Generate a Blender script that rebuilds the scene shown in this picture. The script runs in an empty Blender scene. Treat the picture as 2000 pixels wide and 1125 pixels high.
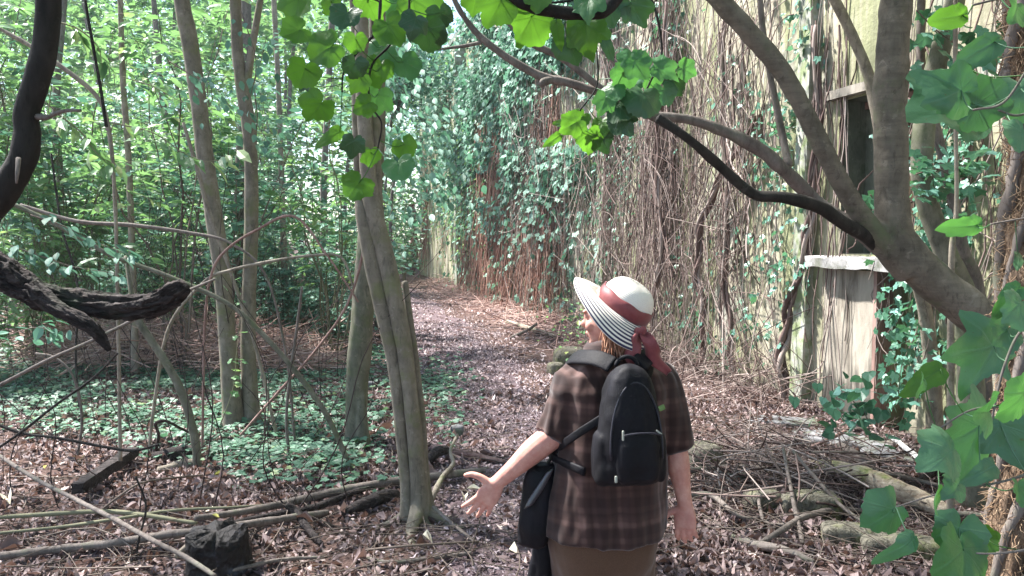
import bpy, math, random
import numpy as np
from mathutils import Vector

random.seed(7)
RNG = np.random.default_rng(11)
scene = bpy.context.scene
COL = scene.collection
PI = math.pi

# ---------------------------------------------------------------- camera
CAMH = 1.65
FPX = 1570.0
PITCH = math.atan(92.5 / FPX)
cd = bpy.data.cameras.new('camera')
cam = bpy.data.objects.new('camera', cd)
COL.objects.link(cam)
cam.location = (0, 0, CAMH)
cam.rotation_euler = (PI / 2 - PITCH, 0, 0)
cd.sensor_width = 36.0
cd.lens = FPX / 2000 * 36
cd.clip_start = 0.05
cd.clip_end = 600
scene.camera = cam

# ---------------------------------------------------------------- world, sun, exposure
SUN_DIR = Vector((-0.58, 0.30, 0.95)).normalized()      # towards the sun
SUN_EL = math.asin(SUN_DIR.z)
world = bpy.data.worlds.new('World')
scene.world = world
world.use_nodes = True
wn = world.node_tree
wn.nodes.clear()
sky = wn.nodes.new('ShaderNodeTexSky')
sky.sky_type = 'NISHITA'
sky.sun_disc = False
sky.sun_elevation = SUN_EL
sky.sun_rotation = math.atan2(SUN_DIR.x, SUN_DIR.y)
sky.air_density = 1.0
sky.dust_density = 1.2
sky.ozone_density = 1.0
bg = wn.nodes.new('ShaderNodeBackground')
bg.inputs['Strength'].default_value = 0.10
wo = wn.nodes.new('ShaderNodeOutputWorld')
wn.links.new(sky.outputs[0], bg.inputs[0])
wn.links.new(bg.outputs[0], wo.inputs[0])
ld = bpy.data.lights.new('sun', 'SUN')
ld.energy = 5.0
ld.angle = math.radians(2.0)
ld.color = (1.0, 0.96, 0.92)
sun = bpy.data.objects.new('sun', ld)
COL.objects.link(sun)
sun.rotation_euler = SUN_DIR.to_track_quat('Z', 'Y').to_euler()
sun.location = (-20, 10, 30)
scene.view_settings.view_transform = 'Standard'
scene.view_settings.look = 'None'
scene.view_settings.exposure = 2.05
scene.view_settings.gamma = 1.0
scene.render.engine = 'CYCLES'
scene.cycles.max_bounces = 6
scene.cycles.transparent_max_bounces = 6
scene.cycles.use_denoising = True

# ---------------------------------------------------------------- maths helpers
CP, SP = math.cos(PITCH), math.sin(PITCH)


def P(px, py, Y):
    a = (px - 1000.0) / FPX
    b = -(py - 562.5) / FPX
    dy = CP + b * SP
    dz = -SP + b * CP
    k = Y / dy
    return np.array([a * k, Y, CAMH + dz * k])


def proj(p):
    p = np.asarray(p, float)
    x, y, z = p[..., 0], p[..., 1], p[..., 2] - CAMH
    f = y * CP - z * SP
    u = y * SP + z * CP
    return 1000 + FPX * x / f, 562.5 - FPX * u / f


def _hash(ix, iy, iz, seed):
    h = (ix * 374761393 + iy * 668265263 + iz * 2147483647 + seed * 974634777) & 0xFFFFFFFF
    h = ((h ^ (h >> 13)) * 1274126177) & 0xFFFFFFFF
    h = h ^ (h >> 16)
    return (h & 0xFFFF) / 32767.5 - 1.0


def vnoise(p, seed=0):
    p = np.asarray(p, float)
    i = np.floor(p).astype(np.int64)
    f = p - i
    f = f * f * (3 - 2 * f)
    x, y, z = i[..., 0], i[..., 1], i[..., 2]
    r = 0
    for dx in (0, 1):
        wx = f[..., 0] if dx else 1 - f[..., 0]
        for dy in (0, 1):
            wy = f[..., 1] if dy else 1 - f[..., 1]
            for dz in (0, 1):
                wz = f[..., 2] if dz else 1 - f[..., 2]
                r = r + wx * wy * wz * _hash(x + dx, y + dy, z + dz, seed)
    return r


def fbm(p, seed=0, o=3):
    r, a = 0, 1.0
    p = np.asarray(p, float)
    for k in range(o):
        r = r + a * vnoise(p, seed + k)
        p = p * 2.03
        a *= 0.5
    return r


# wall line
WA = np.array([2.95, 7.85, 0.0])
WU = np.array([-0.2479, 0.9688, 0.0])
WN = np.array([-0.9688, -0.2479, 0.0])


def WL(s, off, z):
    s = np.asarray(s, float)
    off = np.asarray(off, float)
    z = np.asarray(z, float)
    s, off, z = np.broadcast_arrays(s, off, z)
    p = WA + s[..., None] * WU + off[..., None] * WN
    p = np.array(p)
    p[..., 2] = z
    return p


def s_of_px(px):
    r = (px - 1000) / FPX
    return (2.95 - 7.85 * r) / (0.2479 + 0.9688 * r)


def wall_off(x, y):
    return (x - WA[0]) * WN[0] + (y - WA[1]) * WN[1]


def path_c(y):
    return np.interp(y, [0, 3.5, 4.9, 7.85, 11.3, 17, 26, 40], [0.35, 0.2, 0.02, -0.2, -0.72, -1.73, -3.8, -8])


def H(x, y):
    x = np.asarray(x, float)
    y = np.asarray(y, float)
    z0 = np.zeros_like(x + y)
    p = np.stack([x + z0, y + z0, z0], -1)
    off = wall_off(x, y)
    pd = np.abs(x - path_c(y))
    rough = np.clip((pd - 0.5) / 1.0, 0.15, 1)
    z = 0.05 * vnoise(p * 1.1, 5) * rough + 0.018 * vnoise(p * 4.0, 6) * rough
    z = z + 0.16 * np.exp(-np.clip(off, 0, 9) / 0.5) * np.clip((y - 8) / 4, 0, 1)
    z = z + 0.06 * np.clip((-x - 1.5), 0, 40) * np.clip((y - 9) / 6, 0, 1) * 0.6
    return z


def G(px, py, lift=0.0):
    Y = FPX * CAMH / max(py - 470, 20)
    for _ in range(12):
        p = P(px, py, Y)
        h = float(H(p[0], p[1]))
        Y = Y * (CAMH - h) / (CAMH - p[2]) if CAMH - p[2] > 0.05 else Y
    p = P(px, py, Y)
    p[2] += lift
    return p


def cr(pts, n):
    """Catmull-Rom through rows of pts (any number of columns), n samples"""
    pts = np.asarray(pts, float)
    q = np.vstack([2 * pts[0] - pts[1], pts, 2 * pts[-1] - pts[-2]])
    m = len(pts) - 1
    t = np.linspace(0, m, n)
    i = np.minimum(t.astype(int), m - 1)
    f = (t - i)[:, None]
    p0, p1, p2, p3 = q[i], q[i + 1], q[i + 2], q[i + 3]
    return 0.5 * ((2 * p1) + (-p0 + p2) * f + (2 * p0 - 5 * p1 + 4 * p2 - p3) * f ** 2 + (-p0 + 3 * p1 - 3 * p2 + p3) * f ** 3)


def unit(v):
    v = np.asarray(v, float)
    return v / np.maximum(np.linalg.norm(v, axis=-1, keepdims=True), 1e-9)


# ---------------------------------------------------------------- mesh batch
class Batch:
    def __init__(self):
        self.v, self.f, self.n = [], {}, 0

    def add(self, v, f, mi=0):
        v = np.asarray(v, float).reshape(-1, 3)
        f = np.asarray(f, np.int64)
        if f.size:
            self.f.setdefault((f.shape[1], mi), []).append(f + self.n)
        self.v.append(v)
        self.n += len(v)
        return self

    def mesh(self, name, mats, base=(0, 0, 0), smooth=True):
        v = np.vstack(self.v) - np.asarray(base, float)
        starts, totals, loops, mi = [], [], [], []
        s = 0
        for (k, m), fl in self.f.items():
            a = np.vstack(fl)
            loops.append(a.ravel())
            starts.append(s + np.arange(len(a)) * k)
            totals.append(np.full(len(a), k))
            mi.append(np.full(len(a), m))
            s += a.size
        loops, starts, totals, mi = map(np.concatenate, (loops, starts, totals, mi))
        me = bpy.data.meshes.new(name)
        me.vertices.add(len(v))
        me.vertices.foreach_set('co', v.ravel().astype(np.float32))
        me.loops.add(len(loops))
        me.loops.foreach_set('vertex_index', loops.astype(np.int32))
        me.polygons.add(len(starts))
        me.polygons.foreach_set('loop_start', starts.astype(np.int32))
        me.polygons.foreach_set('loop_total', totals.astype(np.int32))
        me.polygons.foreach_set('material_index', mi.astype(np.int32))
        me.polygons.foreach_set('use_smooth', np.full(len(starts), smooth))
        if not isinstance(mats, (list, tuple)):
            mats = [mats]
        for m in mats:
            me.materials.append(m)
        me.update(calc_edges=True)
        me.validate()
        return me


def tag(o, label=None, cat=None, group=None, kind=None):
    if label:
        o['label'] = label
    if cat:
        o['category'] = cat
    if group:
        o['group'] = group
    if kind:
        o['kind'] = kind
    return o


def root(name, loc, label, cat, group=None):
    o = bpy.data.objects.new(name, None)
    o.empty_display_size = 0.1
    o.location = tuple(loc)
    COL.objects.link(o)
    return tag(o, label, cat, group)


def wloc(o):
    p = np.zeros(3)
    while o is not None:
        p = p + np.array(o.location)
        o = o.parent
    return p


def obj(name, b, mats, parent=None, base=None, smooth=True, local=False):
    """link a Batch (world coordinates) as one mesh object"""
    if local:
        off = np.zeros(3)
    elif parent is not None:
        off = wloc(parent)
    else:
        off = np.asarray(base if base is not None else (0, 0, 0), float)
    me = b if isinstance(b, bpy.types.Mesh) else b.mesh(name, mats, off, smooth)
    o = bpy.data.objects.new(name, me)
    COL.objects.link(o)
    if parent is not None:
        o.parent = parent
    elif base is not None:
        o.location = tuple(off)
    return o


def tubes(b, paths, rad, sides=4, mi=0):
    paths = np.asarray(paths, float)
    rad = np.asarray(rad, float)
    N, M, _ = paths.shape
    t = unit(np.gradient(paths, axis=1))
    mt = np.abs(paths[:, -1] - paths[:, 0])
    ref = np.eye(3)[np.argmin(mt, axis=1)][:, None, :]
    n1 = unit(np.cross(t, ref))
    n2 = np.cross(t, n1)
    a = np.arange(sides) * 2 * PI / sides
    c, s = np.cos(a)[None, None, :, None], np.sin(a)[None, None, :, None]
    v = paths[:, :, None, :] + rad[:, :, None, None] * (c * n1[:, :, None, :] + s * n2[:, :, None, :])
    base = (np.arange(N) * M * sides)[:, None, None]
    i = np.arange(M - 1)[None, :, None] * sides
    j = np.arange(sides)[None, None, :]
    k = (j + 1) % sides
    f = np.stack([base + i + j, base + i + k, base + i + sides + k, base + i + sides + j], -1).reshape(-1, 4)
    b.add(v.reshape(-1, 3), f, mi)


def sweep(b, pts, rad, sides=16, mi=0, bump=0.0, bscale=8.0, seed=0, cap=True, ridge=0.0, flat=None, res=None):
    """one tube with parallel transport frames, radius noise and end caps"""
    pts = np.asarray(pts, float)
    rad = np.asarray(rad, float)
    M = len(pts)
    t = unit(np.gradient(pts, axis=0))
    n = np.zeros_like(pts)
    a0 = np.eye(3)[np.argmin(np.abs(t[0]))]
    n[0] = unit(np.cross(t[0], a0))
    for i in range(1, M):
        v = n[i - 1] - t[i] * np.dot(n[i - 1], t[i])
        n[i] = unit(v)
    m = np.cross(t, n)
    a = np.arange(sides) * 2 * PI / sides
    c, s = np.cos(a)[None, :, None], np.sin(a)[None, :, None]
    d = c * n[:, None, :] + s * m[:, None, :]
    r = np.repeat(rad[:, None], sides, 1)
    if bump:
        q = pts[:, None, :] + r[..., None] * d
        r = r * (1 + bump * fbm(q * bscale, seed))
    if ridge:
        L = np.concatenate([[0], np.cumsum(np.linalg.norm(np.diff(pts, axis=0), axis=1))])
        q = np.stack([np.cos(a)[None, :] * 2.6 + 0 * L[:, None], np.sin(a)[None, :] * 2.6 + 0 * L[:, None], L[:, None] * 9 + 0 * a[None, :]], -1)
        r = r * (1 + ridge * (0.6 - np.abs(fbm(q, seed + 9, 4)) * 1.6))
    v = pts[:, None, :] + r[..., None] * d
    i = np.arange(M - 1)[:, None] * sides
    j = np.arange(sides)[None, :]
    k = (j + 1) % sides
    f = np.stack([i + j, i + k, i + sides + k, i + sides + j], -1).reshape(-1, 4)
    V = v.reshape(-1, 3)
    if cap:
        V = np.vstack([V, pts[:1] - t[:1] * rad[0] * .3, pts[-1:] + t[-1:] * rad[-1] * .3])
        jj = np.arange(sides)
        kk = (jj + 1) % sides
        e0, e1 = M * sides, M * sides + 1
        tr = np.vstack([np.stack([np.full(sides, e0), kk, jj], -1), np.stack([np.full(sides, e1), (M - 1) * sides + jj, (M - 1) * sides + kk], -1)])
        n0 = b.n
        b.add(V, f, mi)
        b.f.setdefault((3, mi), []).append(tr + n0)
    else:
        b.add(V, f, mi)


def limb(b, spec, n=None, sides=16, **kw):
    """spec rows (px, py, Y, r_px)"""
    s = np.array(spec, float)
    pts = np.array([P(r[0], r[1], r[2]) for r in s])
    rad = s[:, 3] * s[:, 2] / FPX
    q = cr(np.hstack([pts, rad[:, None]]), n or len(s) * 8)
    sweep(b, q[:, :3], np.maximum(q[:, 3], 0.001), sides, **kw)
    return q


def inst(b, tv, tf, pos, X, Yv, Z, sc, mi=0):
    """copies of a template: X,Yv,Z are (N,3) axes, sc (N,) or (N,3)"""
    N = len(pos)
    sc = np.asarray(sc, float)
    if sc.ndim == 1:
        sc = np.repeat(sc[:, None], 3, 1)
    v = pos[:, None, :] + (tv[None, :, 0:1] * sc[:, None, 0:1]) * X[:, None, :] + (tv[None, :, 1:2] * sc[:, None, 1:2]) * Yv[:, None, :] + (tv[None, :, 2:3] * sc[:, None, 2:3]) * Z[:, None, :]
    for f in tf:
        f = np.asarray(f)
        ff = (f[None] + (np.arange(N) * len(tv))[:, None, None]).reshape(-1, f.shape[1])
        b.f.setdefault((f.shape[1], mi), []).append(ff + b.n)
    b.v.append(v.reshape(-1, 3))
    b.n += N * len(tv)


def frames(tip, nrm):
    """axes from leaf direction (Y) and normal (Z)"""
    Y = unit(tip)
    X = unit(np.cross(Y, nrm))
    Z = np.cross(X, Y)
    return X, Y, Z


def box(b, lo, hi, mi=0):
    x0, y0, z0 = lo
    x1, y1, z1 = hi
    v = [(x0, y0, z0), (x1, y0, z0), (x1, y1, z0), (x0, y1, z0), (x0, y0, z1), (x1, y0, z1), (x1, y1, z1), (x0, y1, z1)]
    f = [(0, 3, 2, 1), (4, 5, 6, 7), (0, 1, 5, 4), (1, 2, 6, 5), (2, 3, 7, 6), (3, 0, 4, 7)]
    b.add(v, f, mi)


def wbox(b, s0, s1, o0, o1, z0, z1, mi=0):
    v = [WL(s, o, z) for z in (z0, z1) for (s, o) in ((s0, o0), (s1, o0), (s1, o1), (s0, o1))]
    f = [(0, 3, 2, 1), (4, 5, 6, 7), (0, 1, 5, 4), (1, 2, 6, 5), (2, 3, 7, 6), (3, 0, 4, 7)]
    b.add(np.array(v), f, mi)


def lathe_rings(b, rings, mi=0, cap=True):
    """rings (M,S,3) closed loft"""
    rings = np.asarray(rings, float)
    M, S, _ = rings.shape
    i = np.arange(M - 1)[:, None] * S
    j = np.arange(S)[None, :]
    k = (j + 1) % S
    f = np.stack([i + j, i + k, i + S + k, i + S + j], -1).reshape(-1, 4)
    V = rings.reshape(-1, 3)
    n0 = b.n
    if cap:
        V = np.vstack([V, rings[0].mean(0)[None], rings[-1].mean(0)[None]])
        jj = np.arange(S)
        kk = (jj + 1) % S
        tr = np.vstack([np.stack([np.full(S, M * S), kk, jj], -1), np.stack([np.full(S, M * S + 1), (M - 1) * S + jj, (M - 1) * S + kk], -1)])
        b.f.setdefault((3, mi), []).append(tr + n0)
    b.add(V, f, mi)


def ell_ring(c, ax, ay, S=32, e=2.0):
    a = np.arange(S) * 2 * PI / S
    ca, sa = np.cos(a), np.sin(a)
    x = np.sign(ca) * np.abs(ca) ** (2 / e)
    y = np.sign(sa) * np.abs(sa) ** (2 / e)
    return np.asarray(c)[None] + x[:, None] * np.asarray(ax)[None] + y[:, None] * np.asarray(ay)[None]


def ellipsoid(b, c, r, R=None, S=20, M=12, mi=0):
    R = np.eye(3) if R is None else R
    rings = []
    for i in range(M):
        ph = -PI / 2 + 0.06 + (PI - 0.12) * i / (M - 1)
        rings.append(ell_ring(np.array([0, 0, math.sin(ph) * r[2]]), (math.cos(ph) * r[0], 0, 0), (0, math.cos(ph) * r[1], 0), S))
    rings = np.array(rings) @ np.asarray(R).T + np.asarray(c)
    lathe_rings(b, rings, mi)


def remesh(b, voxel, smooth=4, disp=None):
    """fuse the batch's overlapping solids into one continuous skin"""
    me = b.mesh('tmp', [bpy.data.materials.get('tmp') or bpy.data.materials.new('tmp')])
    o = bpy.data.objects.new('tmp', me)
    COL.objects.link(o)
    m = o.modifiers.new('r', 'REMESH')
    m.mode = 'VOXEL'
    m.voxel_size = voxel
    if smooth:
        sm = o.modifiers.new('s', 'SMOOTH')
        sm.factor = 0.5
        sm.iterations = smooth
    dg = bpy.context.evaluated_depsgraph_get()
    ev = o.evaluated_get(dg)
    m2 = ev.to_mesh()
    v = np.empty(len(m2.vertices) * 3)
    m2.vertices.foreach_get('co', v)
    nr = np.empty(len(m2.vertices) * 3)
    m2.vertices.foreach_get('normal', nr)
    v = v.reshape(-1, 3)
    nr = nr.reshape(-1, 3)
    quads, tris = [], []
    for p in m2.polygons:
        vs = tuple(p.vertices)
        (quads if len(vs) == 4 else tris).append(vs)
    ev.to_mesh_clear()
    bpy.data.objects.remove(o)
    bpy.data.meshes.remove(me)
    if disp is not None:
        v = v + nr * disp(v)[:, None]
    out = Batch()
    out.v = [v]
    out.n = len(v)
    if quads:
        out.f[(4, 0)] = [np.array(quads)]
    if tris:
        out.f[(3, 0)] = [np.array(tris)]
    return out


# ---------------------------------------------------------------- materials
def new_mat(name):
    m = bpy.data.materials.new(name)
    m.use_nodes = True
    nt = m.node_tree
    nt.nodes.clear()
    out = nt.nodes.new('ShaderNodeOutputMaterial')
    return m, nt, out


def ramp(nt, fac, cols, pos=None, interp='LINEAR'):
    r = nt.nodes.new('ShaderNodeValToRGB')
    r.color_ramp.interpolation = interp
    e = r.color_ramp.elements
    pos = pos or [i / (len(cols) - 1) for i in range(len(cols))]
    for i, (c, p) in enumerate(zip(cols, pos)):
        if i >= 2:
            e.new(p)
        e[i].position = p
        e[i].color = (*c, 1)
    nt.links.new(fac, r.inputs[0])
    return r.outputs[0]


def noise(nt, vec, scale, detail=4, rough=0.6, dist=0.0):
    n = nt.nodes.new('ShaderNodeTexNoise')
    n.inputs['Scale'].default_value = scale
    n.inputs['Detail'].default_value = detail
    n.inputs['Roughness'].default_value = rough
    n.inputs['Distortion'].default_value = dist
    if vec is not None:
        nt.links.new(vec, n.inputs['Vector'])
    return n.outputs['Fac']


def mapping(nt, scale=(1, 1, 1), rot=(0, 0, 0), src='Object'):
    tc = nt.nodes.new('ShaderNodeTexCoord')
    mp = nt.nodes.new('ShaderNodeMapping')
    mp.inputs['Scale'].default_value = scale
    mp.inputs['Rotation'].default_value = rot
    nt.links.new(tc.outputs[src], mp.inputs['Vector'])
    return mp.outputs[0]


def mixc(nt, fac, a, b, mode='MIX'):
    m = nt.nodes.new('ShaderNodeMix')
    m.data_type = 'RGBA'
    m.blend_type = mode
    for s, v in ((m.inputs[0], fac), (m.inputs[6], a), (m.inputs[7], b)):
        if hasattr(v, 'links'):
            nt.links.new(v, s)
        elif isinstance(v, (int, float)):
            s.default_value = v
        else:
            s.default_value = (*v, 1)
    return m.outputs[2]


def math_(nt, op, a, b=None):
    m = nt.nodes.new('ShaderNodeMath')
    m.operation = op
    for s, v in ((m.inputs[0], a), (m.inputs[1], b)):
        if v is None:
            continue
        if hasattr(v, 'links'):
            nt.links.new(v, s)
        else:
            s.default_value = v
    return m.outputs[0]


def bsdf(nt, out, col, rough=0.8, bump=None, bstr=0.3, bdist=0.01, spec=0.3, sheen=0.0):
    p = nt.nodes.new('ShaderNodeBsdfPrincipled')
    if hasattr(col, 'links'):
        nt.links.new(col, p.inputs['Base Color'])
    else:
        p.inputs['Base Color'].default_value = (*col, 1)
    if hasattr(rough, 'links'):
        nt.links.new(rough, p.inputs['Roughness'])
    else:
        p.inputs['Roughness'].default_value = rough
    p.inputs['Specular IOR Level'].default_value = spec
    if sheen:
        p.inputs['Sheen Weight'].default_value = sheen
    if bump is not None:
        bn = nt.nodes.new('ShaderNodeBump')
        bn.inputs['Strength'].default_value = bstr
        bn.inputs['Distance'].default_value = bdist
        nt.links.new(bump, bn.inputs['Height'])
        nt.links.new(bn.outputs[0], p.inputs['Normal'])
    nt.links.new(p.outputs[0], out.inputs[0])
    return p


def leaf_mat(name, cols, tcol, tw=0.4, rough=0.45, pos=None, spec=0.4, nscale=30):
    m, nt, out = new_mat(name)
    g = nt.nodes.new('ShaderNodeNewGeometry')
    c = ramp(nt, g.outputs['Random Per Island'], cols, pos)
    v = mapping(nt)
    nz = noise(nt, v, nscale, 3)
    c2 = mixc(nt, nz, c, (0.5, 0.5, 0.5), 'OVERLAY')
    p = nt.nodes.new('ShaderNodeBsdfPrincipled')
    nt.links.new(c2, p.inputs['Base Color'])
    p.inputs['Roughness'].default_value = rough
    p.inputs['Specular IOR Level'].default_value = spec
    t = nt.nodes.new('ShaderNodeBsdfTranslucent')
    tc = mixc(nt, 0.6, c2, tcol)
    nt.links.new(tc, t.inputs[0])
    mx = nt.nodes.new('ShaderNodeMixShader')
    mx.inputs[0].default_value = tw
    nt.links.new(p.outputs[0], mx.inputs[1])
    nt.links.new(t.outputs[0], mx.inputs[2])
    nt.links.new(mx.outputs[0], out.inputs[0])
    return m


def stem_mat(name, cols, rough=0.85, pos=None):
    m, nt, out = new_mat(name)
    g = nt.nodes.new('ShaderNodeNewGeometry')
    c = ramp(nt, g.outputs['Random Per Island'], cols, pos)
    nz = noise(nt, mapping(nt), 40, 4)
    c2 = mixc(nt, nz, c, (0.5, 0.5, 0.5), 'OVERLAY')
    bsdf(nt, out, c2, rough, nz, 0.4, 0.004, 0.2)
    return m


def bark_mat(name, a, b_, moss=None, mossamt=0.5, scale=(14, 14, 5), bstr=0.5, bdist=0.01, band=0.0, rough=0.85, fine=90):
    m, nt, out = new_mat(name)
    v = mapping(nt, scale)
    v1 = mapping(nt)
    n1 = noise(nt, v, 1.0, 6, 0.65, 0.4)
    n2 = noise(nt, v1, fine, 3)
    big = noise(nt, v1, 2.6, 4, 0.6, 0.3)
    c = ramp(nt, n1, [a, b_], [0.32, 0.7])
    c = mixc(nt, n2, c, (0.5, 0.5, 0.5), 'OVERLAY')
    pale = ramp(nt, big, [(0, 0, 0), (1, 1, 1)], [0.52, 0.66])
    c = mixc(nt, math_(nt, 'MULTIPLY', pale, 0.35), c, tuple(min(1, x * 1.5 + 0.03) for x in b_))
    lich = ramp(nt, noise(nt, v1, 19, 5, 0.7, 0.5), [(0, 0, 0), (1, 1, 1)], [0.60, 0.66])
    c = mixc(nt, math_(nt, 'MULTIPLY', lich, 0.4), c, tuple(min(1, x * 1.35 + 0.045) for x in b_))
    crk = ramp(nt, noise(nt, mapping(nt, (scale[0] * 2.2, scale[1] * 2.2, scale[2] * 1.4)), 1.0, 6, 0.75, 0.8), [(0, 0, 0), (1, 1, 1)], [0.36, 0.46])
    c = mixc(nt, math_(nt, 'MULTIPLY', math_(nt, 'SUBTRACT', 1.0, crk), 0.5), c, tuple(x * 0.45 for x in a))
    h = math_(nt, 'ADD', math_(nt, 'ADD', n1, math_(nt, 'MULTIPLY', crk, 0.35)), math_(nt, 'MULTIPLY', n2, 0.25))
    if band:
        vb = mapping(nt, (5, 5, 46))
        nb = noise(nt, vb, 1.0, 5, 0.7, 0.25)
        c = mixc(nt, math_(nt, 'MULTIPLY', ramp(nt, nb, [(0, 0, 0), (1, 1, 1)], [0.45, 0.7]), band), c, tuple(x * 0.45 for x in a))
        h = math_(nt, 'SUBTRACT', h, math_(nt, 'MULTIPLY', nb, band))
    if moss:
        nm = noise(nt, v1, 5.5, 5, 0.65)
        fm = ramp(nt, nm, [(0, 0, 0), (1, 1, 1)], [0.62 - 0.25 * mossamt, 0.75 - 0.2 * mossamt])
        c = mixc(nt, math_(nt, 'MULTIPLY', fm, 0.8), c, moss)
    bsdf(nt, out, c, rough, h, bstr, bdist, 0.25)
    return m


def simple_mat(name, a, b_=None, rough=0.7, scale=20, bstr=0.2, bdist=0.004, spec=0.3, sheen=0.0):
    m, nt, out = new_mat(name)
    nz = noise(nt, mapping(nt), scale, 5)
    c = ramp(nt, nz, [a, b_ or tuple(x * 1.4 for x in a)], [0.3, 0.7])
    bsdf(nt, out, c, rough, nz, bstr, bdist, spec, sheen)
    return m


M = {}
M['bark_olive'] = bark_mat('bark_olive', (0.11, 0.098, 0.075), (0.235, 0.21, 0.165), (0.14, 0.15, 0.07), 0.4, (13, 13, 7), 0.3, 0.005, 0.12)
M['bark_green'] = bark_mat('bark_green', (0.085, 0.085, 0.062), (0.19, 0.18, 0.135), (0.10, 0.12, 0.06), 0.5, (14, 14, 8), 0.3, 0.005)
M['bark_band'] = bark_mat('bark_band', (0.085, 0.074, 0.058), (0.19, 0.165, 0.13), (0.10, 0.12, 0.065), 0.25, (12, 12, 9), 0.4, 0.004, 0.38)
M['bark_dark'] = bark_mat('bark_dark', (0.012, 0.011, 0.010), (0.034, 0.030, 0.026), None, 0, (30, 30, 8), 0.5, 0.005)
M['bark_rough'] = bark_mat('bark_rough', (0.010, 0.008, 0.008), (0.075, 0.06, 0.056), (0.035, 0.05, 0.03), 0.25, (9, 50, 50), 1.0, 0.02)
M['bark_pale'] = bark_mat('bark_pale', (0.15, 0.125, 0.10), (0.32, 0.28, 0.22), (0.14, 0.16, 0.08), 0.3, (14, 14, 9), 0.6, 0.008)
M['bark_grey'] = bark_mat('bark_grey', (0.09, 0.075, 0.065), (0.2, 0.17, 0.15), (0.12, 0.14, 0.09), 0.3, (30, 30, 10), 0.5, 0.006)
M['log_moss'] = bark_mat('log_moss', (0.22, 0.16, 0.11), (0.58, 0.49, 0.37), (0.17, 0.22, 0.05), 0.4, (8, 16, 22), 0.9, 0.012)
M['vine'] = stem_mat('vine', [(0.04, 0.025, 0.022), (0.13, 0.088, 0.078), (0.23, 0.17, 0.15), (0.36, 0.30, 0.27), (0.11, 0.08, 0.07)])
M['vine_rust'] = stem_mat('vine_rust', [(0.11, 0.05, 0.038), (0.25, 0.13, 0.10), (0.4, 0.25, 0.19), (0.2, 0.1, 0.075)])
M['straw'] = stem_mat('straw', [(0.2, 0.12, 0.105), (0.40, 0.26, 0.225), (0.6, 0.45, 0.39), (0.3, 0.19, 0.165)])
M['twig'] = stem_mat('twig', [(0.05, 0.04, 0.033), (0.12, 0.095, 0.078), (0.19, 0.155, 0.13)])
M['twig_dark'] = stem_mat('twig_dark', [(0.025, 0.018, 0.018), (0.06, 0.042, 0.038)])
M['stem_green'] = stem_mat('stem_green', [(0.08, 0.085, 0.045), (0.16, 0.16, 0.1), (0.24, 0.22, 0.15)])
GT = (0.22, 0.5, 0.12)
M['leaf_teal'] = leaf_mat('leaf_teal', [(0.05, 0.12, 0.08), (0.10, 0.22, 0.155), (0.17, 0.32, 0.24), (0.32, 0.48, 0.40)], (0.12, 0.34, 0.18), 0.28, .55, None, .25)
M['leaf_ivy'] = leaf_mat('leaf_ivy', [(0.03, 0.09, 0.055), (0.06, 0.17, 0.10), (0.10, 0.25, 0.17), (0.20, 0.40, 0.34)], (0.15, 0.42, 0.15), 0.28, 0.35)
M['leaf_ground'] = leaf_mat('leaf_ground', [(0.035, 0.085, 0.055), (0.065, 0.15, 0.095), (0.11, 0.23, 0.15), (0.20, 0.27, 0.12)], (0.13, 0.34, 0.14), 0.28, 0.5, [0, .5, .93, 1])
M['leaf_light'] = leaf_mat('leaf_light', [(0.05, 0.13, 0.05), (0.10, 0.21, 0.09), (0.16, 0.30, 0.15), (0.34, 0.38, 0.13)], (0.26, 0.50, 0.14), 0.42, pos=[0, .4, .85, 1])
M['leaf_mid'] = leaf_mat('leaf_mid', [(0.04, 0.11, 0.06), (0.09, 0.20, 0.12), (0.16, 0.30, 0.19), (0.30, 0.44, 0.33)], (0.16, 0.40, 0.16), 0.30, .38)
M['litter'] = leaf_mat('litter', [(0.045, 0.032, 0.034), (0.12, 0.085, 0.085), (0.22, 0.16, 0.157), (0.33, 0.25, 0.235), (0.56, 0.48, 0.44)], (0.3, 0.16, 0.1), 0.15, 0.7, pos=[0, .35, .68, .95, 1])
M['litter_dark'] = leaf_mat('litter_dark', [(0.07, 0.053, 0.062), (0.16, 0.125, 0.14), (0.28, 0.225, 0.245), (0.48, 0.40, 0.42)], (0.2, 0.12, 0.1), 0.1, 0.6)


def ground_material(name, a, b_, c_):
    m, nt, out = new_mat(name)
    v = mapping(nt)
    n1 = noise(nt, v, 3.0, 6, 0.6)
    n2 = noise(nt, v, 45, 5, 0.7)
    c = ramp(nt, n2, [a, b_, c_], [0.3, 0.5, 0.72])
    c = mixc(nt, n1, c, (0.5, 0.5, 0.5), 'OVERLAY')
    bsdf(nt, out, c, 0.95, n2, 0.9, 0.02, 0.15)
    return m


M['soil'] = ground_material('soil', (0.035, 0.022, 0.02), (0.09, 0.058, 0.05), (0.2, 0.14, 0.12))
M['path'] = ground_material('path_soil', (0.05, 0.035, 0.04), (0.12, 0.088, 0.095), (0.25, 0.19, 0.2))


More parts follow.
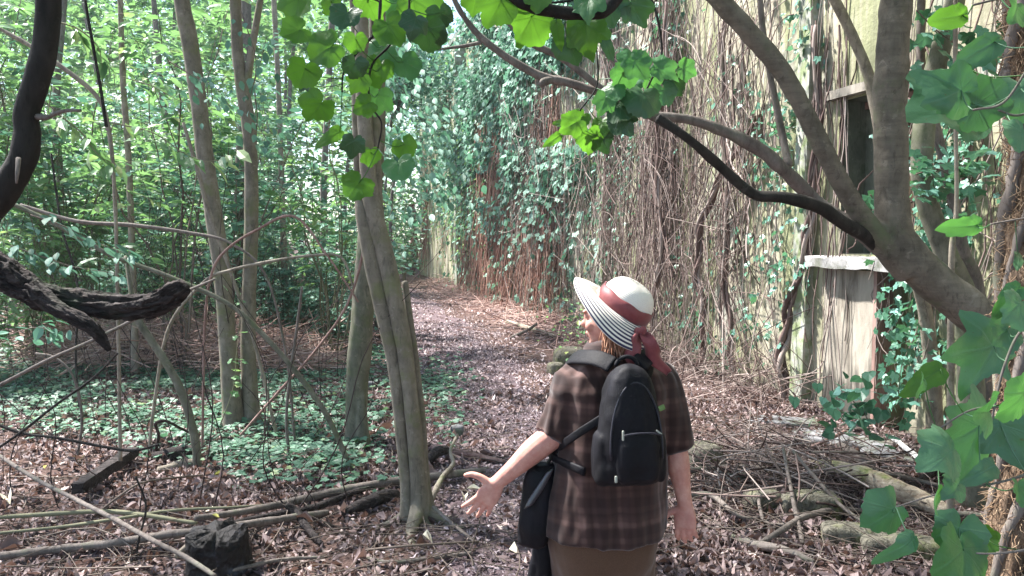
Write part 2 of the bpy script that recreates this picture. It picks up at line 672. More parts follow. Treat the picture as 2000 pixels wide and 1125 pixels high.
def wall_material():
    m, nt, out = new_mat('plaster_wall')
    v = mapping(nt)
    vs = mapping(nt, (2.2, 2.2, 0.22))
    vs2 = mapping(nt, (7, 7, 0.5))
    n1 = noise(nt, v, 1.2, 6, 0.6)
    st = noise(nt, vs, 1.0, 6, 0.65, 0.3)
    st2 = noise(nt, vs2, 1.0, 5, 0.6, 0.2)
    fine = noise(nt, v, 22, 6, 0.65)
    c = ramp(nt, n1, [(0.22, 0.20, 0.155), (0.40, 0.365, 0.285), (0.56, 0.52, 0.42)], [0.3, 0.5, 0.72])
    moss = ramp(nt, st, [(0, 0, 0), (1, 1, 1)], [0.46, 0.58])
    c = mixc(nt, math_(nt, 'MULTIPLY', moss, 0.75), c, (0.19, 0.215, 0.10))
    bl = ramp(nt, st2, [(0, 0, 0), (1, 1, 1)], [0.55, 0.72])
    c = mixc(nt, math_(nt, 'MULTIPLY', bl, 0.7), c, (0.10, 0.10, 0.075))
    gp = ramp(nt, noise(nt, v, 0.8, 5), [(0, 0, 0), (1, 1, 1)], [0.58, 0.66])
    c = mixc(nt, math_(nt, 'MULTIPLY', gp, 0.6), c, (0.36, 0.38, 0.34))
    # damp, dirty base of the wall (it stays there in any light)
    geo = nt.nodes.new('ShaderNodeNewGeometry')
    sp = nt.nodes.new('ShaderNodeSeparateXYZ')
    nt.links.new(geo.outputs['Position'], sp.inputs[0])
    zz = math_(nt, 'ADD', sp.outputs['Z'], math_(nt, 'MULTIPLY', st2, 1.2))
    d = ramp(nt, zz, [(1, 1, 1), (0, 0, 0)], [0.55, 1.15])
    c = mixc(nt, math_(nt, 'MULTIPLY', d, 0.75), c, (0.085, 0.075, 0.055))
    c = mixc(nt, fine, c, (0.5, 0.5, 0.5), 'OVERLAY')
    h = math_(nt, 'ADD', math_(nt, 'MULTIPLY', fine, 0.5), math_(nt, 'MULTIPLY', n1, 1.2))
    bsdf(nt, out, c, 0.92, h, 0.6, 0.03, 0.15)
    return m


M['wall'] = wall_material()
M['pilaster'] = bark_mat('pilaster_render', (0.17, 0.17, 0.14), (0.42, 0.43, 0.38), (0.15, 0.2, 0.07), 0.7, (5, 5, 1.2), 0.5, 0.01)
M['panel'] = bark_mat('weathered_panel', (0.17, 0.15, 0.125), (0.36, 0.33, 0.28), (0.05, 0.045, 0.04), 0.45, (7, 7, 1.6), 0.5, 0.01)
M['sill'] = bark_mat('sill_concrete', (0.26, 0.255, 0.245), (0.50, 0.49, 0.48), (0.12, 0.13, 0.09), 0.6, (12, 12, 12), 0.6, 0.01)
M['white_paint'] = simple_mat('white_paint', (0.38, 0.37, 0.36), (0.7, 0.69, 0.68), 0.85, 16, 0.4, 0.006)
M['oldwood'] = bark_mat('old_painted_wood', (0.16, 0.09, 0.075), (0.33, 0.22, 0.19), None, 0, (30, 30, 3), 0.5, 0.004)
M['board'] = bark_mat('brown_board', (0.045, 0.03, 0.018), (0.11, 0.075, 0.045), None, 0, (12, 12, 2), 0.3, 0.004)
M['inner'] = simple_mat('dark_plaster', (0.05, 0.045, 0.04), (0.1, 0.09, 0.08), 0.9, 5)
M['shutter'] = bark_mat('green_grey_panel', (0.075, 0.085, 0.068), (0.14, 0.155, 0.12), (0.05, 0.065, 0.04), 0.4, (5, 5, 2), 0.3, 0.004)
M['stone'] = bark_mat('grey_stone', (0.11, 0.11, 0.11), (0.25, 0.25, 0.26), (0.10, 0.12, 0.06), 0.5, (9, 9, 9), 0.7, 0.02)
M['stone_moss'] = bark_mat('mossy_stone', (0.09, 0.085, 0.065), (0.24, 0.22, 0.17), (0.13, 0.15, 0.045), 0.55, (12, 12, 12), 0.9, 0.03)

# ---------------------------------------------------------------- leaf templates (x across, y towards the tip, z up)
LF_OV_V = np.array([(0, 0, 0), (-.2, .22, .04), (0, .25, 0), (.2, .22, .04), (-.27, .52, .05), (0, .55, -.01), (.27, .52, .05), (-.15, .8, .0), (0, .8, -.04), (.15, .8, .0), (0, 1, -.1)])
LF_OV_F = [np.array([(0, 3, 2), (0, 2, 1), (7, 8, 10), (8, 9, 10)]), np.array([(1, 2, 5, 4), (2, 3, 6, 5), (4, 5, 8, 7), (5, 6, 9, 8)])]
LF_LO_V = np.array([(0, 0, 0), (-.22, .38, .05), (0, .42, 0), (.22, .38, .05), (-.14, .74, .0), (.14, .74, .0), (0, 1, -.08)])
LF_LO_F = [np.array([(0, 2, 1), (0, 3, 2), (2, 5, 6), (2, 6, 4), (1, 2, 4), (2, 3, 5)])]
LF_LZ_V = np.array([(0, 0, 0), (-.11, .3, .03), (0, .33, 0), (.11, .3, .03), (-.11, .66, .0), (.11, .66, .0), (0, .66, -.04), (0, 1, -.16)])
LF_LZ_F = [np.array([(0, 2, 1), (0, 3, 2), (6, 5, 7), (4, 6, 7)]), np.array([(1, 2, 6, 4), (2, 3, 5, 6)])]


def lobed(pts, zc=0.05):
    """fan leaf: half outline pts [(ang_deg from tip, r)] mirrored; petiole at origin"""
    o = [(math.radians(a), r) for a, r in pts]
    full = o + [(-a, r) for a, r in reversed(o) if abs(a) > 1e-6 and abs(a) < PI - 1e-6]
    v = [(0, 0, 0.0)]
    for a, r in full:
        v.append((math.sin(a) * r, math.cos(a) * r, -0.12 * r * r + zc * abs(math.sin(a * 2.5))))
    n = len(full)
    f = [(0, 1 + i, 1 + (i + 1) % n) for i in range(n)]
    v = np.array(v)
    v[:, 1] += 0.15
    return v, [np.array(f)[:, ::-1]]


LF_IVY_V, LF_IVY_F = lobed([(0, .85), (28, .5), (52, .66), (80, .42), (112, .5), (150, .28), (180, .12)])
LF_HEART_V, LF_HEART_F = lobed([(0, .85), (25, .62), (55, .52), (95, .48), (140, .4), (180, .14)])


def curl(v, k1, k2):
    v = v.copy()
    v[:, 2] += k1 * (v[:, 1] - .5) ** 2 + k2 * v[:, 0] ** 2 * 4
    return v


# ---------------------------------------------------------------- ground and path
def grid_sheet(xs, ys, zf):
    X, Yg = np.meshgrid(xs, ys)
    Z = zf(X, Yg)
    v = np.stack([X, Yg, Z], -1).reshape(-1, 3)
    nx, ny = len(xs), len(ys)
    i = np.arange(ny - 1)[:, None] * nx + np.arange(nx - 1)[None, :]
    i = i.ravel()
    return v, np.stack([i, i + 1, i + nx + 1, i + nx], -1)


gb = Batch()
xs = np.concatenate([np.linspace(-150, -12, 18), np.linspace(-11.5, 7, 240), np.linspace(8, 150, 18)])
ys = np.concatenate([np.linspace(-60, -1, 14), np.linspace(-0.5, 32, 340), np.linspace(34, 300, 30)])
gb.add(*grid_sheet(xs, ys, H))
tag(obj('ground', gb, M['soil']), 'dark brown forest floor of bare soil under the leaves', 'ground', kind='structure')

pb = Batch()
yy = np.linspace(0.5, 38, 300)
cx = path_c(yy)
k = np.linspace(-1, 1, 17)
hw = 0.62 + 0.12 * np.sin(yy * 1.3) + 0.06 * np.sin(yy * 3.1)
X = cx[:, None] + k[None, :] * hw[:, None]
Yg = np.repeat(yy[:, None], 17, 1)
Z = H(X, Yg) + 0.006
Z[:, [0, -1]] -= 0.012
v = np.stack([X, Yg, Z], -1).reshape(-1, 3)
i = (np.arange(299)[:, None] * 17 + np.arange(16)[None, :]).ravel()
pb.add(v, np.stack([i, i + 1, i + 18, i + 17], -1))
tag(obj('path', pb, M['path']), 'trodden earth path winding away beside the overgrown wall', 'path', kind='structure')

# ---------------------------------------------------------------- ruined building
holes = [(-1.32, -0.39, 1.53, 2.93), (-1.27, -0.96, 0.02, 1.38), (0.92, 1.28, 2.68, 3.02), (3.0, 3.7, 1.2, 2.9), (8.5, 9.3, 1.3, 3.6), (13.4, 14.1, 1.2, 3.1), (3.0, 3.8, 4.4, 6.2), (8.4, 9.3, 4.8, 6.6), (-5.2, -4.3, 1.5, 2.9)]
ruin = root('ruined_building', WL(9, 0, 0), 'long abandoned plaster building overgrown with vines along the path', 'ruin')
T = 0.38
ss = sorted(set([-9.0, 28.0] + [round(x, 3) for h in holes for x in h[:2]] + list(np.arange(-8.5, 28, 0.5).round(3))))
zs = sorted(set([-0.3, 8.0] + [round(x, 3) for h in holes for x in h[2:]] + list(np.arange(0.25, 8, 0.5).round(3))))


def in_hole(s, z):
    return any(h[0] < s < h[1] and h[2] < z < h[3] for h in holes)


wb = Batch()
revb = Batch()


def wv(s, o, z):
    d = 0.018 * float(vnoise(np.array([s * 1.7, z * 1.3, 3.0]), 3)) if o == 0 else 0
    return WL(s, o + d, z)


for a, b2 in zip(ss[:-1], ss[1:]):
    for c, d in zip(zs[:-1], zs[1:]):
        if in_hole((a + b2) / 2, (c + d) / 2):
            continue
        wb.add([wv(a, 0, c), wv(a, 0, d), wv(b2, 0, d), wv(b2, 0, c)], [(0, 1, 2, 3)])
        wb.add([wv(a, -T, c), wv(b2, -T, c), wv(b2, -T, d), wv(a, -T, d)], [(0, 1, 2, 3)])
for (a, b2, c, d) in holes:
    e = 0.02
    for q in ([(a, c), (a, d)], [(b2, d), (b2, c)], [(b2, c), (a, c)], [(a, d), (b2, d)]):
        (s0, z0), (s1, z1) = q
        (revb if a == -1.32 else wb).add([WL(s0, e * 0, z0), WL(s1, 0, z1), WL(s1, -T, z1), WL(s0, -T, z0)], [(0, 1, 2, 3)])
wbox(wb, -9.0, 28.0, -T, 0.0, 8.0, 8.15)
obj('wall', wb, M['wall'], ruin, smooth=False)
obj('window_recess', revb, M['shutter'], ruin, smooth=False)
ib = Batch()
wbox(ib, -9, 28, -4.5, -4.3, -0.3, 8)
wbox(ib, -9, 28, -4.3, -T - .005, 2.98 + .2, 3.1 + .2)
wbox(ib, -9, 28, -4.3, -T - .005, -0.3, 0.02)
for s in (-9, -1.7, 2.6, 7.2, 12.2, 27.8):
    wbox(ib, s, s + 0.2, -4.3, -T - .005, 0.025, 3.17)
    wbox(ib, s, s + 0.2, -4.3, -T - .005, 3.31, 8)
obj('inner_wall', ib, M['inner'], ruin, smooth=False)
rb = Batch()
wbox(rb, -9.1, 28.1, -4.6, 0.06, 8.155, 8.3)
obj('roof', rb, M['stone'], ruin, smooth=False)
for (s, w, top, o) in ((18.0, 0.34, 7.9, 0.28), (9.9, 0.42, 7.9, 0.2), (5.55, 0.3, 7.8, 0.14), (0.1, 0.2, 7.8, 0.1), (14.6, 0.3, 7.9, 0.2)):
    q = Batch()
    n = 40
    zz = np.linspace(-0.2, top, n)
    rings = []
    for z in zz:
        j = 0.02 * float(vnoise(np.array([s * 9, z * 2.2, 1.0]), 2))
        jj = 0.02 * float(vnoise(np.array([s * 5, z * 3.1, 7.0]), 2))
        rings.append([WL(s - w / 2 + j, 0.0 - .03, z), WL(s + w / 2 + jj, 0.0 - .03, z), WL(s + w / 2 + jj, o + j, z), WL(s - w / 2 + j, o + jj, z)])
    lathe_rings(q, np.array(rings))
    obj('pilaster', q, M['pilaster'], ruin, smooth=False)
# near window and the opening beneath it
wf = Batch()
wbox(wf, -0.80, -0.76, -0.30, -0.20, 1.53, 2.925)
wbox(wf, -1.31, -0.40, -0.30, -0.22, 2.86, 2.925)
win = obj('window_frame', wf, M['oldwood'], ruin, smooth=False)
wf = Batch()
wbox(wf, -0.755, -0.395, -0.27, -0.24, 1.535, 2.857)
s_ = obj('shutter', wf, M['shutter'], ruin, smooth=False)
wf = Batch()
wbox(wf, -1.315, -0.805, -0.29, -0.26, 1.535, 2.857)
obj('boarding', wf, M['board'], ruin, smooth=False)
q = Batch()
n = 26
rings = []
for i in range(n):
    s = -1.42 + 1.26 * i / (n - 1)
    e1, e2, e3 = [0.018 * float(vnoise(np.array([s * 7, kk * 3.3, 0.5]), 4)) for kk in (1, 2, 3)]
    rings.append([WL(s, -.05, 1.395), WL(s, 0.2 + e1, 1.40 + e3), WL(s, 0.21 + e1, 1.50 + e2), WL(s, -.05, 1.515)])
lathe_rings(q, np.array(rings)[:, ::-1])
obj('window_sill', q, M['sill'], ruin, smooth=False)
q = Batch()
for i, (a, b2) in enumerate(((-0.94, -0.24),)):
    wbox(q, a, b2, 0.02, 0.05 + 0.006 * i, 0.0, 1.385)
m, nt, out = new_mat('stained_panel')
v_ = mapping(nt, (7, 7, 1.4))
na = noise(nt, v_, 1, 6, .65, .3)
c_ = ramp(nt, na, [(0.12, 0.105, 0.085), (0.30, 0.27, 0.225), (0.40, 0.37, 0.31)], [.32, .5, .72])
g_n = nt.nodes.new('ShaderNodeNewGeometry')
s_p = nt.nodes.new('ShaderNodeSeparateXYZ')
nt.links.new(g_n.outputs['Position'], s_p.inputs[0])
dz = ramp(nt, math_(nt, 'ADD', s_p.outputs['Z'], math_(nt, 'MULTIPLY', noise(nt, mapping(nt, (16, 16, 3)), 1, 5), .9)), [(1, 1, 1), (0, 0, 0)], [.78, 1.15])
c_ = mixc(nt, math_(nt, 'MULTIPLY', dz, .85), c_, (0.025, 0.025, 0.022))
fn = noise(nt, mapping(nt), 40, 5)
c_ = mixc(nt, fn, c_, (0.5, 0.5, 0.5), 'OVERLAY')
bsdf(nt, out, c_, .9, math_(nt, 'ADD', na, math_(nt, 'MULTIPLY', fn, .4)), .6, .01, .15)
obj('weathered_panel', q, m, ruin, smooth=False)
q = Batch()
wbox(q, -0.985, -0.945, -0.1, 0.07, 0.0, 1.39)
obj('door_jamb', q, M['oldwood'], ruin, smooth=False)
q = Batch()
wbox(q, -0.30, -0.22, 0.05, 0.075, 2.95, 3.0)
wbox(q, -1.5, -0.25, 0.0, 0.09, 2.95, 3.03)
obj('window_hood', q, M['panel'], ruin, smooth=False)

# ---------------------------------------------------------------- vines on the wall
def hang_paths(s0, s1, n, ztop, zbot, omin, omax, wig, lean, npt=16, rmin=.0025, rmax=.011, seed=1):
    r = np.random.default_rng(seed)
    s = r.uniform(s0, s1, n)
    # clump
    cs = r.uniform(s0, s1, max(3, n // 26))
    s = np.where(r.random(n) < 0.8, cs[r.integers(0, len(cs), n)] + r.normal(0, 0.06, n), s)
    zt = r.uniform(ztop[0], ztop[1], n)
    zb = r.uniform(zbot[0], zbot[1], n)
    t = np.linspace(0, 1, npt)[None]
    off = r.uniform(0, 1, n) ** 1.6 * (omax - omin) + omin
    ln = r.normal(0, lean, n)
    bow = r.normal(0, 1, (n, 3))
    S = s[:, None] + ln[:, None] * t + wig * (bow[:, 0:1] * np.sin(t * PI * 1.5 + bow[:, 1:2] * 3) + 0.35 * np.sin(t * 14 + bow[:, 2:3] * 9) * bow[:, 1:2])
    S += np.cumsum(np.cumsum(r.normal(0, wig * 0.035, (n, npt)), 1), 1) + np.cumsum(r.normal(0, wig * 0.16, (n, npt)), 1)
    O = off[:, None] * (0.5 + 0.9 * t) + 0.03 * np.sin(t * 9 + bow[:, 0:1] * 7) + 0.02
    O = np.maximum(O + np.cumsum(r.normal(0, 0.008, (n, npt)), 1), 0.015)
    Zz = zt[:, None] + (zb - zt)[:, None] * t
    p = WL(S, O, Zz)
    rad = r.uniform(0, 1, n) ** 2.2 * (rmax - rmin) + rmin
    R = rad[:, None] * (1 - 0.35 * t) * (1 + 0.2 * r.normal(0, 1, (n, npt)))
    return p, np.maximum(R, 0.0015)


vb = Batch()
zones = [
    # px0, px1, n, ztop, zbot, omin, omax, wig, lean
    (1030, 1200, 145, (2.5, 7.5), (0.1, 1.6), .03, .34, .22, .45),
    (1190, 1330, 225, (1.8, 6.0), (0.05, 1.4), .04, .42, .24, .50),
    (1300, 1470, 160, (1.4, 5.0), (0.0, 1.6), .03, .34, .20, .40),
    (1460, 1600, 40, (1.6, 5.0), (0.0, 2.4), .02, .10, .14, .25),
    (1590, 1660, 26, (2.6, 4.5), (0.0, 2.2), .02, .14, .06, .12),
    (1780, 2100, 70, (1.5, 4.5), (0.0, 1.6), .02, .12, .14, .3),
]
for i, (a, b2, n, zt, zb, o0, o1, w, l) in enumerate(zones):
    p, r = hang_paths(s_of_px(b2), s_of_px(a), n, zt, zb, o0, o1, w, l, seed=20 + i, npt=18)
    tubes(vb, p, r, 4)
tag(obj('dead_vines', vb, M['vine']), 'tangled curtain of bare grey brown vine stems down the near wall', 'vines', kind='stuff')
vb = Batch()
for i, (a, b2, n, zt, zb, o0, o1, w, l) in enumerate([(935, 1040, 430, (1.8, 5.5), (0.05, 0.6), .04, .45, .18, .4), (800, 925, 60, (1.6, 5), (0.05, 1.2), .03, .3, .2, .5), (1040, 1110, 220, (2, 5), (0.05, .8), .04, .35, .1, .3)]):
    p, r = hang_paths(s_of_px(b2), min(s_of_px(a), 27.5), n, zt, zb, o0, o1, w, l, seed=40 + i, rmin=.005, rmax=.016)
    tubes(vb, p, r, 4)
tag(obj('rusty_vines', vb, M['vine_rust']), 'rust coloured curtain of vine stems on the far wall', 'vines', kind='stuff')

# criss-cross loose stems in front of the wall
vb = Batch()
r_ = np.random.default_rng(77)
n = 900
s = r_.uniform(s_of_px(1560), s_of_px(1010), n)
z = r_.uniform(0.1, 4.6, n) ** 1.0
ang = r_.normal(PI / 2, 0.8, n)
L = r_.uniform(0.5, 1.8, n)
t = np.linspace(-.5, .5, 12)[None]
bow = r_.normal(0, .35, (n, 2))
S = s[:, None] + np.cos(ang)[:, None] * L[:, None] * t + bow[:, :1] * (t ** 2 - .1) * L[:, None]
Zz = np.maximum(z[:, None] + np.sin(ang)[:, None] * L[:, None] * t + bow[:, 1:] * (t ** 2) * L[:, None], 0.03)
O = np.maximum(r_.uniform(.1, .6, n)[:, None] + r_.normal(0, .25, n)[:, None] * t, .03)
tubes(vb, WL(S, O, Zz), (r_.uniform(.002, .006, n))[:, None] * np.ones((1, 12)), 4)
tag(obj('loose_vine_stems', vb, M['vine']), 'loose crossing dry vine stems standing out from the wall', 'vines', kind='stuff')

# prominent climbing stems
prom = [
    ('thick twisted grey vine trunk climbing beside the green pilaster', [(1560, 800, 9), (1548, 700, 9), (1562, 600, 8), (1590, 500, 8), (1600, 400, 7), (1610, 250, 6), (1600, 50, 5)], .10),
    ('dark vine trunk climbing left of the twisted grey one', [(1470, 780, 5), (1452, 640, 5), (1440, 500, 5), (1445, 350, 5), (1430, 200, 4), (1435, 20, 4)], .16),
    ('pale bare vine stem rising where the vine curtain is thickest', [(1335, 780, 5), (1320, 640, 4), (1338, 480, 5), (1325, 300, 4), (1345, 150, 4), (1340, 0, 3)], .34),
    ('brown vine trunk reaching down from the pale box ledge', [(1390, 760, 5), (1405, 640, 5), (1392, 520, 6), (1410, 400, 6), (1500, 240, 4)], .2),
    ('dark brown vine trunk on the wall right of the big forked tree', [(1840, 880, 9), (1850, 760, 8), (1838, 640, 7), (1850, 480, 7), (1900, 330, 6), (1905, 180, 6)], .08),
    ('reddish vine trunk rising above the mossy stone block', [(1010, 600, 6), (1000, 500, 6), (1012, 400, 5), (1000, 300, 4)], .3),
    ('thick peeling vine trunk hanging on the sunlit far wall', [(815, 545, 5), (822, 490, 6), (820, 440, 6), (818, 400, 5)], .3),
]
for k_, (lab, pts, off) in enumerate(prom):
    b_ = Batch()
    sp = []
    for (px, py, rp) in pts:
        s = s_of_px(px)
        base = WL(s, off, 0)
        Yd = base[1]
        q = P(px, py, Yd)
        # slide along the wall so that the point keeps its offset
        sp.append((base[0], base[1], q[2], rp * Yd / FPX))
    sp = np.array(sp)
    sp[0, 2] = min(sp[0, 2], float(H(sp[0, 0], sp[0, 1])) - .02)
    q = cr(sp, 70)
    q[:, 0] += 0.02 * np.sin(np.arange(70) * .45 + k_)
    for m_ in range(3):
        w = q[:, :3].copy()
        ph = np.arange(70) * .22 + m_ * 2.1 + k_
        w[:, 0] += np.cos(ph) * q[:, 3] * .8
        w[:, 1] += np.sin(ph) * q[:, 3] * .8
        sweep(b_, w, q[:, 3] * .62, 8, bump=.35, bscale=14, seed=k_ + m_)
    o = obj('climbing_vine', b_, M['vine'] if k_ < 5 else M['vine_rust'], base=sp[0, :3])
    tag(o, lab, 'vine', 'climbing vines')

# ivy leaves on the wall: sprigs that follow the stems
def wall_leaves(b, n, density, size, tv, tf, seed, omax=.35):
    """density(px,py)->0..1"""
    r = np.random.default_rng(seed)
    out = []
    got = 0
    while got < n:
        k2 = 40000
        px = r.uniform(780, 2100, k2)
        s = s_of_px(px)
        z = r.uniform(0.05, 8.0, k2)
        p = WL(s, np.zeros(k2), z)
        X_, Y_ = proj(p)
        d = density(X_, Y_, s, z)
        cl = fbm(np.stack([s * 1.3, z * 1.3, 0 * s], -1), seed, 3)
        d = d * np.clip(cl * 1.6 + .55, 0, 1)
        # per pixel density rather than per metre
        m = (r.random(k2) < d) & (s < 27.5)
        q = np.stack([s[m], z[m]], -1)
        out.append(q)
        got += len(q)
        if len(out) > 60:
            break
    q = np.vstack(out)[:n]
    n = len(q)
    off = .03 + omax * r.random(n) ** 1.5
    p = WL(q[:, 0], off, q[:, 1])
    nrm = unit(WN[None] * .7 + np.array([0, 0, .55]) + r.normal(0, .38, (n, 3)))
    tip = unit(WU[None] * r.normal(0, .7, n)[:, None] + np.array([0, 0, -.8]) + WN[None] * .35 + r.normal(0, .25, (n, 3)))
    X_, Y_, Z_ = frames(tip, nrm)
    sc = size * r.uniform(.6, 1.35, n)
    inst(b, tv, tf, p, X_, Y_, Z_, sc)


def gauss(x, y, cx, cy, sx, sy):
    return np.exp(-((x - cx) / sx) ** 2 - ((y - cy) / sy) ** 2)


def d_far(x, y, s, z):
    d = 1.0 * gauss(x, y, 960, 170, 130, 150) + .8 * gauss(x, y, 1080, 60, 120, 90) + .4 * gauss(x, y, 880, 330, 80, 120) + .5 * gauss(x, y, 1000, 330, 120, 70) + .4 * gauss(x, y, 960, 420, 60, 80) + .10
    return np.clip(d, 0, 1) * (y < 640) * np.clip((x - 790) / 60, 0, 1) * np.clip((1240 - x) / 90, 0, 1) * (1 - .97 * gauss(x, y, 860, 490, 75, 130))


def d_near(x, y, s, z):
    d = .8 * gauss(x, y, 1550, 60, 60, 110) + .7 * gauss(x, y, 1540, 300, 40, 110) + .5 * gauss(x, y, 1560, 520, 50, 60) + .9 * gauss(x, y, 1290, 60, 150, 130) + .4 * gauss(x, y, 1220, 420, 60, 80) + .5 * gauss(x, y, 1200, 280, 60, 90) + .35 * gauss(x, y, 1150, 350, 120, 120) + .25 * gauss(x, y, 1300, 560, 100, 100) + .35 * gauss(x, y, 1400, 640, 120, 80)
    d += .9 * gauss(x, y, 1860, 300, 70, 90) + .6 * gauss(x, y, 1850, 470, 60, 60) + .4 * gauss(x, y, 1850, 100, 60, 80) + .8 * gauss(x, y, 1790, 650, 40, 130)
    d = d * (1 - .95 * ((x > 1600) & (x < 1745) & (y > 180) & (y < 800)))
    return np.clip(d, 0, 1) * (z > .1)


lb = Batch()
wall_leaves(lb, 17000, d_far, .125, LF_IVY_V, LF_IVY_F, 3, .5)
tag(obj('wall_ivy', lb, M['leaf_teal'], smooth=False), 'dense blue green ivy leaves over the far upper wall', 'ivy', kind='stuff')
lb = Batch()
wall_leaves(lb, 2500, d_near, .065, LF_IVY_V, LF_IVY_F, 5, .25)
tag(obj('sparse_wall_ivy', lb, M['leaf_ivy'], smooth=False), 'scattered small ivy leaves on the near wall', 'ivy', kind='stuff')
# yellow-green bush growing over the sunlit far wall
lb = Batch()
wall_leaves(lb, 2600, lambda x, y, s, z: np.clip(gauss(x, y, 930, 430, 35, 110) + .8 * gauss(x, y, 890, 260, 50, 80) + .7 * gauss(x, y, 870, 420, 30, 30), 0, 1), .09, LF_OV_V, LF_OV_F, 6, .6)
tag(obj('yellow_creeper', lb, M['leaf_light'], smooth=False), 'yellow green creeper leaves hanging over the sunlit wall', 'ivy', kind='stuff')

# ---------------------------------------------------------------- trees
def crown_leaves(b, centre, rad, n, size, seed, tv=LF_OV_V, tf=LF_OV_F, clump=26):
    r = np.random.default_rng(seed)
    nc = max(4, n // clump)
    d = unit(r.normal(0, 1, (nc, 3)))
    cc = np.asarray(centre) + d * (r.random(nc) ** .45)[:, None] * np.asarray(rad)
    idx = r.integers(0, nc, n)
    p = cc[idx] + r.normal(0, 1, (n, 3)) * np.array([.22, .22, .12])
    nrm = unit(np.array([0, 0, 1.0]) + r.normal(0, .45, (n, 3)))
    tip = unit(r.normal(0, 1, (n, 3)) * np.array([1, 1, .4]) + np.array([0, 0, -.25]))
    X_, Y_, Z_ = frames(tip, nrm)
    inst(b, tv, tf, p, X_, Y_, Z_, size * r.uniform(.6, 1.3, n))
    return cc


def crown_limbs(b, start, cc, r0, seed):
    r = np.random.default_rng(seed)
    n = len(cc)
    t = np.linspace(0, 1, 8)[None, :, None]
    st = np.repeat(np.asarray(start)[None], n, 0)
    mid = (st + cc) / 2 + r.normal(0, .18, (n, 3)) + np.array([0, 0, .2])
    p = st[:, None] * (1 - t) ** 2 + 2 * mid[:, None] * t * (1 - t) + cc[:, None] * t ** 2
    rad = r0 * (1 - .85 * t[..., 0]) * r.uniform(.5, 1, (n, 1))
    tubes(b, p, rad, 5)


def crown(parent, top, centre, rad, n, size, mat, seed, limbmat, r0=.03):
    lb = Batch()
    cc = crown_leaves(lb, centre, rad, n, size, seed)
    c = obj('crown', lb, mat, parent, smooth=False)
    o = Batch()
    crown_limbs(o, top, cc[:60], r0, seed + 1)
    tag(obj('twigs', o, limbmat, parent), kind='stuff')
    return c


# front tree: bundle of stems
g = G(815, 1018)
YT = g[1]
t1 = root('tree', g, 'smooth trunked tree with three close stems nearest the path', 'tree', 'trees left of the path')
b_ = Batch()
limb(b_, [(800, 1012, YT, 21.1), (795, 960, YT, 13.2), (785, 860, YT, 12.3), (778, 780, YT, 13.2), (768, 700, YT, 15.0), (746, 600, YT, 15.8), (722, 490, YT, 15.8), (708, 420, YT, 14.1), (700, 392, YT, 7.9), (696, 380, YT, 2.6)], 80, 20, bump=.06, bscale=9)
limb(b_, [(822, 1022, YT, 29.9), (820, 970, YT - .01, 19.4), (813, 880, YT - .02, 15.8), (802, 780, YT - .02, 15.0), (790, 680, YT - .02, 15.8), (772, 590, YT - .02, 16.7), (752, 500, YT, 17.6), (733, 430, YT, 18.5), (722, 370, YT, 16.7), (716, 300, YT, 15.0), (708, 150, YT, 14.1), (705, 0, YT, 13.2), (695, -300, YT + .1, 12.3), (675, -620, YT + .2, 9.7)], 120, 22, bump=.06, bscale=9, seed=3)
limb(b_, [(742, 440, YT + .07, 10.6), (736, 380, YT + .08, 11.4), (733, 300, YT + .08, 11.4), (731, 150, YT + .08, 10.6), (735, 0, YT + .08, 10.6), (750, -300, YT + .1, 8.8)], 50, 14, bump=.05)
limb(b_, [(702, 400, YT + .07, 5.3), (697, 300, YT + .06, 7.9), (694, 150, YT + .06, 7.9), (690, 0, YT + .06, 7.9), (660, -300, YT, 6.2)], 40, 12, bump=.05)
limb(b_, [(838, 1018, YT + .05, 19.4), (831, 940, YT + .05, 9.7), (824, 820, YT + .06, 7.9), (811, 700, YT + .07, 7.0), (800, 620, YT + .07, 7.0), (791, 550, YT + .07, 6.2)], 60, 14, bump=.08, bscale=9, seed=5)
g1 = G(818, 1016)
for ang, ln, rr in ((-92, .46, 1.0), (-25, .38, .75), (-160, .34, .75), (165, .2, .6), (20, .24, .6), (-60, .2, .6)):
    ca_, sa_ = math.cos(math.radians(ang)), math.sin(math.radians(ang))
    q = []
    for f_, hh, r0 in ((.0, .26, .030), (.10, .13, .040), (.22, .05, .042), (.42, .012, .034), (.68, .0, .024), (.88, -.006, .015), (1.0, -.02, .008)):
        wob_ = .035 * math.sin(f_ * 6 + ang) * f_
        x_, y_ = g1[0] + ca_ * ln * f_ - sa_ * wob_, g1[1] + sa_ * ln * f_ + ca_ * wob_
        q.append((x_, y_, float(H(x_, y_)) + hh, r0 * rr))
    q = cr(np.array(q), 34)
    sweep(b_, q[:, :3], q[:, 3], 16, bump=.12, bscale=16)
obj('trunk', b_, M['bark_olive'], t1)
crown(t1, P(680, -500, YT + .1), P(720, -900, YT + .8), (1.8, 1.8, .9), 1300, .11, M['leaf_mid'], 61, M['bark_olive'])

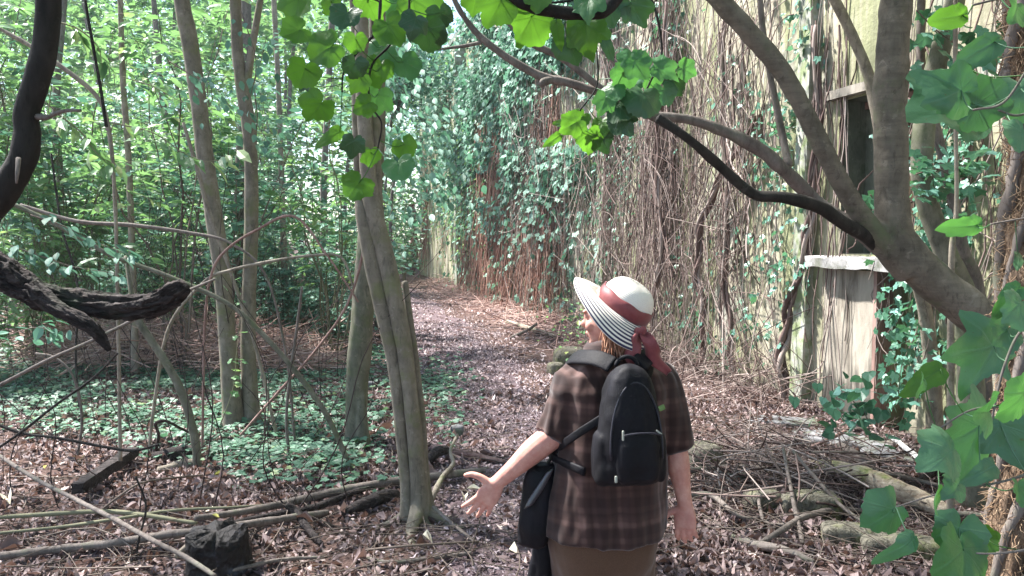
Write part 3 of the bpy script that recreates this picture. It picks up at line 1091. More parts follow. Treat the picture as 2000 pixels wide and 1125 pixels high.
# second tree behind it
g = G(697, 872)
Y2 = g[1]
t2 = root('tree', g, 'single straight mossy trunk behind the three stemmed tree', 'tree', 'trees left of the path')
b_ = Batch()
limb(b_, [(692, 885, Y2, 32.4), (694, 850, Y2, 21.6), (697, 780, Y2, 21.6), (705, 650, Y2, 22.5), (716, 500, Y2, 20.7), (728, 350, Y2, 19.8), (735, 200, Y2, 18.0), (738, 0, Y2, 16.2), (745, -300, Y2, 13.5), (760, -500, Y2, 9.0)], 90, 22, bump=.06, bscale=6)
limb(b_, [(712, 880, Y2 - .05, 16.2), (708, 830, Y2 - .08, 11.7), (706, 770, Y2 - .05, 9.0), (706, 720, Y2, 4.5)], 24, 12)
b_ = remesh(b_, .01, 3, lambda v: .004 * fbm(v * np.array([14, 14, 4]), 5))
obj('trunk', b_, M['bark_green'], t2)
crown(t2, P(750, -380, Y2), P(900, -420, Y2 + 1), (2.2, 1.8, 1.0), 1200, .11, M['leaf_mid'], 71, M['bark_green'])

# left twin tree
g = G(472, 842)
Y3 = g[1]
t3 = root('tree', g, 'tree with two tall stems splitting at the ground among the ivy', 'tree', 'trees left of the path')
b_ = Batch()
limb(b_, [(455, 850, Y3, 31.7), (455, 810, Y3, 20.6), (447, 700, Y3, 17.4), (436, 560, Y3, 16.6), (420, 440, Y3, 16.6), (402, 320, Y3, 15.8), (388, 200, Y3, 15.8), (368, 70, Y3, 15.8), (352, -20, Y3, 14.3), (320, -250, Y3, 11.1), (300, -400, Y3, 7.1)], 90, 22, bump=.07, bscale=6)
limb(b_, [(500, 850, Y3 + .05, 28.5), (492, 810, Y3 + .05, 17.4), (485, 700, Y3 + .1, 14.3), (487, 560, Y3 + .1, 13.5), (491, 420, Y3 + .1, 13.5), (487, 260, Y3 + .1, 12.7), (470, 150, Y3 + .1, 11.9), (462, 60, Y3 + .1, 11.1), (455, -200, Y3 + .1, 7.9)], 90, 20, bump=.07, bscale=6, seed=8)
limb(b_, [(480, 190, Y3 + .1, 7.1), (490, 110, Y3 + .1, 7.1), (505, 20, Y3 + .12, 6.3), (530, -120, Y3 + .2, 4.8)], 26, 12)
limb(b_, [(510, 840, Y3, 15.8), (540, 850, Y3 - .1, 7.1), (560, 862, Y3 - .15, 3.2)], 16, 10)
obj('trunk', b_, M['bark_olive'], t3)
crown(t3, P(340, -150, Y3), np.array([-4.0, 6.3, 5.7]), (3.4, 2.4, .8), 2900, .11, M['leaf_mid'], 81, M['bark_olive'])  # out-of-frame crown, widened to keep sun off the lower left floor

# slender trees further back
slim = [
    ('slender pale tree standing left of the two stemmed tree', [(262, 640, 9.5, 7), (258, 500, 9.5, 6.5), (252, 330, 9.5, 6), (240, 150, 9.5, 5.5), (235, 0, 9.5, 5), (230, -200, 9.6, 4)], 'bark_pale'),
    ('thin upright sapling right of the two stemmed tree', [(560, 640, 13, 6), (552, 420, 13, 6), (545, 200, 13, 5), (535, 0, 13, 5), (530, -150, 13, 4)], 'bark_pale'),
    ('thin dark tree in the deep thicket at the left edge', [(130, 640, 12, 8), (120, 400, 12, 7), (110, 200, 12, 7), (125, 0, 12, 6), (130, -150, 12, 5)], 'bark_grey'),
    ('brown trunk half hidden by leaves right behind the two stemmed tree', [(470, 620, 14, 14), (468, 450, 14, 13), (475, 250, 14, 12), (480, 80, 14, 11), (480, -120, 14, 9)], 'bark_grey'),
    ('far slim trunk left of where the path disappears', [(640, 600, 17, 7), (632, 400, 17, 7), (640, 200, 17, 6), (650, 0, 17, 6), (650, -100, 17, 4)], 'bark_grey'),
    ('slim leaning trunk deep in the thicket above the broken log', [(330, 640, 15, 7), (345, 420, 15, 7), (318, 200, 15, 6), (300, 0, 15, 5), (295, -100, 15, 4)], 'bark_grey'),
]
for k_, (lab, sp, mt) in enumerate(slim):
    g = P(sp[0][0], sp[0][1], sp[0][2])
    g[2] = float(H(g[0], g[1]))
    tr = root('slender_tree', g, lab, 'tree', 'slender trees in the thicket')
    b_ = Batch()
    sp2 = list(sp)
    q0 = proj(np.array([g[0], g[1], g[2] - .05]))
    sp2[0] = (float(q0[0]), float(q0[1]), sp[0][2], sp[0][3] * 1.2)
    limb(b_, sp2, 60, 10, bump=.1, bscale=5, seed=k_)
    obj('trunk', b_, M[mt], tr)
    top = P(*sp[-1][:3])
    crown(tr, top, top + np.array([0, 0, .8]), (1.5, 1.5, .9), 600, .12, M['leaf_light' if k_ % 2 == 0 else 'leaf_mid'], 90 + k_, M['bark_grey'], .02)

for k_, (lab, px, y, top, cen, rad, n_, mt) in enumerate([
    ('slim tree at the path end whose leaves overhang the sunlit wall', 762, 21, 5.4, (-2.5, 20.5, 6.9), (1.2, 1.6, 1.4), 2000, 'leaf_teal'),
    ('slim leaning tree further along with yellowish leaves over the wall', 748, 26, 6.5, (-3.2, 25.5, 7.6), (1.2, 1.8, 1.9), 1700, 'leaf_light'),
    ('slim tree near the path end with a blue green crown before the wall', 735, 15, 4.4, (-1.9, 14.6, 4.7), (.7, .9, .9), 1500, 'leaf_teal')]):
    x_ = (px - 1000) / FPX * y
    g = np.array([x_, y, float(H(x_, y))])
    tr = root('slender_tree', g, lab, 'tree', 'slim trees near the path end')
    b_ = Batch()
    zz = np.linspace(-.05, top, 30)
    w = np.stack([x_ + .35 * (zz / top) ** 2 + .04 * np.sin(zz * 2), y + 0 * zz, g[2] + zz], -1)
    sweep(b_, w, np.linspace(.06, .025, 30), 10, bump=.1)
    obj('trunk', b_, M['bark_grey'], tr)
    crown(tr, w[-4], cen, rad, n_, .12, M[mt], 700 + k_, M['bark_grey'], .02)

# big forked tree on the right
Y6 = 3.2
base6 = np.array([2.45, 3.25, 0.0])
t6 = root('forked_tree', base6, 'large leaning tree forking into two thick limbs before the window', 'tree')
b_ = Batch()
bp = proj(base6 + np.array([0, 0, -.05]))
limb(b_, [(float(bp[0]), float(bp[1]), 3.3, 54.0), (2120, 900, 3.3, 45.8), (1990, 700, 3.25, 40.9), (1900, 612, 3.2, 38.5), (1830, 555, 3.2, 36.8), (1775, 500, 3.2, 37.7), (1748, 455, 3.2, 34.4), (1742, 380, 3.2, 31.1), (1740, 250, 3.2, 30.3), (1742, 120, 3.2, 31.1), (1750, 0, 3.2, 30.3), (1765, -200, 3.2, 26.2), (1780, -500, 3.2, 19.6)], 130, 26, bump=.05, bscale=5)
limb(b_, [(1775, 530, 3.2, 31.1), (1725, 478, 3.18, 24.6), (1675, 410, 3.15, 19.6), (1625, 325, 3.12, 18.8), (1570, 215, 3.1, 18.0), (1520, 130, 3.1, 18.0), (1460, 60, 3.1, 18.8), (1395, -10, 3.1, 18.0), (1300, -120, 3.1, 14.7), (1200, -260, 3.1, 9.9)], 90, 20, bump=.05, bscale=6, seed=2)
b_ = remesh(b_, .006, 5, lambda v: .003 * fbm(v * 18, 6))
obj('trunk', b_, M['bark_band'], t6)
b_ = Batch()
limb(b_, [(1790, 535, 3.24, 18), (1740, 500, 3.22, 17), (1700, 466, 3.17, 15), (1655, 440, 3.12, 13), (1600, 405, 3.05, 13), (1530, 385, 3.0, 11), (1470, 378, 3.0, 10), (1400, 318, 2.95, 10), (1345, 272, 2.9, 9), (1285, 230, 2.9, 10)], 80, 14, bump=.14, bscale=14, seed=4)
limb(b_, [(1478, 380, 3.0, 7), (1462, 382, 2.99, 4)], 6, 8)
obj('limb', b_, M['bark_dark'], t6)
b_ = Batch()
limb(b_, [(1740, 500, 3.25, 20), (1650, 432, 3.3, 14), (1590, 390, 3.35, 13), (1530, 330, 3.3, 13), (1480, 290, 3.3, 13), (1410, 255, 3.3, 11), (1340, 232, 3.3, 9), (1280, 226, 3.3, 9), (1230, 200, 3.3, 9)], 70, 14, bump=.16, bscale=16, seed=5)
limb(b_, [(1540, 325, 3.3, 8), (1525, 250, 3.35, 7), (1505, 150, 3.35, 6), (1490, 60, 3.35, 6), (1480, -60, 3.35, 5)], 40, 12, bump=.06)
obj('limb', b_, M['bark_grey'], t6)
b_ = Batch()
limb(b_, [(1285, 232, 2.95, 9), (1235, 205, 2.95, 9), (1180, 183, 2.95, 8), (1115, 163, 2.95, 9), (1060, 150, 2.95, 8), (1000, 118, 2.95, 7), (945, 78, 2.95, 6), (915, 45, 2.95, 6), (890, 5, 2.95, 5), (875, -40, 2.95, 4)], 70, 12, bump=.18, bscale=18, seed=6)
limb(b_, [(1080, 156, 2.95, 7), (1062, 160, 2.93, 8), (1055, 168, 2.93, 5)], 8, 10)
limb(b_, [(1200, 190, 2.92, 5), (1165, 165, 2.92, 6), (1100, 115, 2.92, 7), (1040, 85, 2.92, 7), (1000, 50, 2.92, 6), (960, 10, 2.92, 5), (940, -30, 2.92, 4)], 50, 12, bump=.12, bscale=16, seed=7)
limb(b_, [(940, 83, 2.95, 4), (905, 90, 2.95, 3.5), (850, 97, 2.95, 2)], 14, 8)
limb(b_, [(1240, 150, 2.92, 6), (1205, 125, 2.92, 5), (1175, 98, 2.92, 4)], 12, 8)
obj('limb', b_, M['bark_grey'], t6)
crown(t6, P(1775, -400, 3.2), P(1500, -650, 3.7), (1.8, 1.6, .55), 2200, .10, M['leaf_mid'], 101, M['bark_band'])

# trunks between the forked tree and the wall
others = [
    ('pale green stem rising behind the forked tree across the window', [(1835, 860, 5.6, 16), (1812, 640, 5.4, 13), (1765, 460, 5.2, 13), (1728, 300, 5.2, 12), (1700, 160, 5.2, 11), (1660, 60, 5.2, 10), (1610, -40, 5.2, 9)], 'bark_pale'),
    ('mossy trunk bending between forked tree and cream wall', [(1905, 860, 5.0, 26), (1890, 620, 4.9, 22), (1850, 500, 4.8, 21), (1815, 410, 4.8, 20), (1800, 330, 4.8, 20), (1812, 200, 4.8, 19), (1845, 70, 4.8, 18), (1870, -30, 4.8, 16), (1880, -200, 4.8, 12)], 'bark_green'),
    ('thin dark trunk right of the mossy bending trunk', [(1935, 860, 5.3, 14), (1915, 600, 5.1, 12), (1880, 480, 5.0, 11), (1860, 380, 5.0, 10), (1828, 250, 5.0, 9), (1800, 130, 5.0, 8), (1800, -30, 5.0, 7)], 'bark_grey'),
    ('straight pale pole like stem in front of the mossy trunk', [(1862, 900, 4.4, 6), (1858, 540, 4.2, 6), (1868, 400, 4.2, 4), (1866, 200, 4.2, 4), (1866, 0, 4.2, 4), (1866, -60, 4.2, 3)], 'bark_pale'),
]
for k_, (lab, sp, mt) in enumerate(others):
    g = P(*sp[0][:3])
    g[2] = float(H(g[0], g[1]))
    tr = root('young_tree', g, lab, 'tree', 'young trees by the window')
    q0 = proj(g - np.array([0, 0, .05]))
    sp[0] = (float(q0[0]), float(q0[1]), sp[0][2], sp[0][3] * 1.2)
    b_ = Batch()
    limb(b_, sp, 80, 16, bump=.08, bscale=7, seed=k_ + 3)
    obj('trunk', b_, M[mt], tr)
    lb = Batch()
    top = P(*sp[-1][:3])
    cc = crown_leaves(lb, top + np.array([0, 0, .7]), (.9, .9, .5), 350, .09, 110 + k_)
    obj('crown', lb, M['leaf_mid'], tr, smooth=False)

# shaggy trunk at the right edge
gS = np.array([1.36, 2.2, 0.0])
ts = root('shaggy_trunk', gS, 'trunk matted with hairy brown ivy rootlets at the right edge', 'tree')
b_ = Batch()
q = limb(b_, [(1975, 1660, 2.2, 62), (1972, 1300, 2.2, 54), (1985, 1060, 2.2, 50), (2000, 900, 2.2, 44), (2000, 700, 2.2, 40), (2008, 500, 2.2, 42), (2020, 330, 2.2, 40), (2022, 150, 2.2, 44), (2020, 0, 2.2, 44), (2030, -300, 2.2, 40), (2060, -700, 2.2, 30)], 140, 26, bump=.16, bscale=14)
b_ = remesh(b_, .009, 1, lambda v: .014 * fbm(v * np.array([22, 22, 9]), 16))
obj('trunk', b_, bark_mat('bark_shaggy', (0.07, 0.045, 0.028), (0.22, 0.15, 0.10), None, 0, (60, 60, 16), 0.9, 0.012), ts)
r_ = np.random.default_rng(5)
n = 7000
ii = r_.integers(8, 130, n)
c0 = q[ii, :3]
a = r_.uniform(0, 2 * PI, n)
d = np.stack([np.cos(a), np.sin(a), 0 * a], -1)
st = c0 + d * (q[ii, 3] * r_.uniform(.85, 1.1, n))[:, None] + np.stack([0 * a, 0 * a, r_.normal(0, .02, n)], -1)
tng = np.stack([-np.sin(a), np.cos(a), 0 * a], -1) * r_.normal(0, .6, n)[:, None] + d * r_.uniform(.1, .8, n)[:, None] + np.array([0, 0, 1]) * r_.normal(-.3, .9, n)[:, None]
en = st + unit(tng) * r_.uniform(.015, .055, n)[:, None]
mid = (st + en) / 2 + r_.normal(0, .006, (n, 3))
fb = Batch()
tubes(fb, np.stack([st, mid, en], 1), np.array([[.0011, .0009, .0004]]) * r_.uniform(.7, 1.6, (n, 1)), 3)
o = obj('rootlets', fb, stem_mat('rootlet', [(0.10, 0.06, 0.035), (0.24, 0.16, 0.10), (0.4, 0.3, 0.2)]), ts)
tag(o, kind='stuff')
b_ = Batch()
for kk in range(5):
    ph = kk * 1.3
    w = q[10:130:2, :3].copy()
    w[:, 0] += np.cos(np.arange(len(w)) * .12 + ph) * q[10:130:2, 3] * 1.0
    w[:, 1] += np.sin(np.arange(len(w)) * .12 + ph) * q[10:130:2, 3] * 1.0
    sweep(b_, w, np.full(len(w), .011 + .002 * kk), 8, bump=.5, bscale=30, seed=kk)
obj('ivy_stem', b_, M['bark_grey'], ts)

cb_ = Batch()
crown_leaves(cb_, (1.0, -.6, 5.2), (4.2, 3.2, .9), 6500, .17, 501)  # crown added over the camera, out of view, to shade the near ground
obj('crown', cb_, M['leaf_mid'], ts, smooth=False)

# dark near limb, top left
b_ = Batch()
Yd = 1.75
q = limb(b_, [(-420, 1700, 1.9, 40), (-260, 1100, 1.8, 34), (-120, 620, Yd, 30), (-40, 440, Yd, 27), (10, 372, Yd, 27), (42, 318, Yd, 25), (52, 270, Yd, 24), (52, 225, Yd, 22), (68, 170, Yd, 23), (85, 110, Yd, 23), (93, 50, Yd, 22), (96, -20, Yd, 22), (90, -200, Yd, 20), (100, -500, Yd, 16)], 120, 22, bump=.07, bscale=18)
bs = q[0, :3].copy()
lm = root('curved_limb_tree', bs, 'near black curved trunk silhouetted at the upper left edge', 'tree')
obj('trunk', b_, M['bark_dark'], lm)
cb_ = Batch()
crown_leaves(cb_, (-2.6, .6, 5.0), (3.0, 2.4, .8), 3800, .17, 502)  # unseen leaf mass added above this limb to darken the foreground
obj('crown', cb_, M['leaf_mid'], lm, smooth=False)
b_ = Batch()
limb(b_, [(70, 228, Yd, 7), (92, 229, Yd - .02, 5), (108, 222, Yd - .03, 4), (130, 216, Yd - .04, 3.5), (158, 216, Yd - .05, 3)], 20, 8, bump=.15, bscale=60)
obj('twig', b_, M['bark_grey'], lm)
b_ = Batch()
limb(b_, [(36, 310, Yd - .05, 5), (34, 335, Yd - .07, 4), (32, 358, Yd - .07, 2)], 10, 8)
obj('twig', b_, M['bark_grey'], lm)

# broken bark log limb at left
Yb = 2.35
b_ = Batch()
q = limb(b_, [(-560, 330, 2.6, 40), (-200, 440, 2.45, 34), (-60, 495, Yb, 28), (10, 535, Yb, 26), (70, 572, Yb, 24), (130, 588, Yb, 22), (200, 598, Yb, 23), (265, 600, Yb, 21), (315, 588, Yb, 20), (345, 570, Yb, 18), (362, 556, Yb, 12)], 260, 72, bump=.12, bscale=26, ridge=.42)
limb(b_, [(60, 565, Yb - .03, 18), (105, 598, Yb - .05, 15), (150, 622, Yb - .06, 13), (180, 640, Yb - .06, 12), (198, 662, Yb - .06, 9), (214, 684, Yb - .06, 4)], 100, 48, bump=.14, bscale=26, ridge=.4, seed=4)
limb(b_, [(348, 590, Yb, 8), (320, 610, Yb, 5), (285, 625, Yb, 3)], 14, 8, bump=.2, bscale=30)
bs = np.array([q[0, 0], q[0, 1], q[0, 2]])
lg = root('broken_limb', P(-560, 330, 2.6), 'dead rough barked limb with broken fork reaching in from the left', 'branch')
obj('wood', b_, M['bark_rough'], lg)
b_ = Batch()
limb(b_, [(-560, 330, 2.6, 30), (-640, 800, 2.7, 44), (-700, 1500, 2.8, 60)], 30, 18, bump=.1, bscale=10)
obj('upright', b_, M['bark_rough'], lg)

# short dark limb at the top centre
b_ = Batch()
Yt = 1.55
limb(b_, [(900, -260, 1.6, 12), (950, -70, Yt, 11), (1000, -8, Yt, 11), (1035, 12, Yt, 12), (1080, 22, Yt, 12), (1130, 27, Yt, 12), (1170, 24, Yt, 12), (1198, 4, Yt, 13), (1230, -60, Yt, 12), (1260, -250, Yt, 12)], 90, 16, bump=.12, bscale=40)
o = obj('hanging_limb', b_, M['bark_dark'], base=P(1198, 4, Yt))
tag(o, 'dark sagging limb crossing the very top between bright leaves', 'branch')

# ---------------------------------------------------------------- shrubs of the thicket
def shrub_meshes(seed, height, spread, nst, ntw, nlf, size, tv, tf, lmat, smat):
    r = np.random.default_rng(seed)
    sb, lb = Batch(), Batch()
    T_ = 12
    t = np.linspace(0, 1, T_)
    az = r.uniform(0, 2 * PI, nst)
    ln = r.uniform(.25, 1, nst) * spread
    hh = height * r.uniform(.6, 1.05, nst)
    wob = np.cumsum(r.normal(0, .035, (nst, T_, 3)), 1) * height * .35
    wob[:, 0] = 0
    p = np.stack([np.cos(az)[:, None] * ln[:, None] * t ** 1.5, np.sin(az)[:, None] * ln[:, None] * t ** 1.5, hh[:, None] * (1.15 * t - .15 * t ** 2)], -1) + wob
    p[:, 0, 2] = -.05
    sr = r.uniform(.006, .013, nst)[:, None] * (1 - .75 * t)[None] * (0.6 + height * .25)
    tubes(sb, p, sr, 5)
    # twigs
    N = nst * ntw
    si = np.repeat(np.arange(nst), ntw)
    ti = r.uniform(.22 if nst > 6 else .42, 1, N)
    k0 = np.minimum((ti * (T_ - 1)).astype(int), T_ - 2)
    f = ti * (T_ - 1) - k0
    st = p[si, k0] * (1 - f)[:, None] + p[si, k0 + 1] * f[:, None]
    ta = r.uniform(0, 2 * PI, N)
    L = r.uniform(.25, .75, N) * (0.55 + .12 * height)
    dr = unit(np.stack([np.cos(ta), np.sin(ta), r.uniform(-.15, .6, N)], -1))
    tt = np.linspace(0, 1, 6)[None, :, None]
    tp = st[:, None] + dr[:, None] * L[:, None, None] * tt + np.array([0, 0, -1.0]) * (L * .3)[:, None, None] * tt ** 2
    tubes(sb, tp, .003 * (1 - .6 * tt[..., 0]) * np.ones((N, 1)), 3)
    # leaves in near opposite pairs along the twigs
    Mn = N * nlf
    wi = np.repeat(np.arange(N), nlf)
    lt = np.tile(np.linspace(.15, 1, nlf), N) + r.normal(0, .02, Mn)
    lt = np.clip(lt, 0, 1)
    base = st[wi] + dr[wi] * (L[wi] * lt)[:, None] + np.array([0, 0, -1.0]) * (L[wi] * .3 * lt ** 2)[:, None]
    side = np.where(np.arange(Mn) % 2 == 0, 1.0, -1.0)
    sd = unit(np.cross(dr[wi], np.array([0, 0, 1.0])))
    tip = unit(sd * side[:, None] * .9 + dr[wi] * .6 + r.normal(0, .25, (Mn, 3)) + np.array([0, 0, -.18]))
    nrm = unit(np.array([0, 0, 1.0]) + r.normal(0, .42, (Mn, 3)))
    X_, Y_, Z_ = frames(tip, nrm)
    inst(lb, tv, tf, base, X_, Y_, Z_, size * r.uniform(.55, 1.3, Mn))
    return sb.mesh('stems', smat), lb.mesh('foliage', lmat, smooth=False)


protos = {}
spec = {
    # height, spread, nst, ntw, nlf, size, template, leaf material
    'a': (1.1, .5, 9, 9, 9, .085, (LF_OV_V, LF_OV_F), 'leaf_teal'),
    'b': (1.7, .8, 9, 12, 9, .095, (LF_OV_V, LF_OV_F), 'leaf_teal'),
    'c': (2.6, .9, 9, 14, 9, .125, (LF_LO_V, LF_LO_F), 'leaf_mid'),
    'd': (3.6, 1.2, 9, 16, 9, .15, (LF_LO_V, LF_LO_F), 'leaf_mid'),
    'e': (4.6, 1.4, 9, 19, 9, .17, (LF_LO_V, LF_LO_F), 'leaf_light'),
    'f': (2.3, .9, 7, 13, 8, .15, (LF_LZ_V, LF_LZ_F), 'leaf_light'),
    'g': (5.6, 1.8, 10, 22, 10, .18, (LF_LO_V, LF_LO_F), 'leaf_mid'),
    'i': (4.4, 1.6, 6, 14, 8, .20, (LF_LZ_V * np.array([1.4, 1, 1]), LF_LZ_F), 'leaf_light'),
    'j': (3.9, 1.5, 6, 15, 9, .13, (LF_OV_V, LF_OV_F), 'leaf_teal'),
    'h': (1.0, .6, 10, 8, 9, .11, (LF_LZ_V, LF_LZ_F), 'leaf_mid'),
}
for kx, (h, sp, a, b2, c, sz, (tv, tf), lm_) in spec.items():
    protos[kx] = [shrub_meshes(ord(kx) * 7 + j, h, sp, a, b2, c, sz, tv, tf, M[lm_], M['stem_green'] if j else M['twig']) for j in range(2)]

SHRUB_LABEL = {
    'a': ('low shrub', 'low blue green leafy shrub at the thicket edge', 'low shrubs at the edge of the thicket'),
    'b': ('shrub', 'waist high blue green shrub in the thicket', 'blue green shrubs in the thicket'),
    'c': ('shrub', 'head high green shrub with small leaves in the thicket', 'green shrubs in the thicket'),
    'd': ('tall shrub', 'tall green shrub behind the two stemmed tree', 'tall green shrubs of the thicket'),
    'e': ('tall shrub', 'tall bright yellow green shrub high in the thicket', 'bright tall shrubs of the thicket'),
    'f': ('shrub', 'bright shrub with long narrow drooping leaves', 'narrow leaved shrubs'),
    'g': ('tall shrub', 'tallest green shrub at the back of the thicket', 'tallest shrubs behind the thicket'),
    'i': ('sapling', '', 'airy saplings with long bright leaves'),
    'j': ('sapling', '', 'airy saplings with small blue green leaves'),
    'h': ('low shrub', 'low shrub with long narrow leaves', 'low narrow leaved shrubs'),
}
rs = np.random.default_rng(9)


ORD = 'first second third fourth fifth sixth seventh eighth ninth tenth eleventh twelfth thirteenth fourteenth fifteenth sixteenth seventeenth eighteenth nineteenth twentieth'.split()


def place_shrub(kx, x, y, sc=1.0, rank=0):
    cat, lab, grp = SHRUB_LABEL[kx]
    lab = '%s from the left of the %s' % (ORD[rank], grp)
    o = root('shrub', (x, y, float(H(x, y))), lab, cat, grp)
    o.rotation_euler = (0, 0, float(rs.uniform(0, 6.28)))
    o.scale = (sc,) * 3
    sm, fm = protos[kx][int(rs.integers(0, 2))]
    for nm, me in (('stems', sm), ('foliage', fm)):
        c = bpy.data.objects.new(nm, me)
        c.parent = o
        COL.objects.link(c)
        if nm == 'stems':
            c['kind'] = 'stuff'


def px_x(px, y):
    return (px - 1000) / FPX * y


plan = []
for px in range(-60, 700, 75):                       # front edge of the thicket
    plan.append(('a' if rs.random() < .6 else 'h', px + rs.uniform(-30, 30), rs.uniform(11.5, 13.0), rs.uniform(.8, 1.15)))
for px in range(-80, 700, 85):
    plan.append(('b', px + rs.uniform(-35, 35), rs.uniform(12.5, 14.5), rs.uniform(.85, 1.2)))
for px in range(-90, 700, 90):
    plan.append(('c', px + rs.uniform(-40, 40), rs.uniform(14, 16.5), rs.uniform(.9, 1.2)))
for px in range(-90, 690, 95):
    plan.append(('d' if rs.random() < .5 else 'e', px + rs.uniform(-40, 40), rs.uniform(15.5, 18.5), rs.uniform(.9, 1.15)))
for px in range(-60, 780, 90):
    plan.append(('g', px + rs.uniform(-40, 40), rs.uniform(19, 24), rs.uniform(.9, 1.2)))
for px, y in ((60, 10.2), (-30, 8.8), (150, 11.2), (330, 11.0)):
    plan.append(('f', px, y, .95))
for px, y, kk, sc in ((740, 24, 'b', 1.2), (700, 20, 'c', 1.1), (760, 30, 'c', 1.3), (720, 28, 'd', 1.0), (770, 40, 'g', 1.2), (840, 42, 'g', 1.2), (690, 36, 'g', 1.2), (620, 30, 'g', 1.1), (880, 45, 'g', 1.2),
                     (640, 15, 'c', 1), (600, 13.2, 'b', 1), (655, 17, 'b', 1.1), (560, 12.4, 'a', 1.2), (610, 14.5, 'h', 1.3), (790, 27, 'c', 1), (690, 16.5, 'd', .9), (800, 22, 'e', .0)):
    if sc:
        plan.append((kk, px, y, sc))
for px in range(-70, 720, 88):
    plan.append(('i', px + rs.uniform(-40, 40), rs.uniform(9.5, 14), rs.uniform(.8, 1.1)))
    plan.append(('j', px + 40 + rs.uniform(-40, 40), rs.uniform(9.0, 14), rs.uniform(.8, 1.15)))
for px, y, kk, sc in ((745, 19, 'j', 1.0),):
    plan.append((kk, px, y, sc))
plan.sort(key=lambda a: a[1])
ranks = {}
plan = [p_ for p_ in plan if not (p_[0] in 'degij' and p_[1] > 545 and p_[2] > 12.5)]
plan = [p_ for n_, p_ in enumerate(plan) if not (p_[0] in 'gedc' and n_ % 5 in (1, 3))]
for kx, px, y, sc in plan:
    ranks[kx] = ranks.get(kx, -1) + 1
    place_shrub(kx, px_x(px, y), y, sc, ranks[kx])

# the far wood closing the view, more leaves than anyone could count
lb = Batch()
r_ = np.random.default_rng(31)
n = 60000
nc = 1500
cy = r_.uniform(24, 48, nc)
cpx = r_.uniform(-250, 900, nc)
cz = r_.uniform(0, 1, nc) ** .8 * (2 + .30 * cy)
cz = np.where((cpx > 560) & (cy < 33), cz * .35, cz)
cc = np.stack([px_x(cpx, cy), cy, cz], -1)
idx = r_.integers(0, nc, n)
p = cc[idx] + r_.normal(0, 1, (n, 3)) * np.array([.8, .8, .45])
p[:, 2] = np.maximum(p[:, 2], .1)
ok = (wall_off(p[:, 0], p[:, 1]) > .6) & ~((wall_off(p[:, 0], p[:, 1]) < 5.5) & (p[:, 1] < 34) & (p[:, 2] < 5.5))
ok &= ~((np.abs(p[:, 0] - path_c(p[:, 1])) < 1.2) & (p[:, 2] < 3))
p = p[ok]
n = len(p)
X_, Y_, Z_ = frames(unit(r_.normal(0, 1, (n, 3)) * np.array([1, 1, .5])), unit(np.array([0, 0, 1.0]) + r_.normal(0, .5, (n, 3))))
inst(lb, LF_LO_V, LF_LO_F, p, X_, Y_, Z_, r_.uniform(.22, .5, n))
n = 9000
cc = np.stack([px_x(r_.uniform(690, 850, 260), 1) * 1.0, np.zeros(260), np.zeros(260)], -1)
yy_ = r_.uniform(37, 55, 260)
cc = np.stack([cc[:, 0] * yy_, yy_, r_.uniform(0, 1, 260) * 13], -1)
p = cc[r_.integers(0, 260, n)] + r_.normal(0, 1, (n, 3)) * np.array([.8, .8, .5])
p[:, 2] = np.maximum(p[:, 2], .1)
X_, Y_, Z_ = frames(unit(r_.normal(0, 1, (n, 3)) * np.array([1, 1, .5])), unit(np.array([0, 0, 1.0]) + r_.normal(0, .5, (n, 3))))
inst(lb, LF_LO_V, LF_LO_F, p, X_, Y_, Z_, r_.uniform(.25, .5, n))
tag(obj('distant_woods', lb, M['leaf_light'], smooth=False), 'far green wood closing the view beyond the thicket', 'woods', kind='stuff')
# far trunks
for k_, (px, y, rp) in enumerate(((60, 26, 6), (200, 24, 5), (380, 27, 6), (600, 25, 6), (700, 30, 5), (540, 32, 5), (-60, 25, 7))):
    x = px_x(px, y)
    g = np.array([x, y, float(H(x, y))])
    b_ = Batch()
    zz = np.linspace(-.1, 11, 30)
    w = np.stack([x + .5 * np.sin(zz * .35 + k_), y + 0 * zz, g[2] + zz], -1)
    sweep(b_, w, np.linspace(rp, rp * .4, 30) * y / FPX, 10, bump=.08)
    tr = root('background_tree', g, ('far grey trunk glimpsed ' + ('right of the slender pale tree top', 'beyond the yellow green twig near the black trunk', 'in the bright gap beside the left twin stem', 'between the second trunk and the right twin stem', 'just left of where the path ends', 'just right of the right twin stem', 'at the left edge behind the black trunk')[k_]), 'tree', 'trees in the wood behind the thicket')
    obj('trunk', b_, M['bark_grey'], tr)
    lb = Batch()
    crown_leaves(lb, w[-6], (3, 3, 2.6), 900, .26, 400 + k_)
    obj('crown', lb, M['leaf_light' if k_ % 2 else 'leaf_mid'], tr, smooth=False)

# ---------------------------------------------------------------- dead bramble heap and wall-foot debris
def sticks(b, cen, n, lmin, lmax, rmin, rmax, zmax, pitch, seed, npt=7, bend=.2):
    r = np.random.default_rng(seed)
    c = cen(r, n)
    a = r.uniform(0, PI, n)
    e = r.normal(0, pitch, n)
    d = np.stack([np.cos(a) * np.cos(e), np.sin(a) * np.cos(e), np.sin(e)], -1)
    L = r.uniform(lmin, lmax, n)
    t = np.linspace(-.5, .5, npt)[None, :, None]
    bv = r.normal(0, bend, (n, 3)) * np.array([1, 1, .5])
    p = c[:, None] + d[:, None] * L[:, None, None] * t + bv[:, None] * L[:, None, None] * (.25 - t ** 2)
    hz = H(p[..., 0], p[..., 1])
    p[..., 2] = np.maximum(p[..., 2] + hz, hz + .006)
    rr = r.uniform(rmin, rmax, n)[:, None] * (1 - .5 * np.linspace(0, 1, npt))[None]
    tubes(b, p, rr, 4)


sb = Batch()


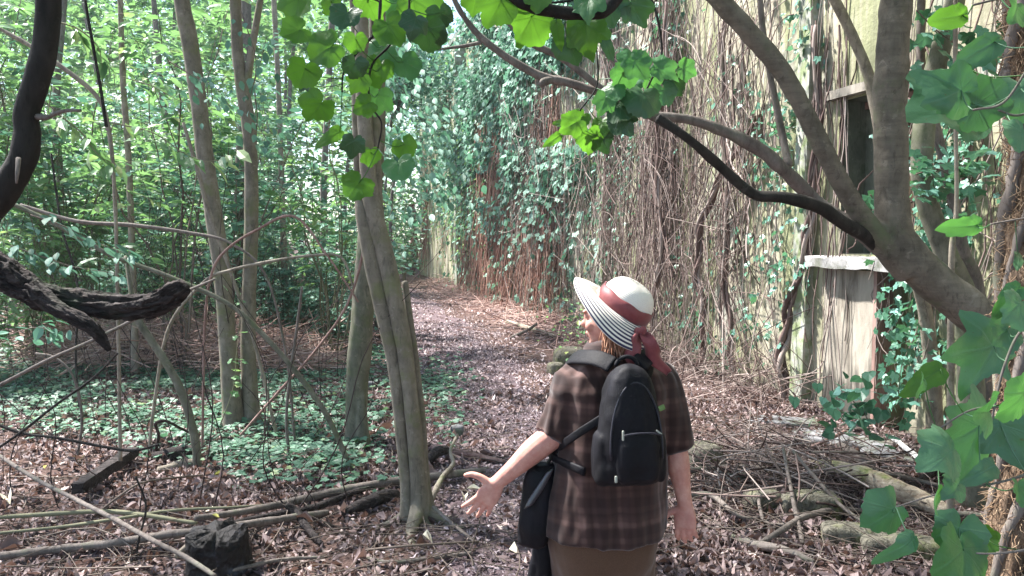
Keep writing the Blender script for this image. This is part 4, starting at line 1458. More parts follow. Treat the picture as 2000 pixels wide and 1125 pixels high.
def heap(r, n):
    y = r.uniform(9.6, 12.6, n)
    px = r.uniform(60, 640, n)
    x = px_x(px, y)
    top = .55 * np.clip(1 - ((px - 300) / 420) ** 2, .15, 1)
    return np.stack([x, y, r.random(n) ** 1.3 * top], -1)


sticks(sb, heap, 2300, .5, 1.6, .003, .009, .5, .28, 51)
tag(obj('dead_bramble_heap', sb, M['straw']), 'pinkish heap of dead bramble canes behind the ground ivy', 'brambles', kind='stuff')
sb = Batch()


def foot(r, n):
    s = r.uniform(3.5, 22, n)
    o = np.abs(r.normal(0, .55, n)) + .05
    p = WL(s, o, np.zeros(n))
    p[:, 2] = r.random(n) * .25 * np.exp(-o * 1.5)
    return p


sticks(sb, foot, 1500, .3, 1.2, .003, .010, .3, .25, 52)


def foot2(r, n):
    s = r.uniform(-.2, 5.5, n)
    o = np.abs(r.normal(0, .5, n)) + .05
    p = WL(s, o, np.zeros(n))
    p[:, 2] = r.random(n) * .5 * np.exp(-o * 1.2)
    return p


tag(obj('fallen_canes', sb, M['straw']), 'pale fallen canes along the foot of the wall', 'canes', kind='stuff')
sb = Batch()
sticks(sb, foot2, 620, .3, 1.4, .002, .006, .5, .7, 53, bend=.7, npt=10)
tag(obj('grey_wall_foot_stems', sb, M['vine']), 'grey brown loose vine stems heaped at the near wall foot', 'vines', kind='stuff')
sb = Batch()


def left_twigs(r, n):
    y = 3.6 + r.random(n) ** 1.5 * 6
    px = r.uniform(-80, 1000, n)
    return np.stack([px_x(px, y), y, r.random(n) * .06], -1)


sticks(sb, left_twigs, 650, .25, 1.1, .0015, .005, .1, .08, 54, bend=.3)


def right_twigs(r, n):
    y = 4.0 + r.random(n) * 3.5
    px = r.uniform(1250, 1990, n)
    return np.stack([px_x(px, y), y, r.random(n) * .08], -1)


sticks(sb, right_twigs, 600, .2, .9, .0015, .005, .1, .1, 55, bend=.5)
tag(obj('fallen_twigs', sb, M['twig']), 'thin dry twigs littering the forest floor', 'twigs', kind='stuff')
sb = Batch()


def tangle(r, n):
    g_ = G(1515, 945)
    return np.stack([g_[0] + r.normal(0, .30, n), g_[1] + r.normal(0, .30, n), np.abs(r.normal(.08, .1, n))], -1)


sticks(sb, tangle, 270, .3, 1.1, .0018, .008, .3, .3, 56, npt=10, bend=.9)
tag(obj('brushwood_tangle', sb, M['vine']), 'tangle of twisted dead vine stems piled on the floor right of the hiker', 'brushwood', kind='stuff')
# upright bare twigs and lianas among the left thicket
sb = Batch()
r_ = np.random.default_rng(64)
n = 150
y = r_.uniform(4.5, 13, n)
px = r_.uniform(-60, 700, n)
x = px_x(px, y)
h0 = H(x, y)
Lz = r_.uniform(.5, 2.6, n) * np.clip((y / 7), .6, 1.5)
t = np.linspace(0, 1, 12)[None]
ax, ay = r_.normal(0, .45, n), r_.normal(0, .3, n)
pp = np.stack([x[:, None] + ax[:, None] * t * Lz[:, None] * .8 + .06 * np.sin(t * 7 + ax[:, None] * 9), y[:, None] + ay[:, None] * t, h0[:, None] - .02 + Lz[:, None] * (t * 1.2 - .2 * t ** 2)], -1)
tubes(sb, pp, r_.uniform(.002, .0055, n)[:, None] * (1 - .6 * t), 4)
tag(obj('bare_twigs', sb, M['twig_dark']), 'thin dark bare twigs standing up through the left thicket', 'twigs', kind='stuff')

# ---------------------------------------------------------------- leaf litter
def scatter_ground(n, yr, pxr, seed, dens=None, power=1.0):
    r = np.random.default_rng(seed)
    out = []
    tot = 0
    while tot < n:
        m = 30000
        y = yr[0] + (yr[1] - yr[0]) * r.random(m) ** power
        px = r.uniform(*pxr, m)
        x = px_x(px, y)
        # equal area weighting
        k_ = r.random(m) < (y / yr[1]) ** 1.0
        if dens is not None:
            k_ &= r.random(m) < dens(x, y, px)
        k_ &= wall_off(x, y) > .02
        out.append(np.stack([x[k_], y[k_]], -1))
        tot += int(k_.sum())
        if len(out) > 80:
            break
    return np.vstack(out)[:n], r


def litter(b, q, r, size, tilt, lift, tmpl, mi=0):
    n = len(q)
    z = H(q[:, 0], q[:, 1]) + r.random(n) * lift + .004
    p = np.stack([q[:, 0], q[:, 1], z], -1)
    a = r.uniform(0, 2 * PI, n)
    nrm = unit(np.stack([r.normal(0, tilt, n), r.normal(0, tilt, n), np.where(r.random(n) < .5, 1.0, -1.0)], -1))
    tip = np.stack([np.cos(a), np.sin(a), r.normal(0, tilt * .6, n)], -1)
    X_, Y_, Z_ = frames(tip, nrm)
    sc = size * r.uniform(.5, 1.35, n)
    k = r.integers(0, len(tmpl), n)
    for j, (tv, tf) in enumerate(tmpl):
        m = k == j
        s3 = np.stack([sc[m] * r.uniform(.75, 1.5, m.sum()), sc[m], sc[m] * r.uniform(.6, 2.2, m.sum())], -1)
        inst(b, tv, tf, p[m], X_[m], Y_[m], Z_[m], s3, mi)


TM = [(curl(LF_OV_V, .5, .9), LF_OV_F), (curl(LF_OV_V, -.7, 1.4), LF_OV_F), (curl(LF_OV_V, 1.2, -.8), LF_OV_F), (curl(LF_LZ_V * np.array([1.3, 1, 1]), .6, 2.0), LF_LZ_F)]
TS = [(curl(LF_LO_V, .6, 1.0), LF_LO_F), (curl(LF_LO_V, -.8, .6), LF_LO_F)]


def off_path(x, y, px):
    pat = np.clip(.75 + 1.1 * fbm(np.stack([x * 1.6, y * 1.6, 0 * x], -1), 91, 3), .25, 1)
    return np.where(np.abs(x - path_c(y)) < .55, .25, 1.0) * pat


lb = Batch()
q, r_ = scatter_ground(34000, (3.3, 8.5), (-250, 2250), 201, off_path)
litter(lb, q, r_, .056, .27, .03, TM)
q, r_ = scatter_ground(420, (3.3, 8.0), (-200, 2200), 207)
litter(lb, q, r_, .10, .5, .05, TM)
tag(obj('leaf_litter', lb, M['litter']), 'brown fallen leaves covering the near forest floor', 'fallen leaves', kind='stuff')
M['litter_far'] = leaf_mat('litter_far', [(0.09, 0.065, 0.068), (0.2, 0.145, 0.145), (0.33, 0.25, 0.25), (0.5, 0.42, 0.41)], (0.3, 0.18, 0.14), 0.15, 0.6)
lb = Batch()
q, r_ = scatter_ground(16000, (8, 26), (-150, 1500), 202, lambda x, y, px: np.clip(1.2 - (y - 8) / 22, .1, 1))
litter(lb, q, r_, .075, .35, .03, TS)
tag(obj('far_leaf_litter', lb, M['litter_far']), 'pinkish fallen leaves strewn further down the path', 'fallen leaves', kind='stuff')
lb = Batch()
q, r_ = scatter_ground(17000, (3.3, 16), (600, 1500), 203, lambda x, y, px: np.clip(1.25 - np.abs(x - path_c(y)) / .9, 0, 1))
litter(lb, q, r_, .034, .4, .018, TS)
tag(obj('path_litter', lb, M['litter_dark']), 'small dark broken leaf fragments trodden into the path', 'fallen leaves', kind='stuff')
# single pale and yellow leaves that catch the eye
PALE = simple_mat('dry_pale_leaf', (0.62, 0.56, 0.42), (0.78, 0.74, 0.6), 0.6)
YEL = simple_mat('yellow_leaf', (0.5, 0.42, 0.06), (0.65, 0.6, 0.2), 0.5)
ORG = simple_mat('orange_leaf', (0.42, 0.2, 0.05), (0.55, 0.3, 0.1), 0.5)
one = [((912, 968), PALE, .07, 'cream fallen leaf just left of the swinging hand'), ((908, 985), PALE, .06, 'cream fallen leaf below the swinging hand'),
       ((165, 903), YEL, .06, 'yellow leaf lying above the old beam'), ((90, 921), YEL, .055, 'yellow leaf at the left among brown litter'), ((418, 940), YEL, .06, 'yellow leaf on ivy right of the curved sapling'),
       ((18, 990), PALE, .10, 'large pale tan leaf at the left edge'), ((415, 1008), PALE, .07, 'pale pink leaf resting on the charred stump'),
       ((1815, 948), YEL, .05, 'yellow leaf right of the mossy log'), ((1615, 1055), ORG, .07, 'orange brown leaf in front of the mossy kerb stone'), ((845, 1068), PALE, .07, 'pale leaf at the root of the near tree'), ((1005, 1082), PALE, .08, 'curled pale leaf on the path before the hiker')]
for k_, ((px, py), mt, sz, lab) in enumerate(one):
    g = G(px, py, .035)
    if k_ == 7:
        g = P(415, 1008, 4.15)
    b_ = Batch()
    a = k_ * 1.7
    X_, Y_, Z_ = frames(np.array([[math.cos(a), math.sin(a), .1]]), unit(np.array([[.2 * math.sin(k_), -.25, 1.0]])))
    tv, tf = TM[k_ % 4]
    inst(b_, tv, tf, g[None], X_, Y_, Z_, np.array([sz]) * 1.3)
    tag(obj('fallen_leaf', b_, mt, base=g, smooth=False), lab, 'leaf', 'single eye catching fallen leaves')

# ---------------------------------------------------------------- ground ivy
def ivy_zone(x, y, px):
    py = 562.5 + (CAMH * FPX / y - 92.5)
    nz = fbm(np.stack([x * 1.1, y * 1.1, 0 * x], -1), 33, 3)
    m = np.clip(.85 + nz * 1.0, 0, 1)
    left = np.clip((800 - px) / 90, 0, 1) * np.clip((985 - py + (px - 560) * .05) / 60, 0, 1)
    left = left * np.where(px < 420, np.clip((890 + (px - 150) * .18 - py) / 40, 0, 1), 1)
    right = gauss(px, py, 850, 770, 50, 40) * .8 + gauss(px, py, 880, 840, 30, 40) * .3
    return np.clip(left * m + right, 0, 1) * np.clip((y - 4.6) / .5, 0, 1)


lb, sb = Batch(), Batch()
q, r_ = scatter_ground(16500, (4.8, 12.0), (-150, 960), 301, ivy_zone)
n = len(q)
hgt = r_.uniform(.02, .12, n)
p = np.stack([q[:, 0], q[:, 1], H(q[:, 0], q[:, 1]) + hgt], -1)
a = r_.uniform(0, 2 * PI, n)
nrm = unit(np.stack([r_.normal(0, .28, n), r_.normal(-.12, .28, n), np.ones(n)], -1))
X_, Y_, Z_ = frames(np.stack([np.cos(a), np.sin(a), 0 * a - .1], -1), nrm)
inst(lb, LF_IVY_V, LF_IVY_F, p, X_, Y_, Z_, r_.uniform(.03, .072, n))
tag(obj('ground_ivy', lb, M['leaf_ground'], smooth=False), 'carpet of blue green ivy leaves left of the path', 'ground cover', kind='stuff')

# ---------------------------------------------------------------- fallen branches and poles, one by one
def ground_branch(name, cat, lab, pts, mat, group=None, bump=.15, bscale=25, sides=10, lift=.02, n=None, parts=None):
    """pts rows (px, py, r_px[, height])"""
    q = []
    for r in pts:
        h = r[3] if len(r) > 3 else lift
        Yg = FPX * CAMH / max(r[1] - 470, 25)
        for _ in range(12):       # pixel ray meets the ground surface raised by h
            w = P(r[0], r[1], Yg)
            gz = float(H(w[0], w[1])) + h
            Yg *= (CAMH - gz) / max(CAMH - w[2], .05)
        w = P(r[0], r[1], Yg)
        q.append((*w, r[2] * Yg / FPX))
    q = cr(np.array(q), n or max(24, len(q) * 9))
    b_ = Batch()
    sweep(b_, q[:, :3], np.maximum(q[:, 3], .001), sides, bump=bump, bscale=bscale, seed=len(lab))
    o = obj(name, b_, mat, base=q[0, :3])
    return tag(o, lab, cat, group)


FB = 'fallen branches on the left floor'
RB = 'fallen branches right of the hiker'
brs = [
    ('long pale branch slanting down across the bottom left corner', [(-60, 850, 3.5, .3), (56, 927, 4, .22), (157, 980, 4.5, .2), (224, 1014, 4.8, .2), (294, 1053, 5, .2), (364, 1089, 5, .18), (420, 1125, 4.5, .15)], 'bark_grey', FB),
    ('thin greenish branch lying level across the lower left litter', [(-80, 1016, 4.5, .08), (112, 1003, 4.5, .1), (207, 999, 4.5, .1), (280, 1006, 4.5, .1), (384, 1022, 4, .06)], 'stem_green', FB),
    ('thin olive rod crossing beneath the slanting branch', [(-60, 1047, 3, .05), (112, 1030, 3.2, .07), (224, 1014, 3.2, .09), (336, 997, 3, .1), (450, 991, 2.6, .1), (520, 986, 2, .08)], 'stem_green', FB),
    ('thickest grey pole lying along the bottom left above the stump', [(-80, 1096, 8, .06), (112, 1073, 8, .06), (224, 1061, 8, .07), (308, 1047, 8, .09), (420, 1033, 8, .12), (560, 1012, 7, .09), (640, 1001, 6, .04)], 'bark_grey', FB),
    ('long smooth pole running behind the front tree towards the hand', [(380, 1012, 6, .12), (470, 1000, 7, .1), (560, 983, 8, .07), (673, 957, 8, .06), (783, 938, 8, .06), (851, 930, 8, .07), (953, 917, 6, .05)], 'bark_grey', FB),
    ('lichened branch forking above the stump', [(455, 1022, 6, .1), (530, 1006, 6, .08), (610, 992, 7, .06), (690, 962, 6, .05), (755, 942, 5, .05), (780, 925, 3, .05)], 'bark_rough', FB),
    ('short twisted snag propped beside the stump', [(560, 985, 7, .14), (580, 1000, 9, .1), (600, 1030, 8, .05), (628, 1062, 5, .02)], 'bark_rough', FB),
    ('pale cut stick pointing up beside the stump', [(345, 1085, 7, .1), (372, 1063, 6, .16), (396, 1046, 6, .2)], 'bark_pale', FB),
    ('thin twig arching from the beam end to the sapling', [(195, 998, 2.2, .1), (235, 968, 2.2, .2), (266, 948, 2.2, .24), (308, 937, 2.2, .2), (395, 928, 2, .08)], 'twig', FB),
    ('dark thin branch at the bottom right of the stump', [(415, 1123, 4, .06), (480, 1108, 4, .07), (552, 1093, 4, .05), (640, 1088, 2.5, .03)], 'bark_grey', FB),
    ('hooked thin vine arching up from the ivy behind the beam', [(305, 880, 3, .03), (310, 850, 3, .2), (304, 828, 3, .32), (322, 822, 3, .34), (350, 835, 2.6, .2), (385, 855, 2.6, .1), (430, 900, 2.2, .03)], 'twig_dark', FB),
    ('rotten log end lying in the ivy left of the curved sapling', [(300, 893, 9, .03), (340, 886, 13, .05), (378, 880, 12, .05)], 'bark_rough', FB),
    ('short decayed log right below the rotten log end', [(310, 920, 8, .03), (350, 910, 11, .04), (380, 905, 10, .04)], 'bark_pale', FB),
    ('dark rotten log behind the near trunk base', [(670, 1002, 8, .03), (710, 985, 12, .05), (745, 972, 14, .06), (775, 965, 10, .05)], 'bark_rough', FB),
    ('pale twisted root rising right of the near trunk', [(840, 985, 6, .02), (850, 960, 6, .09), (865, 930, 5, .12), (885, 905, 4, .1), (880, 880, 3, .14), (893, 850, 3, .18)], 'bark_pale', FB),
    ('reddish split branch lying by the path edge', [(820, 870, 5, .03), (870, 877, 6, .05), (920, 888, 6, .05), (985, 902, 4, .03)], 'oldwood', FB),
    ('dark stub of wood right behind the near trunk', [(832, 905, 10, .04), (850, 885, 11, .1), (872, 878, 9, .1)], 'bark_rough', FB),
    ('bare stick lying on litter below the near root', [(700, 1085, 3, .02), (760, 1098, 4, .03), (830, 1092, 5, .03), (920, 1080, 4, .03)], 'bark_grey', FB),
    ('thin straight stick crossing the near root', [(705, 1075, 2.2, .03), (800, 1066, 2.4, .09), (935, 1058, 2.2, .03)], 'twig', FB),
    ('slanting stick right of the near trunk base', [(846, 990, 4, .1), (880, 1020, 3.5, .05), (932, 1062, 3, .02)], 'bark_grey', FB),
    ('pale peeled pole beside the path at the wall foot', [(990, 628, 4, .06), (1030, 640, 4.5, .06), (1085, 657, 4, .06)], 'bark_pale', RB),
    ('dark short stick crossing near the peeled pole', [(1000, 658, 3, .04), (1030, 645, 3, .14), (1048, 633, 2.5, .16)], 'bark_grey', RB),
    ('smooth grey pole lying level beside the right hand', [(1290, 925, 5.8, .08), (1349, 918, 5.8, .1), (1430, 912, 5.0, .1), (1490, 915, 5.0, .1), (1560, 928, 4.3, .08)], 'bark_grey', RB),
    ('curved thick branch left of the brushwood tangle', [(1350, 965, 5.0, .04), (1390, 968, 5.8, .08), (1425, 995, 5.0, .08), (1455, 1012, 4.3, .05), (1500, 1010, 2.9, .03)], 'bark_grey', RB),
    ('pale branch standing steeply in the tangle', [(1530, 875, 2.9, .32), (1540, 930, 3.6, .22), (1552, 990, 4.3, .12), (1568, 1062, 5.0, .02)], 'bark_grey', RB),
    ('long pale stick slanting right through the tangle', [(1548, 880, 2.9, .3), (1590, 930, 3.6, .22), (1640, 985, 3.6, .12), (1700, 1030, 3.6, .04), (1740, 1060, 2.9, .02)], 'bark_grey', RB),
    ('thick mottled branch sweeping under the tangle', [(1470, 1070, 5.0, .03), (1520, 1040, 6.5, .07), (1570, 1010, 6.5, .08), (1640, 995, 5.8, .07), (1700, 1000, 3.6, .03)], 'bark_grey', RB),
    ('s shaped root lying in front of the tangle', [(1480, 960, 3.6, .12), (1486, 1000, 3.6, .08), (1500, 1022, 3.6, .05), (1560, 1025, 3.6, .06), (1610, 1030, 2.9, .04)], 'bark_grey', RB),
    ('brown pole crossing behind the mossy log', [(1690, 915, 3.6, .1), (1740, 925, 4.3, .14), (1800, 940, 4.3, .12), (1890, 962, 4.3, .06)], 'bark_grey', RB),
    ('grey pole end right of the mossy log tip', [(1860, 1003, 5.8, .05), (1905, 1006, 5.8, .06), (1960, 1018, 5.8, .05)], 'bark_grey', RB),
    ('dark charred log slanting behind the mossy log', [(1770, 960, 7.2, .04), (1805, 935, 8.6, .09), (1850, 902, 6.5, .12)], 'bark_rough', RB),
    ('black branch lying under the big leaves', [(1830, 925, 5.8, .06), (1880, 915, 6.5, .06), (1935, 908, 5.8, .04)], 'bark_dark', RB),
    ('bent stick leaning on the stone slab', [(1570, 880, 2.9, .03), (1610, 862, 3.6, .1), (1650, 843, 3.6, .12)], 'oldwood', RB),
    ('short mossy stub joining the mossy log', [(1640, 868, 5.8, .1), (1668, 888, 10.8, .12), (1700, 912, 12.2, .12)], 'bark_grey', RB),
    ('thick root lying at the front of the brushwood', [(1420, 1045, 4.3, .02), (1470, 1062, 8.6, .04), (1530, 1075, 9.4, .04), (1590, 1098, 5.8, .02)], 'bark_grey', RB),
    ('curved vine hanging over the mossy kerb', [(1700, 1030, 2.9, .08), (1708, 1060, 2.9, .03), (1720, 1085, 2.2, .02)], 'twig', RB),
    ('forked twig rising above the pebbly litter', [(1700, 1125, 2.2, .02), (1722, 1085, 2.2, .12), (1760, 1068, 2.2, .16), (1790, 1072, 1.4, .14)], 'twig', RB),
]
for lab, pts, mt, grp in brs:
    ground_branch('fallen_branch', 'branch', lab, pts, M[mt], grp)
ground_branch('mossy_log', 'log', 'thick pale log with bright moss lying right of the tangle', [(1585, 908, 9, .12), (1620, 911, 13, .15), (1672, 924, 17, .17), (1730, 947, 20, .17), (1790, 973, 19, .14), (1850, 1000, 15, .10)], M['log_moss'], None, .12, 14, 20, n=60)

# saplings and arching stems on the left, each its own plant
stems = [
    ('curved dark sapling bending down to the ivy', 'sapling', [(386, 925, 5.75, 9), (384, 880, 5.75, 8.5), (375, 830, 5.75, 8.5), (352, 760, 5.75, 8), (322, 705, 5.75, 8), (295, 665, 5.75, 7.5), (270, 625, 5.75, 7), (258, 580, 5.8, 5), (245, 500, 5.9, 3)], 'bark_green'),
    ('long arching green stem sloping down past the twin tree', 'stem', [(690, 935, 5.6, 5.5), (662, 860, 5.6, 5.5), (625, 790, 5.6, 5.5), (560, 705, 5.6, 5.3), (500, 640, 5.6, 5), (440, 590, 5.6, 4.8), (330, 540, 5.6, 4.5), (220, 500, 5.6, 4.2), (150, 460, 5.6, 5), (40, 405, 5.6, 4), (-60, 370, 5.6, 3)], 'bark_green'),
    ('thin dark stem crossing level behind the twin tree', 'stem', [(40, 400, 6.3, 3), (150, 432, 6.3, 4), (260, 440, 6.3, 4), (370, 455, 6.3, 3.5), (450, 475, 6.3, 3), (520, 540, 6.3, 2.5), (560, 700, 6.3, 2.5), (575, 850, 6.3, 2.5), (580, 905, 6.3, 2.5)], 'bark_grey'),
    ('reddish twig bent in a peak right of the twin tree', 'stem', [(700, 590, 6, 2), (640, 500, 6, 2.2), (575, 423, 6, 2.6), (500, 450, 6, 2.6), (440, 490, 6, 2.5), (412, 540, 6, 2.5), (400, 640, 6, 2.5), (395, 888, 6, 2.5)], 'oldwood'),
    ('silvery arching cane reaching the second trunk', 'stem', [(690, 560, 6.2, 2), (665, 502, 6.2, 2.6), (600, 500, 6.2, 2.8), (520, 512, 6.2, 3), (450, 528, 6.2, 3), (400, 550, 6.2, 3.2), (330, 640, 6.1, 3.4), (300, 800, 6.1, 3.4), (290, 895, 6.1, 3.4)], 'bark_pale'),
    ('straight pale cane leaning across the left twin stem', 'stem', [(358, 240, 6.5, 3), (385, 330, 6.5, 4), (410, 420, 6.5, 4.2), (440, 500, 6.5, 4.2), (455, 545, 6.5, 3.6), (500, 680, 6.5, 3.4), (540, 850, 6.5, 3.4)], 'bark_pale'),
    ('black straight twig hanging at the upper left', 'stem', [(160, -60, 3.2, 2), (168, 10, 3.2, 2.6), (180, 80, 3.2, 3), (196, 170, 3.2, 3), (208, 248, 3.2, 3.2)], 'bark_dark'),
    ('thin dark cane sloping down from the left edge to the log tip', 'stem', [(-60, 780, 4.4, 3.5), (0, 752, 4.4, 3.5), (90, 705, 4.4, 3.5), (180, 665, 4.4, 3.5), (270, 620, 4.4, 3.5), (340, 580, 4.4, 3), (420, 545, 4.4, 2.5)], 'bark_grey'),
    ('whitish cane arching behind the black trunk', 'stem', [(-30, 40, 5.5, 3), (60, 90, 5.5, 4), (140, 145, 5.5, 4.5), (190, 190, 5.5, 4.5), (212, 250, 5.5, 4), (225, 400, 5.5, 3.5), (232, 700, 5.5, 3.5), (235, 900, 5.5, 3.5)], 'bark_pale'),
    ('dark cane looping over the ivy at the far left', 'stem', [(-40, 815, 5.1, 3), (40, 845, 5.1, 3), (110, 855, 5.1, 3), (200, 872, 5.1, 3), (260, 880, 5.1, 3), (310, 868, 5.1, 2.5)], 'bark_dark'),
    ('thin dark cane crossing low behind the beam', 'stem', [(-40, 900, 4.8, 2.5), (40, 845, 4.8, 2.8), (110, 790, 4.8, 2.6), (180, 740, 4.8, 2.2), (230, 690, 4.8, 2)], 'bark_dark'),
    ('dark brown cane crossing behind the near triple trunk', 'stem', [(470, 850, 6.2, 2.5), (540, 770, 6.2, 2.5), (620, 680, 6.2, 2.5), (680, 590, 6.2, 2.5), (710, 480, 6.2, 2.5), (700, 400, 6.2, 2)], 'oldwood'),
    ('short greenish snag standing just right of the near trunk', 'stem', [(566, 905, 6, 3), (560, 800, 6, 3), (580, 640, 6, 3), (590, 560, 6, 2)], 'bark_grey'),
    ('thin bent sapling left of the curved dark sapling', 'stem', [(150, 900, 6, 2.5), (160, 820, 6, 2.8), (145, 740, 6, 2.6), (110, 700, 6, 2.3), (70, 690, 6, 2)], 'bark_grey'),
    ('straight dark cane rising left of the hooked vine', 'stem', [(262, 1125, 4.0, 2.2), (270, 1060, 4.0, 2.2), (285, 990, 4.0, 2.2), (265, 930, 4.0, 2)], 'bark_dark'),
    ('tall thin dark cane in front of the bramble heap', 'stem', [(160, 850, 7.5, 2), (148, 700, 7.5, 2.2), (152, 560, 7.5, 2.2), (120, 440, 7.5, 2), (100, 300, 7.5, 2)], 'bark_dark'),
]
for k_, (lab, cat, sp, mt) in enumerate(stems):
    g = P(*sp[0][:3])
    b_ = Batch()
    limb(b_, sp, len(sp) * 9, 10, bump=.1, bscale=14, seed=k_)
    tag(obj('bent_sapling' if cat == 'sapling' else 'bent_cane', b_, M[mt], base=g), lab, cat, 'thin bent stems in front of the thicket')

# sprays of narrow bright leaves on some of those stems
def leafy_twig(lab, cat, grp, pts, nl, size, tmpl, mat, smat, seed, droop=.5, nm='leafy_twig', spread=.02):
    r = np.random.default_rng(seed)
    w = cr(np.array([P(*p) for p in pts]), 40)
    rt = root(nm, w[0], lab, cat, grp)
    sb_, lb_ = Batch(), Batch()
    sweep(sb_, w, np.linspace(.005, .0015, 40), 6)
    i = r.integers(3, 40, nl)
    base = w[i] + r.normal(0, spread, (nl, 3))
    tg = unit(np.gradient(w, axis=0))[i]
    sd = unit(np.cross(tg, np.array([0, 0, 1.0]))) * np.where(r.random(nl) < .5, 1, -1)[:, None]
    tip = unit(sd * .9 + tg * .5 + np.array([0, 0, -droop]) + r.normal(0, .2, (nl, 3)))
    nrm = unit(np.array([0, -.2, 1.0]) + r.normal(0, .45, (nl, 3)))
    X_, Y_, Z_ = frames(tip, nrm)
    inst(lb_, tmpl[0], tmpl[1], base, X_, Y_, Z_, size * r.uniform(.6, 1.25, nl))
    obj('stem', sb_, smat, rt)
    obj('foliage', lb_, mat, rt, smooth=False)


LZ = (LF_LZ_V * np.array([1.35, 1, 1]), LF_LZ_F)
OV = (LF_OV_V, LF_OV_F)
NT = 'leafy twigs before the thicket'
leafy_twig('bright twig with long pointed leaves before the twin tree', 'twig', NT, [(220, 240, 5.2), (300, 260, 5.2), (360, 300, 5.2), (410, 315, 5.2), (470, 300, 5.2)], 22, .16, LZ, M['leaf_light'], M['stem_green'], 1)
leafy_twig('yellow green leafy twig just right of the black trunk', 'twig', NT, [(100, 40, 3.8), (150, 55, 3.8), (190, 90, 3.8), (200, 130, 3.8)], 20, .12, LZ, M['leaf_light'], M['stem_green'], 2)
leafy_twig('yellow green twig with a brown spotted leaf left of the twin tree', 'twig', NT, [(110, 220, 4.2), (160, 260, 4.2), (190, 300, 4.2), (240, 330, 4.2)], 22, .12, LZ, M['leaf_light'], M['stem_green'], 3)
leafy_twig('grey green twig with oval leaves under the black trunk', 'twig', NT, [(60, 420, 4.6), (120, 440, 4.6), (180, 470, 4.6), (260, 500, 4.6)], 34, .09, OV, M['leaf_teal'], M['twig'], 4)
leafy_twig('whitish green twig with oval leaves over the broken log', 'twig', NT, [(20, 480, 5.2), (80, 500, 5.2), (140, 520, 5.2), (230, 535, 5.2)], 34, .09, OV, M['leaf_teal'], M['twig'], 5)
leafy_twig('twig with rounded leaves climbing the right twin stem', 'twig', NT, [(470, 20, 6.6), (500, 120, 6.6), (490, 210, 6.6), (530, 290, 6.6)], 44, .09, OV, M['leaf_teal'], M['twig'], 6, spread=.09)
leafy_twig('twig of small leaves across the upper left twin stem', 'twig', NT, [(330, 120, 6.5), (380, 150, 6.5), (420, 170, 6.5), (450, 210, 6.5)], 36, .08, OV, M['leaf_teal'], M['twig'], 7, spread=.09)
leafy_twig('ivy strand climbing the base of the left twin stem', 'twig', NT, [(430, 830, 6.7), (455, 760, 6.7), (462, 690, 6.75), (470, 600, 6.8), (465, 560, 6.8)], 22, .07, (LF_IVY_V, LF_IVY_F), M['leaf_light'], M['stem_green'], 8, spread=.04)
leafy_twig('large leaved green twig in the sunny gap', 'twig', NT, [(240, 150, 7.2), (300, 170, 7.2), (360, 200, 7.2), (430, 210, 7.2)], 40, .13, LZ, M['leaf_light'], M['stem_green'], 9, spread=.08)
leafy_twig('blue green branch of broad leaves over the path end', 'twig', NT, [(700, 230, 9), (780, 280, 9), (840, 320, 9), (880, 380, 9)], 150, .13, OV, M['leaf_teal'], M['twig'], 10, spread=.22)
leafy_twig('blue green leafy branch right of the second trunk', 'twig', NT, [(740, 120, 9.5), (790, 180, 9.5), (820, 230, 9.5), (860, 260, 9.5)], 170, .13, OV, M['leaf_teal'], M['twig'], 11, spread=.28)
leafy_twig('blue green branch hanging low before the far wall', 'twig', NT, [(740, 420, 9), (780, 440, 9), (800, 380, 9), (830, 340, 9)], 120, .12, OV, M['leaf_teal'], M['twig'], 12, spread=.2)
leafy_twig('pale green twig at the left edge over the brambles', 'twig', NT, [(-40, 690, 6.2), (30, 650, 6.2), (80, 640, 6.2), (110, 660, 6.2)], 26, .11, OV, M['leaf_teal'], M['twig'], 13, spread=.05)
# ivy climbing at the doorway
VT = 'ivy strands on the near wall'
leafy_twig('glossy ivy strand hanging in the dark doorway', 'ivy', VT, [(1800, 560, 5.6), (1792, 640, 5.6), (1760, 720, 5.5), (1755, 800, 5.5)], 55, .07, (LF_IVY_V, LF_IVY_F), M['leaf_ivy'], M['twig'], 21, .9, 'ivy_strand', .09)
leafy_twig('clump of glossy ivy growing at the doorstep', 'ivy', VT, [(1700, 850, 5.5), (1690, 810, 5.5), (1660, 780, 5.5), (1640, 790, 5.5)], 75, .095, (LF_HEART_V, LF_HEART_F), M['leaf_ivy'], M['twig'], 22, .6, 'ivy_strand', .11)
leafy_twig('ivy strand climbing right of the doorway', 'ivy', VT, [(1790, 800, 5.3), (1800, 720, 5.3), (1815, 650, 5.3), (1800, 560, 5.3)], 34, .07, (LF_IVY_V, LF_IVY_F), M['leaf_ivy'], M['twig'], 23, .7, 'ivy_strand', .09)
leafy_twig('blue sheened ivy clump right of the forked trunk', 'ivy', VT, [(1790, 340, 4.6), (1830, 330, 4.6), (1870, 345, 4.6), (1920, 320, 4.6)], 90, .075, (LF_IVY_V, LF_IVY_F), M['leaf_ivy'], M['twig'], 24, .5, 'ivy_strand', .10)
leafy_twig('ivy clump filling the fork behind the trunk', 'ivy', VT, [(1700, 380, 5.2), (1720, 410, 5.2), (1740, 430, 5.2), (1700, 470, 5.2)], 30, .08, (LF_IVY_V, LF_IVY_F), M['leaf_ivy'], M['twig'], 25, .5, 'ivy_strand', .07)
leafy_twig('ivy spray at the top right between trunk and edge', 'ivy', VT, [(1790, 20, 4.6), (1830, 60, 4.6), (1870, 90, 4.6), (1900, 130, 4.6)], 55, .08, (LF_IVY_V, LF_IVY_F), M['leaf_ivy'], M['twig'], 26, .5, 'ivy_strand', .10)
